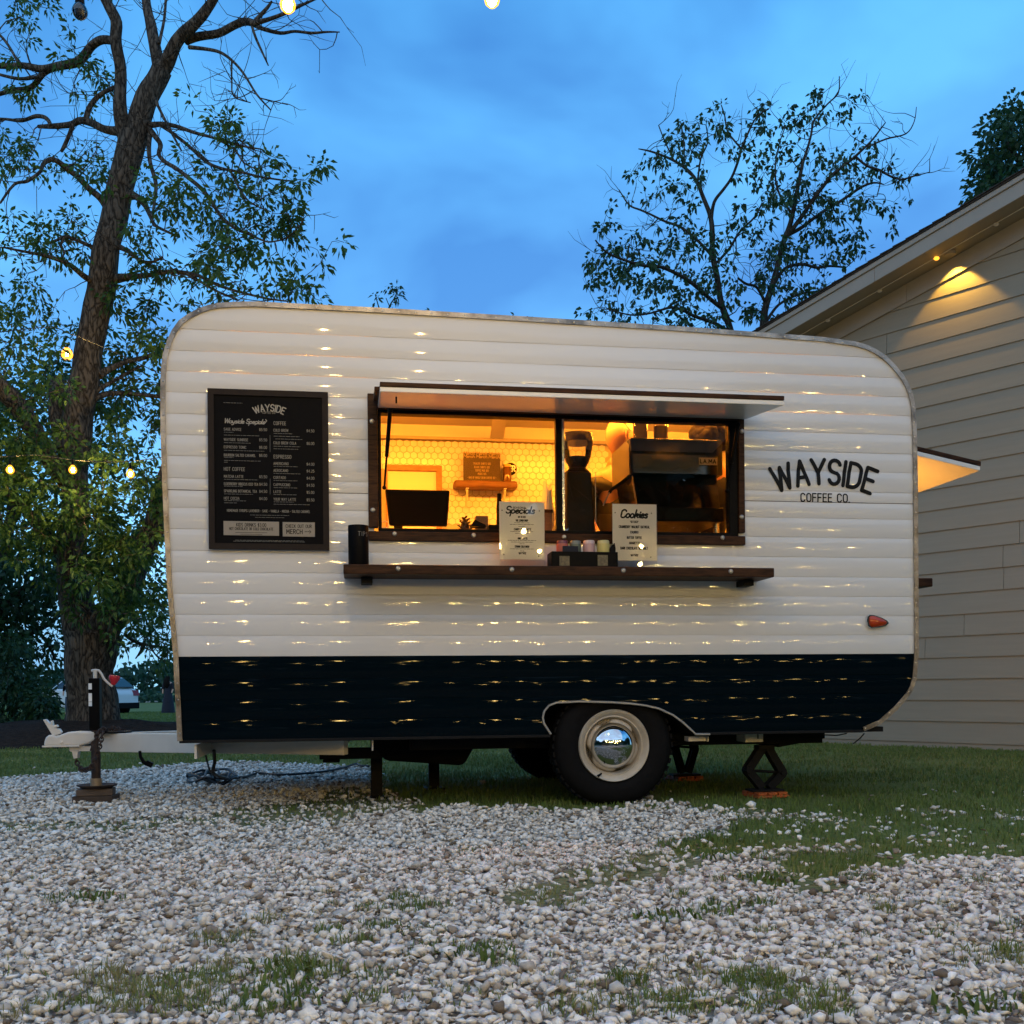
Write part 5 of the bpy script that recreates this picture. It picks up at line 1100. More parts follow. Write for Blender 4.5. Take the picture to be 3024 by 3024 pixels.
# ================================================================== people
def skin_mesh(name, nodes, edges, m, parent=None, sub=2, root=0):
    me = bpy.data.meshes.new(name); me.from_pydata([n_[0] for n_ in nodes], edges, []); me.materials.append(m)
    o = bpy.data.objects.new(name, me); col.objects.link(o)
    if parent: o.parent = parent
    s = o.modifiers.new('skin', 'SKIN'); s.use_smooth_shade = True
    sv = me.skin_vertices[0].data
    for i, n_ in enumerate(nodes):
        r = n_[1]; sv[i].radius = r if hasattr(r, '__len__') else (r, r)
        sv[i].use_root = (i == root)
    if sub: ss = o.modifiers.new('sub', 'SUBSURF'); ss.levels = sub; ss.render_levels = sub
    return o
def head(parent, c, face, r=.105, ear=True, hairmat=None, long=False, mskin='skin'):
    """a head with brow, nose, chin and ears; face = unit direction looked in"""
    f = Vector(face).normalized(); u = Vector((0, 0, 1)); s_ = f.cross(u).normalized()
    bm = bmesh.new(); bmesh.ops.create_icosphere(bm, subdivisions=4, radius=1)
    for v in bm.verts:
        x, y, z = v.co          # x side, y forward, z up
        k = 1.0
        px, py, pz = x*.76, y*.98, z*1.18
        if z < -.1: t = min(1, (-z-.1)/.9); px *= 1-.32*t; py = py*(1-.18*t)+.10*t*(1 if y > -.2 else -.3)
        # nose
        n_ = math.exp(-((x/.13)**2+((z+.08)/.20)**2)) if y > .5 else 0; py += .26*n_*(1-.5*max(0, z))
        if y > .3: py -= .10*(math.exp(-(((abs(x)-.33)/.16)**2+((z-.10)/.13)**2)))      # eye hollows
        if y > .3: py += .05*math.exp(-((x/.28)**2+((z+.48)/.07)**2)); 
        if y > .3: py += .05*math.exp(-((x/.5)**2+((z-.30)/.10)**2))
        v.co = Vector(c)+(s_*px+f*py+u*pz)*r
    me = bpy.data.meshes.new('head'); bm.to_mesh(me); bm.free(); me.shade_smooth(); me.materials.append(M[mskin]); o = bpy.data.objects.new('head', me); col.objects.link(o); o.parent = parent
    q = MB()
    for sg in (-1, 1):
        ec = Vector(c)+s_*sg*.74*r-f*.02*r-u*.02*r
        pts_ = [ec+u*.30*r-f*.04*r, ec+u*.36*r+s_*sg*.10*r-f*.16*r, ec+u*.22*r+s_*sg*.16*r-f*.26*r, ec-u*.02*r+s_*sg*.12*r-f*.22*r, ec-u*.26*r+s_*sg*.05*r-f*.06*r, ec-u*.30*r]
        q.tube(pts_, [.06*r, .09*r, .10*r, .09*r, .08*r, .05*r], 8); q.ball(ec+s_*sg*.03*r-f*.08*r, .16*r, 8, 6, (.6, .8, 1.3))
    q.build('ear', M[mskin], parent, smooth=True, ang=80)
    q = MB()
    for sg in (-1, 1): q.ball(Vector(c)+s_*sg*.30*r+f*.84*r+u*.10*r, .085*r, 8, 6)
    q.build('eye', M['black'], parent, smooth=True)
    return o, s_, f, u
# barista behind the grinder, turned to the right
d = .95; hc_ = tl(1846, 1302, d)
hr_ = .122
P1, B = inner('person', 'person in an olive shirt with cropped hair turned to the right inside the trailer', 'person', (tx(1800, 1450, d), d, IZ0))
def L(u, v, dd=d): return tl(u, v, dd)-B
neck = L(1822, 1385); sh = L(1778, 1412)
nodes = [(L(1806, 1700), (.17, .13)), (L(1802, 1580), (.175, .125)), (L(1804, 1470), (.18, .12)), (L(1812, 1415), (.11, .08)), (neck, .065), (L(1836, 1345), .07),
         (L(1735, 1432, d-.05), .075), (L(1722, 1520, d-.1), .058), (L(1765, 1600, d-.28), .043), (L(1795, 1600, d-.36), .036),
         (L(1872, 1425, d+.1), .075), (L(1890, 1500, d+.05), .055), (L(1850, 1570, d-.15), .042), (L(1820, 1585, d-.26), .036)]
edges = [(0, 1), (1, 2), (2, 3), (3, 4), (4, 5), (3, 6), (6, 7), (7, 8), (8, 9), (3, 10), (10, 11), (11, 12), (12, 13)]
nodes = [(n_[0], n_[1]) for n_ in nodes]
skin_mesh('body', nodes, edges, M['skin'], P1)
sn = [(n_[0], tuple(x+.016 for x in n_[1]) if hasattr(n_[1], '__len__') else n_[1]+.016) for n_ in (nodes[:4]+nodes[6:8]+nodes[10:12])]
skin_mesh('shirt', sn, [(0, 1), (1, 2), (2, 3), (3, 4), (4, 5), (3, 6), (6, 7)], M['olive'], P1)
legs = [(L(1806, 1690), (.17, .13)), (Vector((-.09, 0, .55)), .10), (Vector((-.1, .0, .08)), .06), (Vector((.10, 0, .55)), .10), (Vector((.11, 0, .08)), .06)]
skin_mesh('trousers', legs, [(0, 1), (1, 2), (0, 3), (3, 4)], M['dark_cloth'], P1)
hd, s_, f_, u_ = head(P1, L(1838, 1300), (.95, .30, -.18), hr_)
q = MB(); c = L(1838, 1300)
# cropped hair and beard shadow along the jaw
for i in range(7):
    t = i/6; q.ball(c+s_*(-.70*hr_*(1-.25*t))*1.0+f_*hr_*(-.10+.55*t)-u_*hr_*(.25+.75*t), hr_*.20, 8, 6, (1, 1, 1.2)); q.ball(c+s_*(.70*hr_*(1-.25*t))+f_*hr_*(-.10+.55*t)-u_*hr_*(.25+.75*t), hr_*.20, 8, 6, (1, 1, 1.2))
q.build('beard', mat('short_beard', (.10, .045, .02), .8), P1, smooth=True)
q = MB(); q.tube([L(1846, 1250, d-.11), L(1852, 1258, d-.12), L(1856, 1264, d-.12), L(1862, 1270, d-.11), L(1868, 1272, d-.09)], .0035, 6); q.ball(L(1846, 1250, d-.11), .009, 8, 6); q.build('cap_cord', M['white_cord'], P1, smooth=True)
# second person, only the dark hair shows above the machine
d = 1.0
P2, B = inner('person', 'person with dark hair bent down behind the right end of the espresso machine', 'person', (tx(2098, 1450, d), d, IZ0))
c = L(2094, 1302)
nodes = [(Vector((.05, .35, .72)), (.15, .12)), (Vector((.03, .22, 1.0)), (.17, .11)), (Vector((0.0, .08, 1.22)), (.12, .08)), (c*.85+Vector((0, .02, .15)), .06), (c, .07), (Vector((.19, .1, 1.15)), .06), (Vector((.24, -.02, .9)), .05), (Vector((.18, -.2, .74)), .04), (Vector((-.19, .1, 1.15)), .06), (Vector((-.24, -.02, .9)), .05), (Vector((-.16, -.2, .74)), .04)]
skin_mesh('body', nodes, [(0, 1), (1, 2), (2, 3), (3, 4), (2, 5), (5, 6), (6, 7), (2, 8), (8, 9), (9, 10)], M['skin'], P2)
skin_mesh('shirt', [(n_[0], tuple(x+.018 for x in n_[1]) if hasattr(n_[1], '__len__') else n_[1]+.018) for n_ in (nodes[:3]+nodes[5:7]+nodes[8:10])], [(0, 1), (1, 2), (2, 3), (3, 4), (2, 5), (5, 6)], M['dark_cloth'], P2)
skin_mesh('trousers', [(Vector((.05, .35, .70)), (.16, .12)), (Vector((-.05, .3, .4)), .09), (Vector((-.05, .33, .06)), .06), (Vector((.15, .3, .4)), .09), (Vector((.15, .33, .06)), .06)], [(0, 1), (1, 2), (0, 3), (3, 4)], M['denim'], P2)
head(P2, c, (-.6, -.5, -.6), .112)
q = MB(); rr = random.Random(3)
for i in range(70):
    a = rr.uniform(0, 6.28); e = rr.uniform(-.2, 1.55); v = Vector((math.cos(a)*math.cos(e)*.95, math.sin(a)*math.cos(e), math.sin(e)*1.05))*.098; q.ball(c+v, rr.uniform(.045, .058), 9, 7)
q.build('hair', M['hair'], P2, smooth=True, ang=80)
# two people far out on the lawn
def far_person(name_label, u, vtop, vbot, Y, top, bottom, gown):
    g = at(u, vbot, Y); t = at(u, vtop, Y); hgt = t.z-g.z; s = hgt/1.66
    o = thing('person', name_label, 'person', tuple(g))
    V_ = lambda x, y, z: Vector((x*s, y*s, z*s))
    nd = [(V_(0, 0, .95), (.14*s, .10*s)), (V_(0, 0, 1.15), (.13*s, .10*s)), (V_(0, 0, 1.36), (.12*s, .08*s)), (V_(0, 0, 1.46), .05*s), (V_(0, 0, 1.52), .055*s), (V_(.18, 0, 1.32), .05*s), (V_(.22, -.02, 1.05), .04*s), (V_(.2, -.14, .9), .032*s), (V_(-.18, 0, 1.32), .05*s), (V_(-.22, -.02, 1.05), .04*s), (V_(-.2, -.1, .86), .032*s), (V_(.09, 0, .5), .075*s), (V_(.09, .02, .08), .05*s), (V_(.1, -.12, .04), .04*s), (V_(-.09, 0, .5), .075*s), (V_(-.09, .02, .08), .05*s), (V_(-.1, -.12, .04), .04*s)]
    ed = [(0, 1), (1, 2), (2, 3), (3, 4), (2, 5), (5, 6), (6, 7), (2, 8), (8, 9), (9, 10), (0, 11), (11, 12), (12, 13), (0, 14), (14, 15), (15, 16)]
    skin_mesh('body', nd, ed, M['skin'], o, 1)
    gr_ = lambda L_: [(n_[0], tuple(x+.02*s for x in n_[1]) if hasattr(n_[1], '__len__') else n_[1]+.02*s) for n_ in L_]
    skin_mesh('shirt', gr_(nd[:3]+nd[5:7]+nd[8:10]), [(0, 1), (1, 2), (2, 3), (3, 4), (2, 5), (5, 6)], top, o, 1)
    if gown:
        q = MB(); q.lathe([(.30*s, .02*s), (.27*s, .3*s), (.2*s, .7*s), (.155*s, 1.0*s), (.14*s, 1.1*s)], (0, 0, 0), (0, 0, 1), 18); q.build('long_skirt', bottom, o, smooth=True)
    else: skin_mesh('trousers', gr_([nd[0], nd[11], nd[12], nd[14], nd[15]]), [(0, 1), (1, 2), (0, 3), (3, 4)], bottom, o, 1)
    head(o, V_(0, 0, 1.54), (0.3, 1, 0), .1*s)
    q = MB(); q.ball(V_(0, -.035, 1.565), .118*s, 12, 8, (.92, .95, 1.1))
    if gown: q.ball(V_(-.03, -.10, 1.36), .13*s, 10, 8, (1.15, .6, 1.9))
    q.build('hair', M['hair'], o, smooth=True)
far_person('person with long hair and a long dark skirt out on the far lawn', 497, 1996, 2106, 38, M['dark_cloth'], M['dark_cloth'], True)
far_person('person in a dark top and jeans standing by the white car behind the trunk', 203, 2003, 2110, 36, M['black_matte'], M['denim'], False)

# ================================================================== white car on the lawn
cb = at(247, 2112, 41); car = thing('parked_car', 'white estate car parked on the lawn behind the big tree', 'car', (cb.x, cb.y, cb.z))
RC = Matrix.Rotation(R(-28), 4, 'Z'); sC = .98
def cpt(x, y, z): return RC @ Vector((x*sC, y*sC, z*sC))
prof_ = [(-2.1, .32), (-2.2, .62), (-2.1, .88), (-1.3, 1.02), (-.75, 1.08), (2.05, 1.06), (2.2, .9), (2.2, .42), (2.1, .30)]
cab = [(-1.0, 1.04), (-.35, 1.46), (.2, 1.55), (1.5, 1.52), (2.05, 1.1)]
def cprism(pl, w, in_=0): 
    q = MB(); n_ = len(pl); q.add([cpt(x, -w+in_*(z > 1.2), z) for x, z in pl]+[cpt(x, w-in_*(z > 1.2), z) for x, z in pl], [tuple(range(n_)), tuple(range(2*n_-1, n_-1, -1))]+[(i, i+n_, (i+1) % n_+n_, (i+1) % n_) for i in range(n_)]); return q
cprism(prof_, .9).build('body', M['car_white'], car, bevel=.10*sC, segs=3)
cprism(cab, .80, .12).build('cabin', M['car_white'], car, bevel=.05)
cprism([(-.80, 1.09), (-.30, 1.41), (.55, 1.46), (.55, 1.09)], .815, .115).build('window', M['car_glass'], car); cprism([(.66, 1.09), (.66, 1.46), (1.45, 1.44), (1.8, 1.12)], .815, .115).build('window', M['car_glass'], car)
q = MB(); P = [(1.60, -.62, 1.47), (1.60, .62, 1.47), (2.09, .70, 1.12), (2.09, -.70, 1.12)]; q.add([cpt(x+.02, y, z+.02) for x, y, z in P]+[cpt(x-.05, y, z-.03) for x, y, z in P], [(0, 1, 2, 3), (7, 6, 5, 4), (0, 4, 5, 1), (1, 5, 6, 2), (2, 6, 7, 3), (3, 7, 4, 0)]); q.build('rear_window', M['car_glass'], car)
for y in (-.74, .74):
    q = MB(); q.hexa([cpt(2.12, y-.14, .78), cpt(2.23, y-.14, .78), cpt(2.23, y+.14, .78), cpt(2.12, y+.14, .78), cpt(2.1, y-.14, 1.0), cpt(2.18, y-.14, 1.0), cpt(2.18, y+.14, 1.0), cpt(2.1, y+.14, 1.0)]); q.build('tail_light', M['tail_red'], car)
q = MB(); q.hexa([cpt(2.0, -.88, .26), cpt(2.24, -.88, .26), cpt(2.24, .88, .26), cpt(2.0, .88, .26), cpt(2.0, -.88, .5), cpt(2.24, -.88, .5), cpt(2.24, .88, .5), cpt(2.0, .88, .5)]); q.build('bumper', M['black_matte'], car, bevel=.03)
for x in (-1.35, 1.35):
    for y in (-.82, .82):
        q = MB(); q.lathe([(.19, -.1), (.31, -.1), (.33, -.07), (.33, .07), (.31, .1), (.19, .1)], cpt(x, y, .33), RC @ Vector((0, 1, 0)), 22); w_ = q.build('wheel', M['rubber'], car, smooth=True)
        q = MB(); q.lathe([(.19, -.09), (.19, .09), (.05, .10), (.001, .1)], cpt(x, y, .33), RC @ Vector((0, math.copysign(1, y), 0)), 16); q.build('rim', M['steel'], w_, smooth=True)

# ================================================================== wooden blocks, levelling pads, cable
p = tl(282, 2344, dJ); zb1 = z0-.0155
hb = zb1/2
b1 = thing('wood_block', 'weathered wooden block under the tongue jack foot, lower of the two', 'block', tuple(T @ Vector((jx, dJ, 0))), 'blocks under the tongue jack')
def wblock(par, P_, w, dpt, z0_, z1_, yaw, m):
    q = MB(); q.box(-w/2, w/2, -dpt/2, dpt/2, z0_, z1_); o = q.build('timber', m, par, bevel=.004); o.rotation_euler = (0, 0, yaw); return o
mwb = mat('weathered_timber', (.085, .06, .045), .9, c2=(.035, .027, .022), scale=14, stretch=(1, 8, 8), bump=.4, bdist=.003)
wblock(b1, None, .235, .16, .004, hb, .10, mwb)
b2 = thing('wood_block', 'tan wooden block directly beneath the jack foot, upper of the two', 'block', tuple(T @ Vector((jx, dJ, 0))), 'blocks under the tongue jack')
wblock(b2, None, .205, .15, hb+.001, zb1-.001, .24, mat('tan_timber', (.14, .10, .07), .85, c2=(.07, .05, .04), scale=12, stretch=(1, 8, 8), bump=.4, bdist=.003))
def pad(x, y, label):
    P_ = T @ Vector((x, y, 0)); o = thing('leveling_pad', label, 'leveling pad', tuple(P_), 'orange pads under the stabiliser jacks')
    q = MB(); q.box(-.105, .105, -.105, .105, .002, .016)
    for i in range(3):
        for j in range(3): q.box(-.098+i*.068, -.098+i*.068+.058, -.098+j*.068, -.098+j*.068+.058, .0162, .034)
    r_ = q.build('block', M['orange'], o, bevel=.003); r_.rotation_euler = (0, 0, .3)
pad(J1.x, .28, 'orange plastic leveling pad under the near jack at the rear'); pad(J2.x, 1.45, 'orange plastic leveling pad under the far jack behind the tyre')
gA = lambda u, v: ground_at(u, v)+Vector((0, 0, .012))
q = MB(); dn = [T @ tl(632, 2215, .33), T @ tl(634, 2250, .36), T @ tl(632, 2285, .36)]
cpile = []
rr = random.Random(5)
for i in range(44):
    a = i*.62; uu = 628+78*math.cos(a)*(.6+.4*math.sin(i*.21)); vv = 2312+13*math.sin(a)+rr.uniform(-3, 3); pnt = ground_at(uu, vv); pnt.z = .012+.03*rr.random()+.012*(i % 4); cpile.append(pnt)
tail = [gA(u, v)+Vector((0, 0, .02)) for u, v in ((715, 2308), (760, 2296), (820, 2300), (880, 2298), (960, 2290), (1010, 2280), (1040, 2270), (1053, 2266), (1064, 2272), (1090, 2274))]
def smooth_path(P, k=4):
    out_ = []
    for i in range(len(P)-1):
        p0_, p1_, p2_, p3_ = P[max(0, i-1)], P[i], P[i+1], P[min(len(P)-1, i+2)]
        for j in range(k):
            t = j/k; out_.append(.5*((2*p1_)+(p2_-p0_)*t+(2*p0_-5*p1_+4*p2_-p3_)*t*t+(3*p1_-p0_-3*p2_+p3_)*t**3))
    return out_+[P[-1]]
q.tube(smooth_path(dn+cpile+tail, 5), .0095, 6); cbl = q.build('power_cable', M['cord'], smooth=True)
tag(cbl, 'black power cable hanging from the trailer and coiled on the gravel', 'cable')
q = MB(); q.tube(smooth_path([T @ tl(605, 2220, .4), T @ tl(612, 2250, .42), T @ tl(622, 2278, .45), gA(640, 2300), gA(690, 2320), gA(760, 2316), gA(860, 2306), gA(940, 2298)], 5), .0055, 6); c2 = q.build('power_cable', M['cord'], smooth=True)
tag(c2, 'thinner black lead running across the gravel behind the coiled cable', 'cable')

# ================================================================== house on the right
WD = Vector((-.651, .759, 0)); WD.normalize(); WN = Vector((-WD.y, WD.x, 0))      # along the wall, away from us; outward normal faces the camera
if WN.y > 0: WN = -WN
g_ = ground_at(3024, 2218); HB = Vector((g_.x, g_.y, 0))
HT = Matrix(((WD.x, -WN.x, 0, HB.x), (WD.y, -WN.y, 0, HB.y), (0, 0, 1, 0), (0, 0, 0, 1)))     # local x along wall (away), y into the house
house = thing('house', 'taupe clapboard house with a sloping gable eave right of the trailer', 'house', frame=HT)
def hl(u, v, d=0.0):
    r = ray(u, v); o = Vector((0, 0, H)); t = (d-(o-HB).dot(-WN))/r.dot(-WN); p = o+r*t-HB
    return Vector((p.dot(WD), d, p.z))
OV = -.45
f0, f1 = hl(3024, 512, OV), hl(2235, 983, OV); sl = (f1.z-f0.z)/(f1.x-f0.x)
fb = hl(3024, 575, OV).z-f0.z
ztop = lambda x: f0.z+sl*(x-f0.x)
HX0, HX1 = -4.5, 9.0
vv = [1034.6, 1098.8, 1165, 1229, 1293.5, 1357.7, 1424, 1486, 1550, 1616.6, 1680.8]
zz_ = [hl(2900, v).z for v in vv]; PIT = (zz_[0]-zz_[-1])/(len(vv)-1); Z0 = zz_[0]
k0 = math.floor((0-Z0)/PIT); rake = lambda x: ztop(x)+fb-.02
rr = random.Random(2); nb_ = 0
k = k0; bjoint = {0: hl(2620, 1050).x}
while True:
    zb0 = Z0+k*PIT; zt0 = zb0+PIT+.02
    lo = max(zb0, -.05)
    # the board ends where the rake cuts it: x where rake = z
    xe0 = (lo-f0.z-fb+.02)/sl+f0.x; xe1 = (zt0-f0.z-fb+.02)/sl+f0.x
    if xe0 < HX0+.1: break
    cuts = [HX0]; x = HX0+rr.uniform(.8, 7.2)
    if k == round((hl(2620, 1050).z-Z0)/PIT): x = hl(2620, 1048).x
    while x < min(HX1, xe0)-.3: cuts.append(x); x += 7.32
    cuts.append(min(HX1, max(xe0, xe1)))
    for a, c in zip(cuts, cuts[1:]):
        a2 = a+.0025; q = MB(); e0 = min(c-.0025, xe0); e1 = min(c-.0025, xe1)
        if e0 <= a2: continue
        e1 = max(e1, a2+.001)
        q.hexa([(a2, -.017, lo), (e0, -.017, lo), (e0, .004, lo), (a2, .004, lo), (a2, -.002, zt0), (e1, -.002, zt0), (e1, .006, zt0), (a2, .006, zt0)])
        q.build('siding_board', M['siding'], house); nb_ += 1
    k += 1
q = MB(); q.add([(HX0, .008, -.1), (HX1, .008, -.1), (HX1, .008, ztop(HX1)), (HX0, .008, ztop(HX0)), (HX0, 4, -.1), (HX1, 4, -.1), (HX1, 4, ztop(HX1)), (HX0, 4, ztop(HX0))], [(0, 1, 2, 3), (7, 6, 5, 4), (0, 4, 5, 1), (1, 5, 6, 2), (2, 6, 7, 3), (3, 7, 4, 0)]); q.build('wall', M['trim_paint'], house)
def slab(x0_, x1_, y0_, y1_, o0, o1, name, m, bev=.004, par=house):
    q = MB(); q.hexa([(x0_, y0_, ztop(x0_)+o0), (x1_, y0_, ztop(x1_)+o0), (x1_, y1_, ztop(x1_)+o0), (x0_, y1_, ztop(x0_)+o0), (x0_, y0_, ztop(x0_)+o1), (x1_, y0_, ztop(x1_)+o1), (x1_, y1_, ztop(x1_)+o1), (x0_, y1_, ztop(x0_)+o1)]); return q.build(name, m, par, bevel=bev)
xj = hl(2582, 800, OV).x
slab(HX0, xj-.001, OV, OV+.02, fb, -.055, 'fascia_board', M['trim_paint']); slab(xj+.001, HX1, OV, OV+.02, fb, -.055, 'fascia_board', M['trim_paint'])
slab(HX0, HX1, OV-.018, OV+.02, -.052, -.002, 'shingle_mould', M['trim_paint'])
slab(HX0, HX1, OV+.021, -.001, fb+.015, fb+.03, 'soffit', M['soffit'])
roof = slab(HX0, HX1, OV-.03, 4.3, 0, .018, 'roof', M['shingle'])
q = MB(); x = HX0
while x < HX1:                                        # shingle ends showing along the rake
    q.hexa([(x, OV-.045, ztop(x)+.019), (x+.14, OV-.045, ztop(x+.14)+.019), (x+.14, OV+.3, ztop(x+.14)+.019), (x, OV+.3, ztop(x)+.019), (x, OV-.045, ztop(x)+.024), (x+.14, OV-.045, ztop(x+.14)+.034), (x+.14, OV+.3, ztop(x+.14)+.034), (x, OV+.3, ztop(x)+.024)]); x += .143
q.build('shingle_edge', M['shingle'], roof, kind='stuff')
fr0 = hl(3024, 705).z-ztop(hl(3024, 705).x)
xs_ = hl(2681, 888).x
slab(HX0, xs_-.0015, -.032, -.018, fr0, fb+.012, 'frieze_board', M['trim_paint']); slab(xs_+.0015, HX1, -.032, -.018, fr0, fb+.012, 'frieze_board', M['trim_paint'])
# festoon cord under the eave
yc = OV+.20
cordp = [hl(u, v, yc) for u, v in ((2410, 1000), (2445, 978), (2598, 892), (2766, 802), (2851, 752), (2942, 697), (3040, 636))]
def under(p, dz=.02): return Vector((p.x, yc, ztop(p.x)+fb+.013-dz))
sb = under(cordp[3])
stl = thing('string_light', 'pale cord of small festoon lights pinned under the house eave', 'string light', tuple(HT @ under(cordp[0])))
q = MB(); q.tube([HT @ under(Vector((HX1*.7, 0, 0)))]+[HT @ under(p, .02+.008*(i % 2)) for i, p in enumerate(cordp[::-1])][::-1][::-1], .0055, 6)
pth = sorted([HX0+.2]+[p.x for p in cordp]+[6.0]); q = MB(); q.tube([HT @ under(Vector((x, 0, 0)), .02) for x in pth], .0055, 6); q.build('cord', M['white_cord'], stl, off=stl.location, smooth=True)
for i, p in enumerate(cordp):
    if i in (0, 4): continue
    c = HT @ under(p, .032); q = MB(); q.ball(c, .022, 10, 8, (1.3, 1, .9)); q.build('bulb', M['bulb'] if i == 3 else M['white_cord'], stl, off=stl.location, smooth=True)
# shaded downlight throwing a scallop on the wall
sx = hl(2815, 790, -.10).x
dl = bpy.data.objects.new('eave_light', None)
q = MB(); zc2 = ztop(sx)+fb+.012; q.lathe([(.055, zc2-.03), (.06, zc2-.0005), (.001, zc2-.0004)], (sx, -.16, 0), (0, 0, 1), 20); fx_ = q.build('eave_light', M['soffit'], house, smooth=True)
sp_d = bpy.data.lights.new('eave_spot', 'SPOT'); sp = bpy.data.objects.new('eave_spot', sp_d); col.objects.link(sp); sp.parent = house
sp.location = (sx, -.16, zc2-.05); sp_d.energy = 42; sp_d.color = (1, .54, .07); sp_d.spot_size = R(92); sp_d.spot_blend = .25; sp_d.shadow_soft_size = .02
sp.rotation_euler = (R(12), 0, 0)

# ================================================================== festoon lights
def strand(pts_w, bulbs, label, mb_=M['bulb'], r=.042, drop=.10, off_idx=(), group='festoon strings of bulbs'):
    o = thing('string_light', label, 'string light', tuple(pts_w[0]), group)
    q = MB(); q.tube(smooth_path(pts_w, 6), .005, 5); q.build('cord', M['cord'], o, off=pts_w[0], smooth=True)
    for i, p in enumerate(bulbs):
        p = Vector(p); q = MB(); q.tube([p+Vector((0, 0, drop)), p+Vector((0, 0, r*.9))], [.013, .016], 10); q.tube([p+Vector((0, 0, drop)), p+Vector((0, 0, drop+.03))], .008, 6); s = q.build('socket', M['black'], o, off=pts_w[0], smooth=True)
        q = MB(); q.lathe([(.014, r*1.25), (r*.45, r*1.05), (r*.85, r*.5), (r, 0), (r*.88, -r*.5), (r*.5, -r*.9), (.001, -r*1.02)], p, (0, 0, 1), 16); bl = q.build('bulb', M['bulb_off'] if i in off_idx else mb_, o, off=pts_w[0], smooth=True)
        if mb_ is M['bulb']:
            q = MB(); q.ball(p, .017, 8, 6, (1, 1, 1.4)); q.build('filament', M['cord'] if i in off_idx else M['filament'], bl, off=pts_w[0], smooth=True)
    return o
Ya = 12.0
strand([at(u, v, Ya) for u, v in ((-120, 992), (0, 981), (148, 966), (200, 984), (242, 998), (377, 1058), (478, 1105), (620, 1150))], [at(198, 1046, Ya)], 'festoon cord with one large glowing bulb in front of the tall trunk', r=.066)
Yb = 11.6
strand([at(u, v, Yb) for u, v in ((-120, 1352), (30, 1348), (108, 1344), (215, 1358), (300, 1364), (385, 1362), (480, 1350), (600, 1330))], [at(30, 1388, Yb), at(215, 1388, Yb), at(385, 1400, Yb)], 'festoon cord with three small glowing bulbs among the low leaves', r=.045)
Yc = 3.5
strand([at(-300, -40, 3.2), at(235, -18, Yc), at(850, -55, Yc), at(1453, -75, Yc), at(2200, -120, 3.8)], [at(236, 34, Yc), at(850, 14, Yc), at(1453, -2, Yc)], 'festoon cord overhead with two glowing bulbs and one clear unlit bulb', r=.027, drop=.075, off_idx=(0,))
# more strings cross the yard behind the camera; the trailer skin mirrors them
rr = random.Random(12); k = 0
for (a, c, n_, sag) in (((-3.0, -1.2, 2.6), (7.6, -2.6, 3.1), 9, .2), ((-3.0, -3.6, 3.6), (9.8, -4.6, 3.0), 10, .4), ((-3.6, -7.0, 3.3), (12.5, -6.0, 4.2), 11, .5), ((-3.0, -10.5, 3.4), (14.5, -10.0, 3.4), 11, .5), ((2.0, -2.0, 3.0), (10.5, -9.5, 3.4), 6, .3)):
    a, c = Vector(a), Vector(c); P = []
    for i in range(17):
        t = i/16; p = a.lerp(c, t); p.z -= sag*4*t*(1-t); P.append(p)
    Bq = []
    for i in range(n_):
        t = (i+.5+rr.uniform(-.18, .18))/n_; p = a.lerp(c, t); p.z -= sag*4*t*(1-t)+.13; Bq.append(p)
    names_ = ['nearest string of lit bulbs over the yard facing the trailer', 'second string of lit bulbs over the yard facing the trailer', 'third string of lit bulbs over the yard facing the trailer', 'farthest string of lit bulbs over the yard facing the trailer', 'string of lit bulbs running diagonally away across the yard']
    strand(P, Bq, names_[k], M['bulb_far'], r=.032); k += 1
# ================================================================== gravel
def stone_variant(seed):
    r_ = random.Random(seed); bm = bmesh.new()
    sx, sy_, sz = r_.uniform(.8, 1.35), r_.uniform(.6, 1.0), r_.uniform(.34, .68)
    for i in range(r_.choice((9, 10, 12, 14))):
        v = Vector((r_.gauss(0, 1), r_.gauss(0, 1), r_.gauss(0, 1))).normalized()*r_.uniform(.72, 1.05)
        bm.verts.new((v.x*sx, v.y*sy_, v.z*sz))
    h = bmesh.ops.convex_hull(bm, input=bm.verts)
    bmesh.ops.delete(bm, geom=[v for v in bm.verts if not v.link_faces], context='VERTS')
    bmesh.ops.triangulate(bm, faces=bm.faces); bm.verts.index_update()
    V_ = np.array([v.co[:] for v in bm.verts], np.float32); F_ = np.array([[v.index for v in f.verts] for f in bm.faces], np.int32); bm.free(); return V_, F_
VARS = [stone_variant(100+i) for i in range(16)]
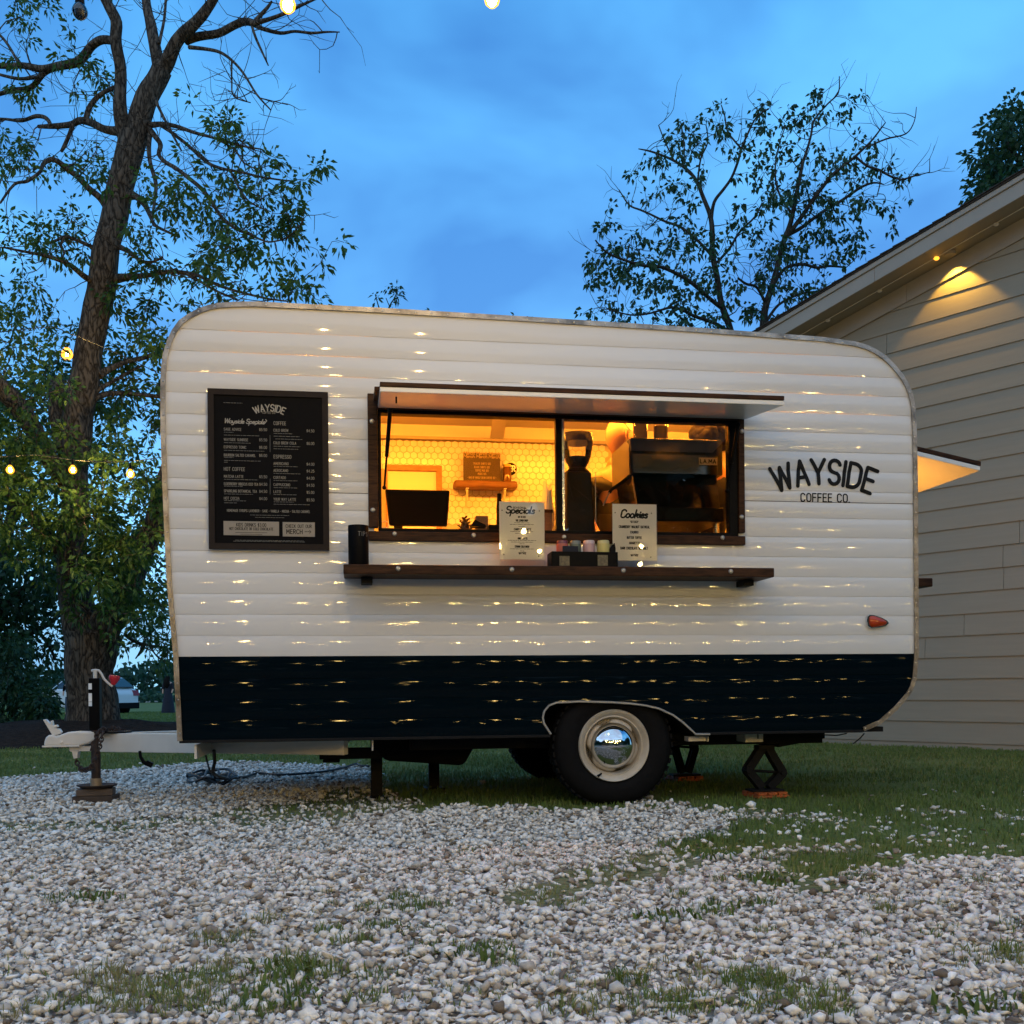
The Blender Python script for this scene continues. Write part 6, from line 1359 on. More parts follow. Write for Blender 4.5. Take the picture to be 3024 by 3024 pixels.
def scatter_stones(name, X, Y, Z, S, label):
    n = len(X); Vs, Fs, Ts = [], [], []; base = 0
    yaw = rng.uniform(0, 2*np.pi, n); tilt = rng.normal(0, .24, n); tilt2 = rng.normal(0, .24, n); which = rng.integers(0, len(VARS), n)
    tint = np.clip(rng.beta(2.6, 1.5, n), 0, 1); dk = rng.random(n) < .07; tint = np.where(dk, rng.uniform(0, .25, n), tint)
    for k, (V_, F_) in enumerate(VARS):
        m = np.where(which == k)[0]
        if not len(m): continue
        c, s = np.cos(yaw[m]), np.sin(yaw[m]); P = V_[None]*S[m][:, None, None]
        x, y, z = P[..., 0], P[..., 1], P[..., 2]
        ct, st = np.cos(tilt[m])[:, None], np.sin(tilt[m])[:, None]; y, z = y*ct-z*st, y*st+z*ct
        ct, st = np.cos(tilt2[m])[:, None], np.sin(tilt2[m])[:, None]; x, z = x*ct-z*st, x*st+z*ct
        x, y = x*c[:, None]-y*s[:, None], x*s[:, None]+y*c[:, None]
        P = np.stack([x+X[m][:, None], y+Y[m][:, None], z+Z[m][:, None]], -1).reshape(-1, 3)
        nv = len(V_); Fk = (F_[None]+(np.arange(len(m))*nv)[:, None, None]).reshape(-1, 3)+base
        Vs.append(P); Fs.append(Fk); Ts.append(np.repeat(tint[m], nv)); base += len(P)
    return fast_mesh(name, np.concatenate(Vs), np.concatenate(Fs), M['stone'], tint=np.concatenate(Ts), kind='stuff')
def jitter(y0, y1, sp):
    out_ = []
    yy = y0
    rowsx, rowsy = [], []
    while yy < y1:
        hw = .53*yy+.35; k = int(2*hw/sp); xx = np.linspace(-hw, hw, k)+rng.uniform(-.5, .5, k)*sp; rowsx.append(xx); rowsy.append(yy+rng.uniform(-.5, .5, k)*sp); yy += sp*.9
    return np.concatenate(rowsx), np.concatenate(rowsy)
GX, GY, GS, GL_ = [], [], [], []
for y0, y1, sp, s0_, s1_ in ((1.75, 3.2, .0235, .0085, .0195), (3.2, 5.3, .0275, .0098, .0205), (5.3, 9.6, .036, .013, .023)):
    x, y = jitter(y0, y1, sp); GX.append(x); GY.append(y); GS.append(rng.uniform(s0_, s1_, len(x))); GL_.append(np.zeros(len(x)))
    k = int(len(x)*.42); j = rng.integers(0, len(x), k); GX.append(x[j]+rng.uniform(-.02, .02, k)); GY.append(y[j]+rng.uniform(-.02, .02, k)); GS.append(rng.uniform(s0_*1.0, s1_*1.12, k)*np.where(rng.random(k) < .05, 1.4, 1)); GL_.append(np.ones(k))
X = np.concatenate(GX); Y = np.concatenate(GY); S = np.concatenate(GS); Ly = np.concatenate(GL_)
g = grassiness(X, Y); _u, _v = pix_of(X, Y); edge_ = np.clip((_v-2395)/170, 0, 1)*np.clip(1.25-(_u-1900)/1300, .15, 1)*np.where(fbm(X*3.3+17, Y*3.3) > .47, 1, .18); keep_ = rng.random(len(X)) > np.where(g > .95, .996-.30*edge_, np.where(g > .3, .72, 0)); keep_ &= ~((Y > 6.4) & (X > 1.2))
_cx, _cy = jitter(1.75, 4.6, .019); _gc = grassiness(_cx, _cy); _k = (_gc < .3) & (rng.random(len(_cx)) < .75)
scatter_stones('stone_chips', _cx[_k], _cy[_k], zground(_cx[_k], _cy[_k])+.004, rng.uniform(.0035, .0085, int(_k.sum())), '')
X, Y, S, Ly = X[keep_], Y[keep_], S[keep_], Ly[keep_]; g = g[keep_]
Zs = zground(X, Y)+np.where(Ly > 0, .016, .003)+rng.uniform(-.004, .006, len(X))+.012*(fbm(X*4, Y*4)-.5)
scatter_stones('gravel', X, Y, Zs, S, '')
# loose pale stones lying on the lawn edge
px_ = [(2219, 2391, 22), (2125, 2403, 16), (2580, 2456, 20), (2432, 2418, 10), (2345, 2454, 10), (2200, 2545, 18), (2240, 2518, 14), (2300, 2475, 13), (2505, 2502, 14), (2690, 2500, 13), (2680, 2545, 14), (2625, 2537, 13), (1985, 2476, 16), (2210, 2530, 17), (1965, 2566, 24), (2010, 2568, 16), (2820, 2575, 14), (2895, 2560, 14), (2360, 2505, 12), (2150, 2480, 12), (2080, 2500, 12)]
SLAB = ['squarish pale stone in the grass just in front of the orange pad', 'pale stone at the gravel tip behind the squarish stone', 'large rounded pale stone out on the lawn away from the gravel', 'small pale stone on the lawn between the orange pad and the large rounded stone', 'small low stone on the lawn right of the gravel tip', 'small stone at the lawn edge in the row below the orange pad', 'pale stone at the left end of the short stone row in the grass', 'white stone in the middle of the short stone row in the grass', 'white stone below the large rounded stone, close to the gravel', 'pale stone on the lawn right of the large rounded stone', 'stone at the gravel edge below the lone right lawn stone', 'bright white stone at the gravel edge left of the lone right lawn stone', 'chunky pale stone at the grassy tongue left of the lawn', 'stone behind the leafy weed at the lawn edge', 'wide flat pale stone in the grass tongue', 'smaller stone beside the wide flat one in the grass tongue', 'pale stone at the far right gravel edge, left of two', 'pale stone at the far right gravel edge, right of two', 'small stone in the grass above the gravel strip', 'small stone in the thin grass below the orange pad', 'small pale stone in the thin grass left of the lawn']
for i, (u, v, s) in enumerate(px_):
    p = ground_at(u, v); Vv, Fv = VARS[i % 16]; sc = s*p.y/F
    P = Vv*sc+np.array([p.x, p.y, .018+sc*.25]); o = fast_mesh('stone', P, Fv, M['stone'], tint=np.full(len(P), .9))
    tag(o, SLAB[i], 'stone', 'loose stones at the lawn edge')

# ================================================================== grass
def blades(name, X, Y, Hh, Wd, tint, lean=.35, Z=None):
    n = len(X); a = rng.uniform(0, 2*np.pi, n); l = np.abs(rng.normal(lean, .3, n)); dx, dy = np.cos(a), np.sin(a); wx, wy = -np.sin(a), np.cos(a)
    f_ = rng.uniform(0, 2*np.pi, n); wx, wy = np.cos(f_), np.sin(f_)
    z0 = (zground(X, Y) if Z is None else Z)-.004
    b1_ = np.stack([X-wx*Wd/2, Y-wy*Wd/2, z0], -1); b2_ = np.stack([X+wx*Wd/2, Y+wy*Wd/2, z0], -1)
    mx_, my_ = X+dx*Hh*l*.35, Y+dy*Hh*l*.35; mz = z0+Hh*.6
    m1 = np.stack([mx_-wx*Wd*.4, my_-wy*Wd*.4, mz], -1); m2 = np.stack([mx_+wx*Wd*.4, my_+wy*Wd*.4, mz], -1)
    t = np.stack([X+dx*Hh*l, Y+dy*Hh*l, z0+Hh*(1-.35*np.minimum(l, 1.2))], -1)
    V_ = np.stack([b1_, b2_, m2, m1, t], 1).reshape(-1, 3); i = np.arange(n)*5
    F_ = np.concatenate([np.stack([i, i+1, i+2], -1), np.stack([i, i+2, i+3], -1), np.stack([i+3, i+2, i+4], -1)])
    return fast_mesh(name, V_, F_, M['grass'], tint=np.repeat(tint, 5), kind='stuff')
N = 230000
Y = rng.uniform(3.5, 17, N); X = rng.uniform(-.6, .6, N)*Y
g = grassiness(X, Y); den = np.clip(fbm(X*2.5+5, Y*2.5+1)*2.2-.35, .15, 1)
_u, _v = pix_of(X, Y); thin_ = 1-.75*np.clip((_v-2380)/150, 0, 1)*(fbm(X*3.3+17, Y*3.3) > .47); k = rng.random(N) < g*np.where(g < .9, .5, 1)*den*thin_; k &= ~((Y > 12.4) & (X > 4))
X, Y, g = X[k], Y[k], g[k]
blades('grass', X, Y, rng.uniform(.018, .044, len(X))*(.75+.6*fbm(X*1.3, Y*1.3)), .0028+.0007*Y*rng.uniform(.6, 1.2, len(X)), np.clip(rng.normal(.36, .2, len(X))+.5*(fbm(X*.8+9, Y*.8)-.5)+np.where(g < .9, .2, 0), 0, 1))
N = 60000; Y = rng.uniform(14, 46, N); X = rng.uniform(-.55, .1, N)*Y; k = (np.hypot((X-MOUND.x)/MR[0], (Y-MOUND.y)/MR[1]) > .9)
X, Y = X[k], Y[k]; blades('lawn_grass', X, Y, rng.uniform(.03, .07, len(X)), .012+.0009*Y, np.clip(rng.normal(.3, .15, len(X)), 0, 1))
# tufts coming up through the stones
TX, TY, TH, TW, TT = [], [], [], [], []
def tuft(u, v, n, h, rad, t, w=.0035):
    p = ground_at(u, v); r_ = rad*np.sqrt(rng.random(n)); a = rng.uniform(0, 6.283, n)
    TX.append(p.x+r_*np.cos(a)); TY.append(p.y+r_*np.sin(a)*.8); TH.append(rng.uniform(.45, 1, n)*h); TW.append(np.full(n, w)*rng.uniform(.7, 1.3, n)); TT.append(np.clip(rng.normal(t, .15, n), 0, 1))
for (u, v, n, h, rad, t) in ((250, 2668, 150, .05, .13, .2), (1190, 2668, 60, .07, .05, .4), (1210, 2700, 70, .08, .05, .4), (975, 2770, 60, .07, .045, .4), (1040, 2800, 90, .07, .06, .55), (1120, 2752, 90, .05, .06, .3), (1095, 2700, 45, .06, .05, .5), (1230, 2770, 70, .05, .08, .25), (1290, 2690, 50, .06, .05, .5), (780, 2735, 50, .07, .06, .8), (600, 2785, 55, .06, .05, .8), (655, 2800, 30, .05, .05, .2), (725, 2780, 40, .06, .04, .7),
                             (870, 2860, 90, .07, .06, .45), (930, 2895, 130, .08, .08, .45), (660, 2865, 40, .06, .05, .85), (300, 2900, 90, .08, .07, .85), (370, 2930, 110, .06, .09, .8), (440, 2940, 150, .07, .10, .7), (540, 2955, 170, .07, .10, .55), (560, 2905, 90, .06, .07, .5), (520, 2990, 120, .06, .08, .6), (180, 2990, 120, .06, .07, .5), (345, 2995, 90, .06, .06, .7), (30, 3015, 70, .06, .07, .85),
                             (640, 2900, 120, .05, .08, .45), (830, 2880, 150, .045, .10, .12), (800, 2960, 150, .04, .11, .12), (740, 3000, 120, .05, .09, .2), (1080, 2970, 60, .06, .05, .45), (1090, 2900, 60, .05, .07, .3), (1300, 2815, 60, .05, .07, .3), (1430, 2830, 80, .06, .08, .2), (1500, 2860, 60, .05, .06, .2), (1260, 2830, 50, .04, .09, .15),
                             (1850, 2920, 110, .085, .05, .3), (1700, 3000, 110, .07, .08, .65), (1960, 2990, 160, .07, .10, .5), (2030, 2985, 110, .06, .08, .5), (2080, 2880, 160, .05, .16, .8), (2235, 2925, 230, .085, .075, .35), (2230, 2990, 90, .06, .06, .5), (2400, 2970, 160, .07, .08, .5), (2440, 3010, 100, .06, .06, .5), (2310, 2900, 50, .05, .08, .7), (2610, 2705, 70, .07, .04, .75), (2600, 2670, 50, .04, .07, .75), (2760, 2690, 50, .05, .06, .8), (2940, 2845, 150, .06, .10, .75), (3000, 2830, 110, .08, .06, .5), (2760, 2780, 35, .05, .05, .4), (2560, 2780, 30, .04, .06, .3), (3010, 2760, 40, .08, .06, .3),
                             (1700, 2690, 60, .06, .06, .5), (2000, 2655, 50, .07, .04, .4), (2120, 2610, 40, .06, .03, .7), (2530, 2600, 100, .06, .08, .2), (1980, 2730, 60, .05, .07, .15), (2100, 2710, 40, .07, .06, .15), (2260, 2685, 40, .07, .06, .15), (1620, 2675, 120, .045, .12, .7), (1580, 2640, 120, .045, .12, .8), (2890, 2610, 60, .05, .07, .75), (1400, 2520, 30, .05, .08, .6), (1900, 2530, 60, .04, .1, .5)):
    tuft(u, v, n, h, rad, t)
for (u, v) in ((830, 2885), (880, 2900), (800, 2955), (840, 2975), (2240, 2605), (2280, 2620), (1960, 2725), (2070, 2715), (2170, 2690), (1420, 2840), (2100, 2545), (250, 2665), (2960, 2985), (2880, 3000)): tuft(u, v, 26, .07, .09, .05, .011)
for i in range(70):
    tuft(rng.uniform(0, 3024), 2480+rng.random()**.7*520, int(rng.integers(3, 14)), .045, .035, rng.uniform(.2, .8))
X, Y = np.concatenate(TX), np.concatenate(TY)
blades('grass_tufts', X, Y, np.concatenate(TH)*.58, np.concatenate(TW)*.8, np.concatenate(TT), .55, Z=zground(X, Y)+.016)

# ================================================================== trees
def smooth_limb(P, k=4):
    out_ = smooth_path([Vector((p[0], p[1], p[2])) for p in P], k); rad = [p[3] for p in P]
    rr_ = [np.interp(i/k, range(len(P)), rad) for i in range(len(out_))]
    return out_, rr_
def leaf_mesh(name, C, D, L, Wd, tint, m, parent, kind='stuff'):
    n = len(C); up = rng.normal(0, 1, (n, 3)); s_ = np.cross(D, up); s_ /= np.linalg.norm(s_, axis=1)[:, None]+1e-9; nrm = np.cross(s_, D)
    L = L[:, None]; Wd = Wd[:, None]
    b_ = C; m1 = C+D*L*.42+s_*Wd/2-nrm*Wd*.12; m2 = C+D*L*.42-s_*Wd/2-nrm*Wd*.12; t = C+D*L+np.array([0, 0, -.18])*L
    V_ = np.stack([b_, m1, t, m2], 1).reshape(-1, 3); i = np.arange(n)*4; F_ = np.stack([i, i+1, i+2, i+3], -1)
    return fast_mesh(name, V_, F_, m, parent, np.repeat(tint, 4), kind)
def grow(root, base, limbs, clusters, leafm, barkm, nleaf=18, lrad=.2, llen=(.09, .17), lw=.034, twig=.008, droop=.45, sides=9, rough=.06, seed=1, tshift=0.0, maxreach=2.2, bare=0, blen=.5):
    rr_ = random.Random(seed); mb_ = MB(); nodes = []; rads = []
    off = Vector(base)
    for lim in limbs:
        pts_, rad = smooth_limb(lim)
        wob = [p+Vector((mnoise.noise(p*1.7), mnoise.noise(p*1.7+Vector((9, 0, 0))), mnoise.noise(p*1.7+Vector((0, 9, 0)))))*min(r*.5, .05) for p, r in zip(pts_, rad)]
        n_ = sides if max(rad) < .2 else 22
        k0_ = len(mb_.v); mb_.tube(wob, rad, n_)
        if max(rad) > .08:
            for i in range(k0_, len(mb_.v)):
                p = Vector(mb_.v[i]); c = wob[min(len(wob)-1, (i-k0_)//n_)]; d = (p-c); q_ = Vector((p.x*5, p.y*5, p.z*1.6)); mb_.v[i] = tuple(c+d*(1+rough*2.2*mnoise.noise(q_)+rough*mnoise.noise(q_*2.7)))
        for p, r in list(zip(wob, rad))[len(wob)//6:]: nodes.append(p); rads.append(r)
    mb_.build('trunk', barkm, root, smooth=True, ang=70, off=off)
    nodes = np.array([tuple(p) for p in nodes]); rads = np.array(rads)
    C = np.array([tuple(c) for c in clusters])
    d0 = np.array([np.min(np.sum((nodes-c)**2, 1)) for c in C]); order = np.argsort(d0)
    tw = MB(); CC, DD = [], []
    cap = np.zeros((len(nodes)+len(C)*3+10, 3)); cap[:len(nodes)] = nodes; crad = np.zeros(len(cap)); crad[:len(nodes)] = rads; nn = len(nodes)
    for ci in order:
        c = C[ci]; d2 = np.sum((cap[:nn]-c)**2, 1); j = int(np.argmin(d2)); dist = math.sqrt(d2[j])
        if dist > maxreach: continue
        P0 = Vector(cap[j]); P1 = Vector(c); r0 = min(crad[j]*.6, twig*(1+dist)); r0 = max(r0, twig*.5)
        mid = []
        for t in (.35, .7):
            p = P0.lerp(P1, t)+Vector((rr_.gauss(0, 1), rr_.gauss(0, 1), rr_.gauss(0, 1)+.25))*dist*.11; mid.append(p)
        path = [P0]+mid+[P1]; tw.tube(smooth_path(path, 2), list(np.linspace(r0, twig*.42, 7)), 5, cap=False)
        for p, r in zip(mid+[P1], (r0*.8, r0*.65, r0*.5)): cap[nn] = p; crad[nn] = r; nn += 1
        dirn = (P1-P0).normalized() if dist > 1e-4 else Vector((0, 0, 1))
        k = max(3, int(nleaf*rr_.uniform(.5, 1.4)))
        for q_ in range(k):
            a = Vector((rr_.gauss(0, 1), rr_.gauss(0, 1), rr_.gauss(0, 1))).normalized()
            CC.append(P1+a*lrad*rr_.random()**.6*Vector((1, 1, .8)).length/1.62); D_ = (a*.8+dirn*.35+Vector((0, 0, -droop))).normalized(); DD.append(D_)
    for q_ in range(bare):
        j = rr_.randrange(len(nodes)-1)
        if crad[j] > .16: continue
        p = Vector(cap[j]); d = Vector((rr_.gauss(0, 1), rr_.gauss(0, .6), rr_.gauss(.25, .8))).normalized(); L_ = blen*rr_.uniform(.4, 1.5); path = [p]
        for s_ in range(4):
            d = (d+Vector((rr_.gauss(0, .33), rr_.gauss(0, .3), rr_.gauss(.08, .33)))).normalized(); path.append(path[-1]+d*L_/4)
            if s_ in (1, 2) and rr_.random() < .75:
                d2 = (d+Vector((rr_.gauss(0, .8), rr_.gauss(0, .6), rr_.gauss(0, .8)))).normalized(); m_ = path[-1]; e_ = m_+d2*L_*.35; f2 = e_+(d2+Vector((rr_.gauss(0, .5), rr_.gauss(0, .5), rr_.gauss(.2, .5))))*L_*.2
                tw.tube([m_, e_, f2], [twig*.5, twig*.4, twig*.2], 4, cap=False)
        tw.tube(smooth_path(path, 2), list(np.linspace(twig*.9, twig*.25, 9)), 4, cap=False)
    tw.build('twigs', barkm, root, off=off, kind='stuff')
    CC = np.array([tuple(p) for p in CC])-np.array(base); DD = np.array([tuple(p) for p in DD]); n = len(CC)
    cl = (np.sin(CC[:, 0]*2.1+seed)+np.sin(CC[:, 2]*2.7+seed*2)+np.sin(CC[:, 1]*1.9))*.09
    leaf_mesh('crown', CC, DD, rng.uniform(llen[0], llen[1], n), rng.uniform(.7, 1.2, n)*lw, np.clip(rng.normal(.45+tshift, .22, n)+cl, 0, 1), leafm, root)
def limb(pts_, Y0, dY=0.0):
    out_ = []
    for i, (u, v, hw) in enumerate(pts_):
        Y_ = Y0+dY*i/(max(1, len(pts_)-1)); p = at(u, v, Y_); out_.append((p.x, p.y, p.z, hw*Y_/F))
    return out_
def region(poly, n, Y0, sd, seed=0, spray=0, sr=.3):
    poly_ = np.array(poly); u0, v0 = poly_.min(0); u1, v1 = poly_.max(0); res = []
    while len(res) < n:
        u, v = rng.uniform(u0, u1), rng.uniform(v0, v1)
        if inpoly(np.array([u]), np.array([v]), poly)[0]:
            c = at(u, v, Y0+rng.normal(0, sd)); res.append(c)
            if spray:                                   # leaf tufts stand in sprays with gaps of sky between them
                ax = Vector((rng.normal(), rng.normal()*.6, rng.normal()*.5)).normalized()
                for j in range(int(rng.integers(2, spray+2))):
                    res.append(c+ax*rng.normal(0, sr)+Vector(rng.normal(0, sr*.35, 3)))
    return res
YT = 14.0
Lm = [
 limb([(276, 2170, 88), (275, 2110, 76), (270, 2040, 69), (268, 1977, 68), (276, 1920, 74), (282, 1870, 80)], YT),
 limb([(262, 1900, 60), (235, 1830, 52), (217, 1760, 46), (214, 1640, 42), (219, 1506, 38), (222, 1371, 38), (229, 1236, 40), (249, 1102, 43), (276, 987, 42), (305, 828, 40), (331, 673, 37), (362, 518, 36), (393, 404, 40)], YT),
 limb([(375, 440, 26), (362, 370, 22), (354, 280, 18), (350, 200, 17), (344, 129, 16), (345, 70, 16), (318, 20, 15), (290, -30, 13), (250, -110, 10)], YT, -.3),
 limb([(400, 400, 34), (430, 311, 32), (452, 255, 31), (472, 205, 30)], YT),
 limb([(468, 215, 20), (460, 160, 18), (450, 90, 16), (438, 30, 14), (428, -40, 12), (430, -130, 9)], YT, .4),
 limb([(474, 210, 22), (500, 165, 21), (535, 118, 18), (569, 78, 17), (603, 30, 14), (640, -20, 12), (690, -110, 9)], YT, -.5),
 limb([(552, 125, 12), (590, 110, 12), (647, 98, 11), (690, 78, 11), (725, 66, 11), (752, 72, 10), (775, 85, 6), (828, 97, 5), (870, 92, 4), (921, 98, 4), (965, 95, 3), (1003, 95, 1.5)], YT, -1.0),
 limb([(745, 70, 9), (790, 58, 6), (849, 36, 5), (900, 12, 4), (945, -8, 2)], YT-.7, -.5),
 limb([(745, 72, 7), (765, 50, 6), (790, 22, 5), (803, 3, 3)], YT-.7),
 limb([(744, 76, 4), (755, 110, 4), (770, 145, 3.5), (792, 193, 2)], YT-.7, -.3),
 limb([(352, 388, 14), (312, 382, 11), (269, 362, 11), (235, 357, 10), (207, 369, 9), (160, 373, 8), (114, 374, 5)], YT, .6),
 limb([(150, 373, 6), (138, 350, 6), (110, 343, 6), (66, 356, 5), (20, 352, 4), (-30, 350, 3)], YT+.4, .6),
 limb([(254, 357, 9), (264, 320, 8), (285, 290, 7), (312, 270, 6), (340, 258, 7)], YT+.2),
 limb([(215, 368, 7), (205, 395, 6), (190, 430, 6), (180, 448, 4)], YT+.3),
 limb([(338, 124, 12), (300, 121, 12), (272, 135, 12), (250, 160, 13), (225, 180, 13), (180, 192, 12), (129, 202, 11), (70, 192, 9), (0, 194, 8), (-60, 180, 5)], YT, .8),
 limb([(170, 196, 8), (130, 215, 8), (105, 245, 8), (80, 262, 8), (31, 269, 7), (-40, 290, 5)], YT+.5, .4),
 limb([(120, 225, 5), (60, 232, 5), (0, 220, 4), (-40, 205, 3)], YT+.5, .3),
 limb([(55, 185, 4), (35, 150, 4), (10, 115, 4), (-20, 85, 3)], YT+.6, .3),
 limb([(318, 620, 12), (295, 585, 10), (259, 556, 9), (230, 525, 9), (207, 507, 8), (175, 480, 8), (150, 470, 7), (128, 485, 6), (119, 507, 5), (80, 535, 5), (41, 545, 4), (0, 600, 3)], YT, -.8),
 limb([(290, 840, 12), (255, 820, 9), (207, 782, 7), (145, 760, 6), (78, 745, 4), (10, 730, 3)], YT, -1.0),
 limb([(300, 742, 8), (265, 725, 6), (225, 708, 5), (191, 698, 5), (165, 710, 4), (140, 720, 3)], YT, -.5),
 limb([(188, 700, 4), (180, 725, 3), (190, 745, 3), (180, 765, 2)], YT-.4),
 limb([(445, 370, 9), (480, 365, 7), (518, 373, 6), (575, 392, 5), (625, 405, 4), (673, 419, 4), (720, 432, 3), (770, 440, 2)], YT, -1.2),
 limb([(640, 410, 3), (690, 440, 3), (720, 480, 2.5), (760, 500, 2)], YT-.9, -.5),
 limb([(470, 366, 6), (500, 385, 5), (550, 425, 5), (611, 478, 5), (650, 495, 4.5), (683, 502, 4), (730, 512, 3.5), (776, 523, 3), (830, 532, 2.5), (870, 535, 2)], YT, -1.5),
 limb([(680, 502, 3), (700, 545, 3), (730, 590, 2.5), (760, 610, 2), (800, 625, 1.5)], YT-.8, -.5),
 limb([(440, 380, 9), (458, 400, 8), (475, 425, 7), (470, 455, 6), (490, 480, 6), (518, 497, 6), (550, 520, 6), (585, 549, 6), (620, 590, 6), (647, 631, 5), (670, 655, 5), (700, 678, 4.5), (740, 694, 4), (770, 708, 3), (800, 715, 2.5), (850, 700, 2), (890, 660, 1.5)], YT, -1.6),
 limb([(445, 390, 7), (440, 430, 7), (445, 480, 6), (460, 540, 6), (455, 600, 4), (450, 640, 3)], YT, -.6),
 limb([(455, 290, 5), (475, 330, 4), (495, 370, 4), (515, 410, 3.5), (535, 445, 2.5)], YT-.2, -.5),
 limb([(380, 575, 16), (405, 582, 10), (430, 611, 8), (445, 640, 6), (458, 665, 5), (485, 680, 4), (530, 700, 3)], YT, -.8),
 limb([(470, 130, 5), (485, 60, 4), (490, 0, 4), (495, -40, 3)], YT, .5),
 limb([(560, 140, 6), (610, 145, 5), (650, 155, 4.5), (685, 180, 4), (720, 220, 3.5), (760, 280, 3), (800, 325, 2)], YT-.3, -.8),
 limb([(685, 180, 3), (684, 240, 2.5), (690, 285, 2), (740, 303, 1.5)], YT-.5, -.3), limb([(770, 290, 2), (810, 300, 1.5), (850, 310, 1)], YT-.8),
 limb([(335, 825, 16), (385, 815, 9), (440, 812, 7), (480, 804, 7), (520, 803, 6), (560, 808, 6), (595, 818, 5), (640, 840, 5), (680, 855, 4), (730, 868, 3.5), (790, 882, 3), (850, 890, 2)], YT, -1.8),
 limb([(545, 806, 4), (590, 830, 4), (640, 860, 3.5), (700, 885, 3)], YT-.8, -.5),
 limb([(352, 725, 9), (385, 745, 6), (414, 770, 5), (445, 775, 4), (480, 760, 3)], YT, -.8),
 limb([(290, 1110, 14), (330, 1090, 9), (377, 1068, 7), (420, 1058, 7), (471, 1042, 6), (520, 1020, 5), (570, 1000, 3)], YT, .8),
 limb([(275, 1175, 12), (310, 1165, 8), (350, 1163, 7), (410, 1166, 6), (475, 1173, 6), (560, 1180, 4)], YT, .8),
 limb([(282, 1155, 8), (320, 1135, 6), (350, 1120, 5), (380, 1100, 4), (420, 1080, 3)], YT, .5),
 limb([(205, 1420, 34), (180, 1395, 29), (140, 1345, 27), (112, 1290, 27), (88, 1250, 28), (62, 1212, 29), (36, 1180, 30), (-10, 1140, 30), (-70, 1090, 26), (-140, 1030, 22)], YT, -.8),
 limb([(190, 1330, 24), (180, 1290, 22), (170, 1220, 22), (163, 1150, 24), (160, 1128, 20)], YT, .4),
 limb([(205, 1660, 26), (175, 1620, 24), (155, 1585, 20), (110, 1540, 16), (70, 1500, 14), (10, 1455, 11), (-60, 1420, 8)], YT, -.6),
 limb([(290, 1900, 56), (315, 1840, 48), (350, 1780, 42), (385, 1720, 38), (412, 1650, 35), (436, 1590, 33), (462, 1530, 32), (492, 1410, 30), (520, 1320, 26), (545, 1240, 20), (560, 1150, 14)], YT, -.2),
 limb([(440, 1575, 7), (470, 1570, 5), (500, 1580, 4)], YT-.5), limb([(440, 1560, 6), (415, 1580, 5), (380, 1590, 4), (335, 1605, 3)], YT-.6),
 limb([(370, 1875, 6), (400, 1895, 5), (440, 1905, 4), (485, 1910, 3)], YT+.2, .8), limb([(425, 1900, 3), (410, 1930, 2.5), (400, 1945, 2)], YT+.4), limb([(440, 1905, 3), (465, 1940, 2), (490, 1955, 1.5)], YT+.5),
]
cl = []
cl += region([(-180, -60), (330, -60), (330, 420), (-180, 420)], 44, YT+.3, .9, spray=5)
cl += region([(-180, 420), (330, 420), (330, 900), (-180, 900)], 85, YT-.1, 1.0, spray=5)
cl += region([(420, 380), (520, 370), (640, 460), (640, 900), (330, 900), (330, 760), (400, 700)], 72, YT-.5, .7, spray=5)
cl += region([(620, 310), (700, 350), (780, 440), (900, 420), (945, 490), (950, 560), (905, 620), (910, 700), (820, 720), (780, 700), (700, 640), (640, 560)], 59, YT-1.0, .5, spray=5)
cl += region([(640, 720), (800, 740), (930, 760), (960, 800), (940, 880), (640, 900)], 33, YT-1.4, .5, spray=5)
cl += region([(-180, 900), (250, 900), (200, 1350), (-180, 1350)], 193, YT, 1.1, spray=5)
cl += region([(300, 900), (480, 900), (490, 1350), (240, 1350)], 105, YT+.5, .6, spray=5)
cl += region([(-180, 1340), (120, 1300), (430, 1380), (470, 1480), (330, 1500), (320, 1700), (180, 1740), (0, 1620), (-180, 1600)], 317, YT-.9, .45, spray=5)
cl += region([(300, 1480), (420, 1520), (430, 1680), (400, 1790), (330, 1870), (240, 1860), (280, 1700)], 114, YT-.75, .3, spray=5)
cl += region([(440, 1420), (520, 1400), (520, 1560), (450, 1560)], 23, YT-.7, .3, spray=5)
cl += region([(380, 1640), (500, 1600), (500, 1880), (350, 1880)], 32, YT+1.0, .5, spray=5)
cl += region([(380, 1890), (495, 1890), (495, 1965), (400, 1950)], 6, YT+.4, .3, spray=5)
bse = at(276, 2140, YT)
t1 = thing('pecan_tree', 'tall pecan tree with leaning forked trunk at the front end of the trailer', 'tree', tuple(bse))
grow(t1, bse, Lm, cl, M['leaf'], M['bark'], nleaf=24, lrad=.135, llen=(.06, .115), lw=.044, seed=4, droop=.35, maxreach=3, bare=330, blen=.65)
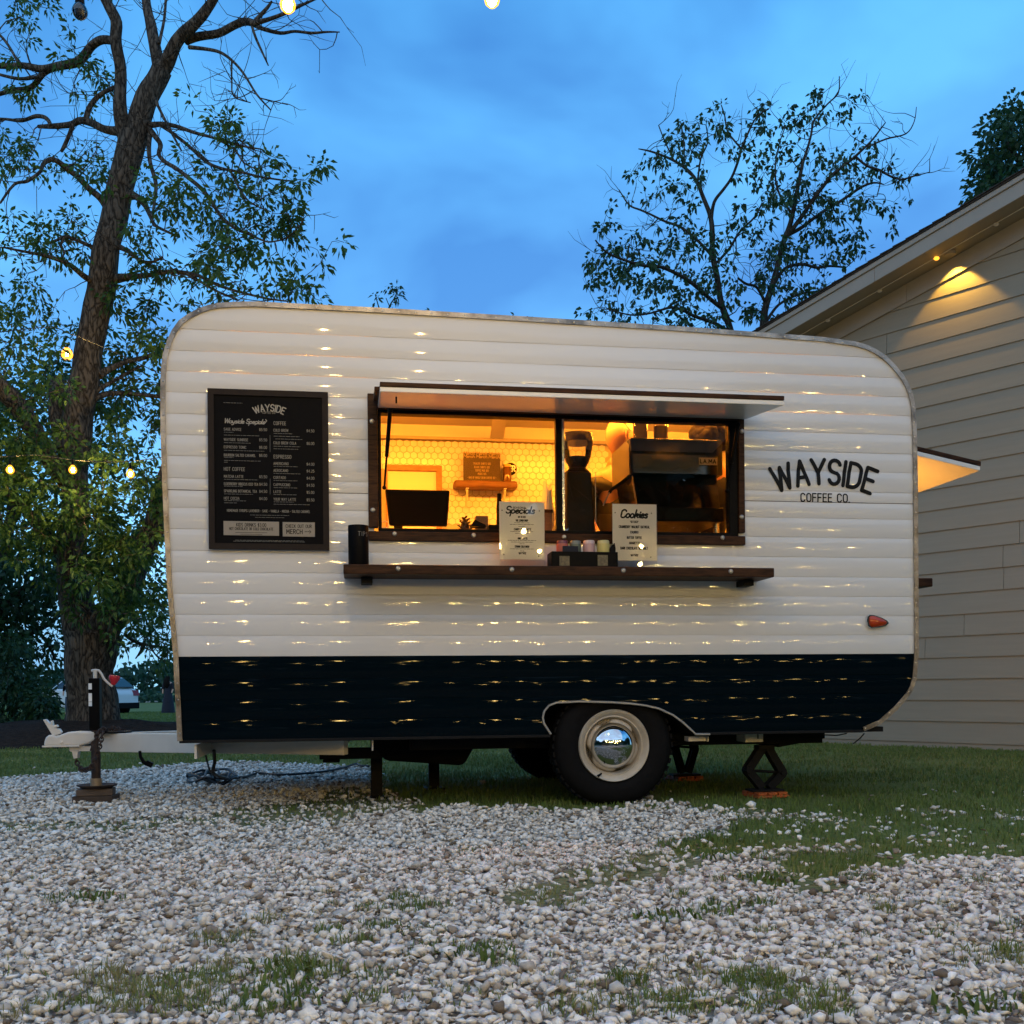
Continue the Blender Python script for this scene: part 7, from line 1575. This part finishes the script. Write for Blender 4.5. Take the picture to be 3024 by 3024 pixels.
# thin tree behind the trailer
Y2 = 24.0
L2 = [limb([(2185, 1500, 15), (2180, 1200, 12), (2160, 985, 10), (2131, 900, 9.5), (2112, 790, 9), (2103, 700, 8), (2098, 640, 7), (2078, 590, 6), (2050, 524, 5), (1998, 480, 4), (1932, 451, 3), (1885, 440, 1.5)], Y2),
 limb([(2100, 650, 6), (2109, 598, 5), (2135, 560, 4.5), (2160, 524, 4), (2178, 480, 4), (2190, 436, 3.5), (2210, 390, 3), (2234, 347, 2.5), (2270, 320, 2)], Y2, -1),
 limb([(2190, 440, 3), (2150, 390, 2.5), (2140, 340, 2), (2130, 310, 1.5)], Y2, .6), limb([(2060, 540, 3), (2070, 470, 2.5), (2090, 420, 2), (2085, 370, 1.5)], Y2, -.8), limb([(1990, 475, 2.5), (1960, 410, 2), (1945, 370, 1.5)], Y2, .5), limb([(2020, 500, 2.5), (2020, 420, 2), (2010, 360, 1.5)], Y2, .8),
 limb([(2135, 910, 8), (2100, 885, 6), (2060, 850, 6), (2013, 815, 5.5), (1954, 790, 5), (1900, 785, 4.5), (1850, 770, 4), (1792, 745, 3), (1758, 709, 2)], Y2, -1.5),
 limb([(2110, 760, 5), (2060, 710, 4), (2013, 672, 4), (1965, 655, 3.5), (1924, 635, 3), (1890, 620, 3), (1858, 605, 2.5), (1828, 561, 1.5)], Y2, 1.5),
 limb([(2148, 975, 6), (2110, 955, 5.5), (2057, 937, 5), (2020, 918, 4.5), (1983, 908, 4), (1920, 925, 3), (1860, 930, 2.5), (1790, 910, 1.5)], Y2, -1),
 limb([(2112, 780, 4), (2150, 740, 4), (2180, 690, 3.5), (2230, 640, 3), (2250, 600, 2)], Y2, 1),
 limb([(2290, 1500, 17), (2262, 1200, 14), (2256, 959, 11), (2262, 900, 10), (2278, 849, 9.5), (2300, 770, 9), (2315, 716, 8), (2332, 670, 7.5), (2344, 620, 7), (2352, 570, 6), (2359, 532, 5.5), (2368, 490, 5), (2381, 450, 4), (2395, 400, 3.5), (2405, 355, 3), (2440, 310, 2.5), (2475, 275, 2), (2478, 225, 1.2)], Y2-.8),
 limb([(2325, 700, 7), (2360, 650, 6.5), (2396, 598, 6), (2430, 550, 5.5), (2455, 517, 5), (2495, 485, 4.5), (2529, 458, 4), (2570, 420, 3), (2605, 375, 2), (2615, 362, 1.5)], Y2-.8, -1.2),
 limb([(2525, 460, 3.5), (2560, 490, 3.5), (2595, 502, 3.5), (2625, 518, 3), (2660, 530, 2.5), (2700, 520, 2), (2745, 508, 1.2)], Y2-1.8), limb([(2560, 435, 2.5), (2617, 410, 2.5), (2676, 395, 2), (2700, 360, 1.5), (2706, 316, 1)], Y2-2), limb([(2600, 500, 2), (2600, 540, 2), (2590, 580, 1.5)], Y2-1.9),
 limb([(2335, 690, 6), (2374, 668, 5.5), (2410, 640, 5), (2448, 613, 4.5), (2490, 590, 4.5), (2543, 554, 4), (2580, 540, 3), (2610, 545, 1.5)], Y2-.8, .8),
 limb([(2285, 835, 6), (2310, 800, 5), (2337, 785, 5), (2375, 782, 4.5), (2411, 790, 4), (2450, 785, 3.5), (2499, 790, 2.5)], Y2-.8, 1.2), limb([(2262, 900, 5), (2235, 850, 4), (2205, 840, 4), (2180, 820, 3)], Y2-.8, -.8), limb([(2345, 640, 4), (2300, 570, 3), (2290, 500, 2.5), (2300, 430, 2), (2320, 370, 1.5)], Y2-.8, .8), limb([(2262, 950, 5), (2300, 900, 4), (2360, 870, 3.5), (2420, 860, 3)], Y2-.8, .5)]
pl = [(1690, 930), (1720, 850), (1750, 700), (1830, 560), (1860, 510), (1880, 410), (1950, 345), (2050, 345), (2130, 310), (2240, 270), (2290, 330), (2390, 270), (2480, 235), (2560, 265), (2545, 350), (2640, 390), (2700, 460), (2690, 640), (2600, 720), (2450, 850), (2320, 960), (2000, 985), (1780, 985)]
c2_ = region(pl, 270, Y2-.4, 1.1)+region([(2250, 480), (2480, 450), (2600, 600), (2500, 820), (2330, 900), (2220, 820)], 105, Y2-.6, 1.0)+region([(1720, 760), (2000, 640), (2120, 700), (2140, 980), (1760, 985)], 85, Y2-.3, 1.0)
b2_ = Vector((at(2190, 2000, Y2).x, Y2, gz(Y2)))
t2 = thing('bare_tree', 'thin branching tree with sparse dark leaves rising behind the trailer roof', 'tree', tuple(b2_))
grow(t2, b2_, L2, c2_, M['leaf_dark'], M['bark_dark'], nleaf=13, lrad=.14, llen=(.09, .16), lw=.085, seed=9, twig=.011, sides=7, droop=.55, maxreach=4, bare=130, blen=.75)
# leafy tree above the house roof
Y3 = 22.0
b3_ = Vector((at(3080, 2000, Y3).x, Y3, gz(Y3)))
t3 = thing('leafy_tree', 'dense dark green tree top showing above the house roof', 'tree', tuple(b3_))
L3 = [limb([(3080, 1900, 40), (3080, 1200, 34), (3070, 800, 28), (3060, 600, 20), (3050, 450, 12), (3040, 330, 5)], Y3), limb([(3068, 700, 14), (3010, 600, 10), (2950, 520, 7), (2900, 480, 4)], Y3), limb([(3060, 560, 10), (3000, 460, 8), (2960, 400, 5)], Y3), limb([(3070, 700, 14), (3150, 560, 9), (3220, 450, 6)], Y3, .5), limb([(3070, 640, 12), (3120, 480, 8), (3130, 380, 5)], Y3, 1), limb([(3064, 650, 10), (3000, 620, 7), (2930, 580, 4)], Y3, -.6)]
c3_ = region([(2865, 470), (2880, 445), (2925, 440), (2915, 390), (2950, 345), (2995, 300), (3030, 330), (3200, 320), (3300, 480), (3260, 720), (2960, 640), (2870, 590), (2875, 540), (2905, 510)], 330, Y3, .8)
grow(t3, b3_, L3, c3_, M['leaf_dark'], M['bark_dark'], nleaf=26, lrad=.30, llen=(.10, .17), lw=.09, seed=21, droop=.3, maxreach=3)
# small tree tops peeping over the trailer roof
Y4 = 20.0
for (name_, label, u, pts4, cl4) in (('sapling', 'young tree with a few leaf clusters just above the trailer roof line', 1130, [[(1130, 1400, 7), (1132, 1100, 5), (1128, 940, 3), (1118, 905, 2), (1110, 875, 1.5)], [(1130, 960, 3), (1150, 905, 2.2), (1165, 880, 1.8), (1175, 855, 1.2)], [(1150, 905, 1.5), (1140, 880, 1.2)]], [(1108, 870), (1114, 885), (1122, 878), (1150, 850), (1160, 845), (1172, 846), (1180, 862), (1168, 870), (1178, 880), (1160, 900)]),
                                   ('bush_top', 'tiny leafy tip of a shrub showing over the middle of the trailer roof', 1275, [[(1280, 1400, 6), (1276, 1050, 4), (1274, 935, 2)]], [(1270, 925), (1278, 930), (1290, 935), (1262, 932)]),
                                   ('bush_top', 'small dark leaf sprig above the trailer roof right of centre', 1535, [[(1536, 1400, 6), (1538, 1050, 4), (1540, 945, 2)]], [(1520, 938), (1535, 942), (1550, 940), (1562, 944)])):
    b4 = Vector((at(u, 2000, Y4).x, Y4, gz(Y4))); o = thing(name_, label, 'tree' if name_ == 'sapling' else 'shrub', tuple(b4))
    grow(o, b4, [limb(p, Y4) for p in pts4], [at(a, c, Y4) for a, c in cl4], M['leaf_dark'], M['bark_dark'], nleaf=9, lrad=.08, llen=(.08, .14), lw=.05, seed=u, twig=.007, sides=6)
# dark tree and shrub mass at the left
Y5 = 19.0
b5 = Vector((at(-60, 2000, Y5).x, Y5, 0)); t5 = thing('dark_tree', 'dark low branched tree behind the big trunk at the far left', 'tree', tuple(b5))
L5 = [limb([(-60, 2140, 34), (-50, 1950, 28), (-20, 1800, 24), (10, 1650, 18), (40, 1480, 12), (60, 1300, 7)], Y5), limb([(-20, 1830, 14), (40, 1760, 12), (110, 1720, 10), (180, 1690, 8), (260, 1640, 5), (330, 1600, 3)], Y5), limb([(-30, 1900, 12), (40, 1880, 10), (110, 1860, 9), (160, 1830, 7), (200, 1790, 5)], Y5, .6), limb([(0, 1720, 10), (70, 1620, 8), (140, 1540, 6), (220, 1440, 4)], Y5, .8), limb([(30, 1560, 8), (110, 1430, 6), (200, 1320, 4), (280, 1200, 3)], Y5, -.4), limb([(110, 1860, 6), (140, 1900, 5), (165, 1950, 4)], Y5+.3), limb([(180, 1690, 5), (260, 1720, 4), (340, 1740, 3), (420, 1730, 2)], Y5, .5)]
c5 = region([(-200, 1100), (330, 1050), (460, 1250), (470, 1600), (250, 1700), (-200, 1700)], 170, Y5, 1.0)+region([(-200, 1650), (200, 1640), (215, 1900), (170, 1990), (-200, 2000)], 170, Y5, .9)+region([(-200, 1760), (90, 1760), (60, 2020), (-200, 2040)], 90, Y5, .6)+region([(300, 1560), (490, 1500), (490, 1850), (380, 1850)], 26, Y5, .8)
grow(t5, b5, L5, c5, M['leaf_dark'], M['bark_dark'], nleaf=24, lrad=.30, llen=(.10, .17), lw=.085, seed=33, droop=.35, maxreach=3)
Y6 = 16.0
def shrub(label, poly, n, Y_, stems, seed):
    bb = Vector((at(stems[0][0], 2100, Y_).x, Y_, 0)); o = thing('shrub', label, 'shrub', tuple(bb))
    grow(o, bb, [limb([(a, 2150, 5), ((a+c)/2, (2150+e)/2+20, 4), (c, e, 2)], Y_) for a, c, e in stems], region(poly, n, Y_, .35), M['leaf_dark'], M['bark_dark'], nleaf=26, lrad=.17, llen=(.06, .11), lw=.05, seed=seed, twig=.006, sides=6, maxreach=2)
shrub('dark leafy shrub at the left edge of the mulch bed', [(-140, 1900), (60, 1880), (110, 1960), (105, 2060), (90, 2130), (-140, 2140)], 150, Y6, [(-40, -60, 1950), (-10, 40, 1930), (20, 70, 2000)], 5)
shrub('low round dark shrub beside the white coupler at the foot of the tree', [(92, 2062), (118, 2046), (142, 2052), (158, 2080), (152, 2118), (100, 2128)], 60, Y6-.6, [(125, 120, 2070), (130, 140, 2080)], 6)
# far wood line across the fields
n = 26000; u = rng.uniform(-.75, .75, n); Yw = rng.uniform(188, 215, n); Xw = u*Yw; hmax = 4.6+3.2*(vnoise(Xw*.06+3, Yw*0+1)-.3)+1.6*vnoise(Xw*.3, Yw*.1)
zz = -1+rng.random(n)**.75*hmax
D = rng.normal(0, 1, (n, 3)); D /= np.linalg.norm(D, axis=1)[:, None]
leaf_mesh('far_treeline', np.stack([Xw, Yw, zz], -1), D, rng.uniform(.7, 1.7, n), rng.uniform(.5, 1.2, n), np.clip(rng.normal(.4, .2, n), 0, 1), M['treeline'], None)
# nearer hedge row in the field
n = 2600; Xw = rng.uniform(-70, 0, n); Yw = rng.uniform(163, 166, n); zz = -1+rng.random(n)*(.7+1.6*vnoise(Xw*.35, Xw*0)); D = rng.normal(0, 1, (n, 3)); D /= np.linalg.norm(D, axis=1)[:, None]
k = vnoise(Xw*.25+9, Xw*0) > .42
leaf_mesh('field_hedge', np.stack([Xw, Yw, zz], -1)[k], D[k], rng.uniform(.4, .9, n)[k], rng.uniform(.3, .7, n)[k], np.clip(rng.normal(.5, .2, n), 0, 1)[k], M['treeline'], None)

# trees round the yard behind the camera, seen only as dark reflections
n = 15000; a = rng.uniform(R(172), R(375), n); rad_ = rng.uniform(24, 34, n); Xw = rad_*np.cos(a)*1.15; Yw = rad_*np.sin(a)*.95; hm = 7.5+6.5*vnoise(a*3.1+2, a*0)
zz = rng.random(n)**.8*hm; D = rng.normal(0, 1, (n, 3)); D /= np.linalg.norm(D, axis=1)[:, None]; k = (Yw < 6) & (np.abs(Xw) > -1)
leaf_mesh('yard_treeline', np.stack([Xw, Yw, zz], -1)[k], D[k], rng.uniform(.9, 1.9, n)[k], rng.uniform(.7, 1.4, n)[k], np.clip(rng.normal(.4, .2, n), 0, 1)[k], M['treeline'], None)
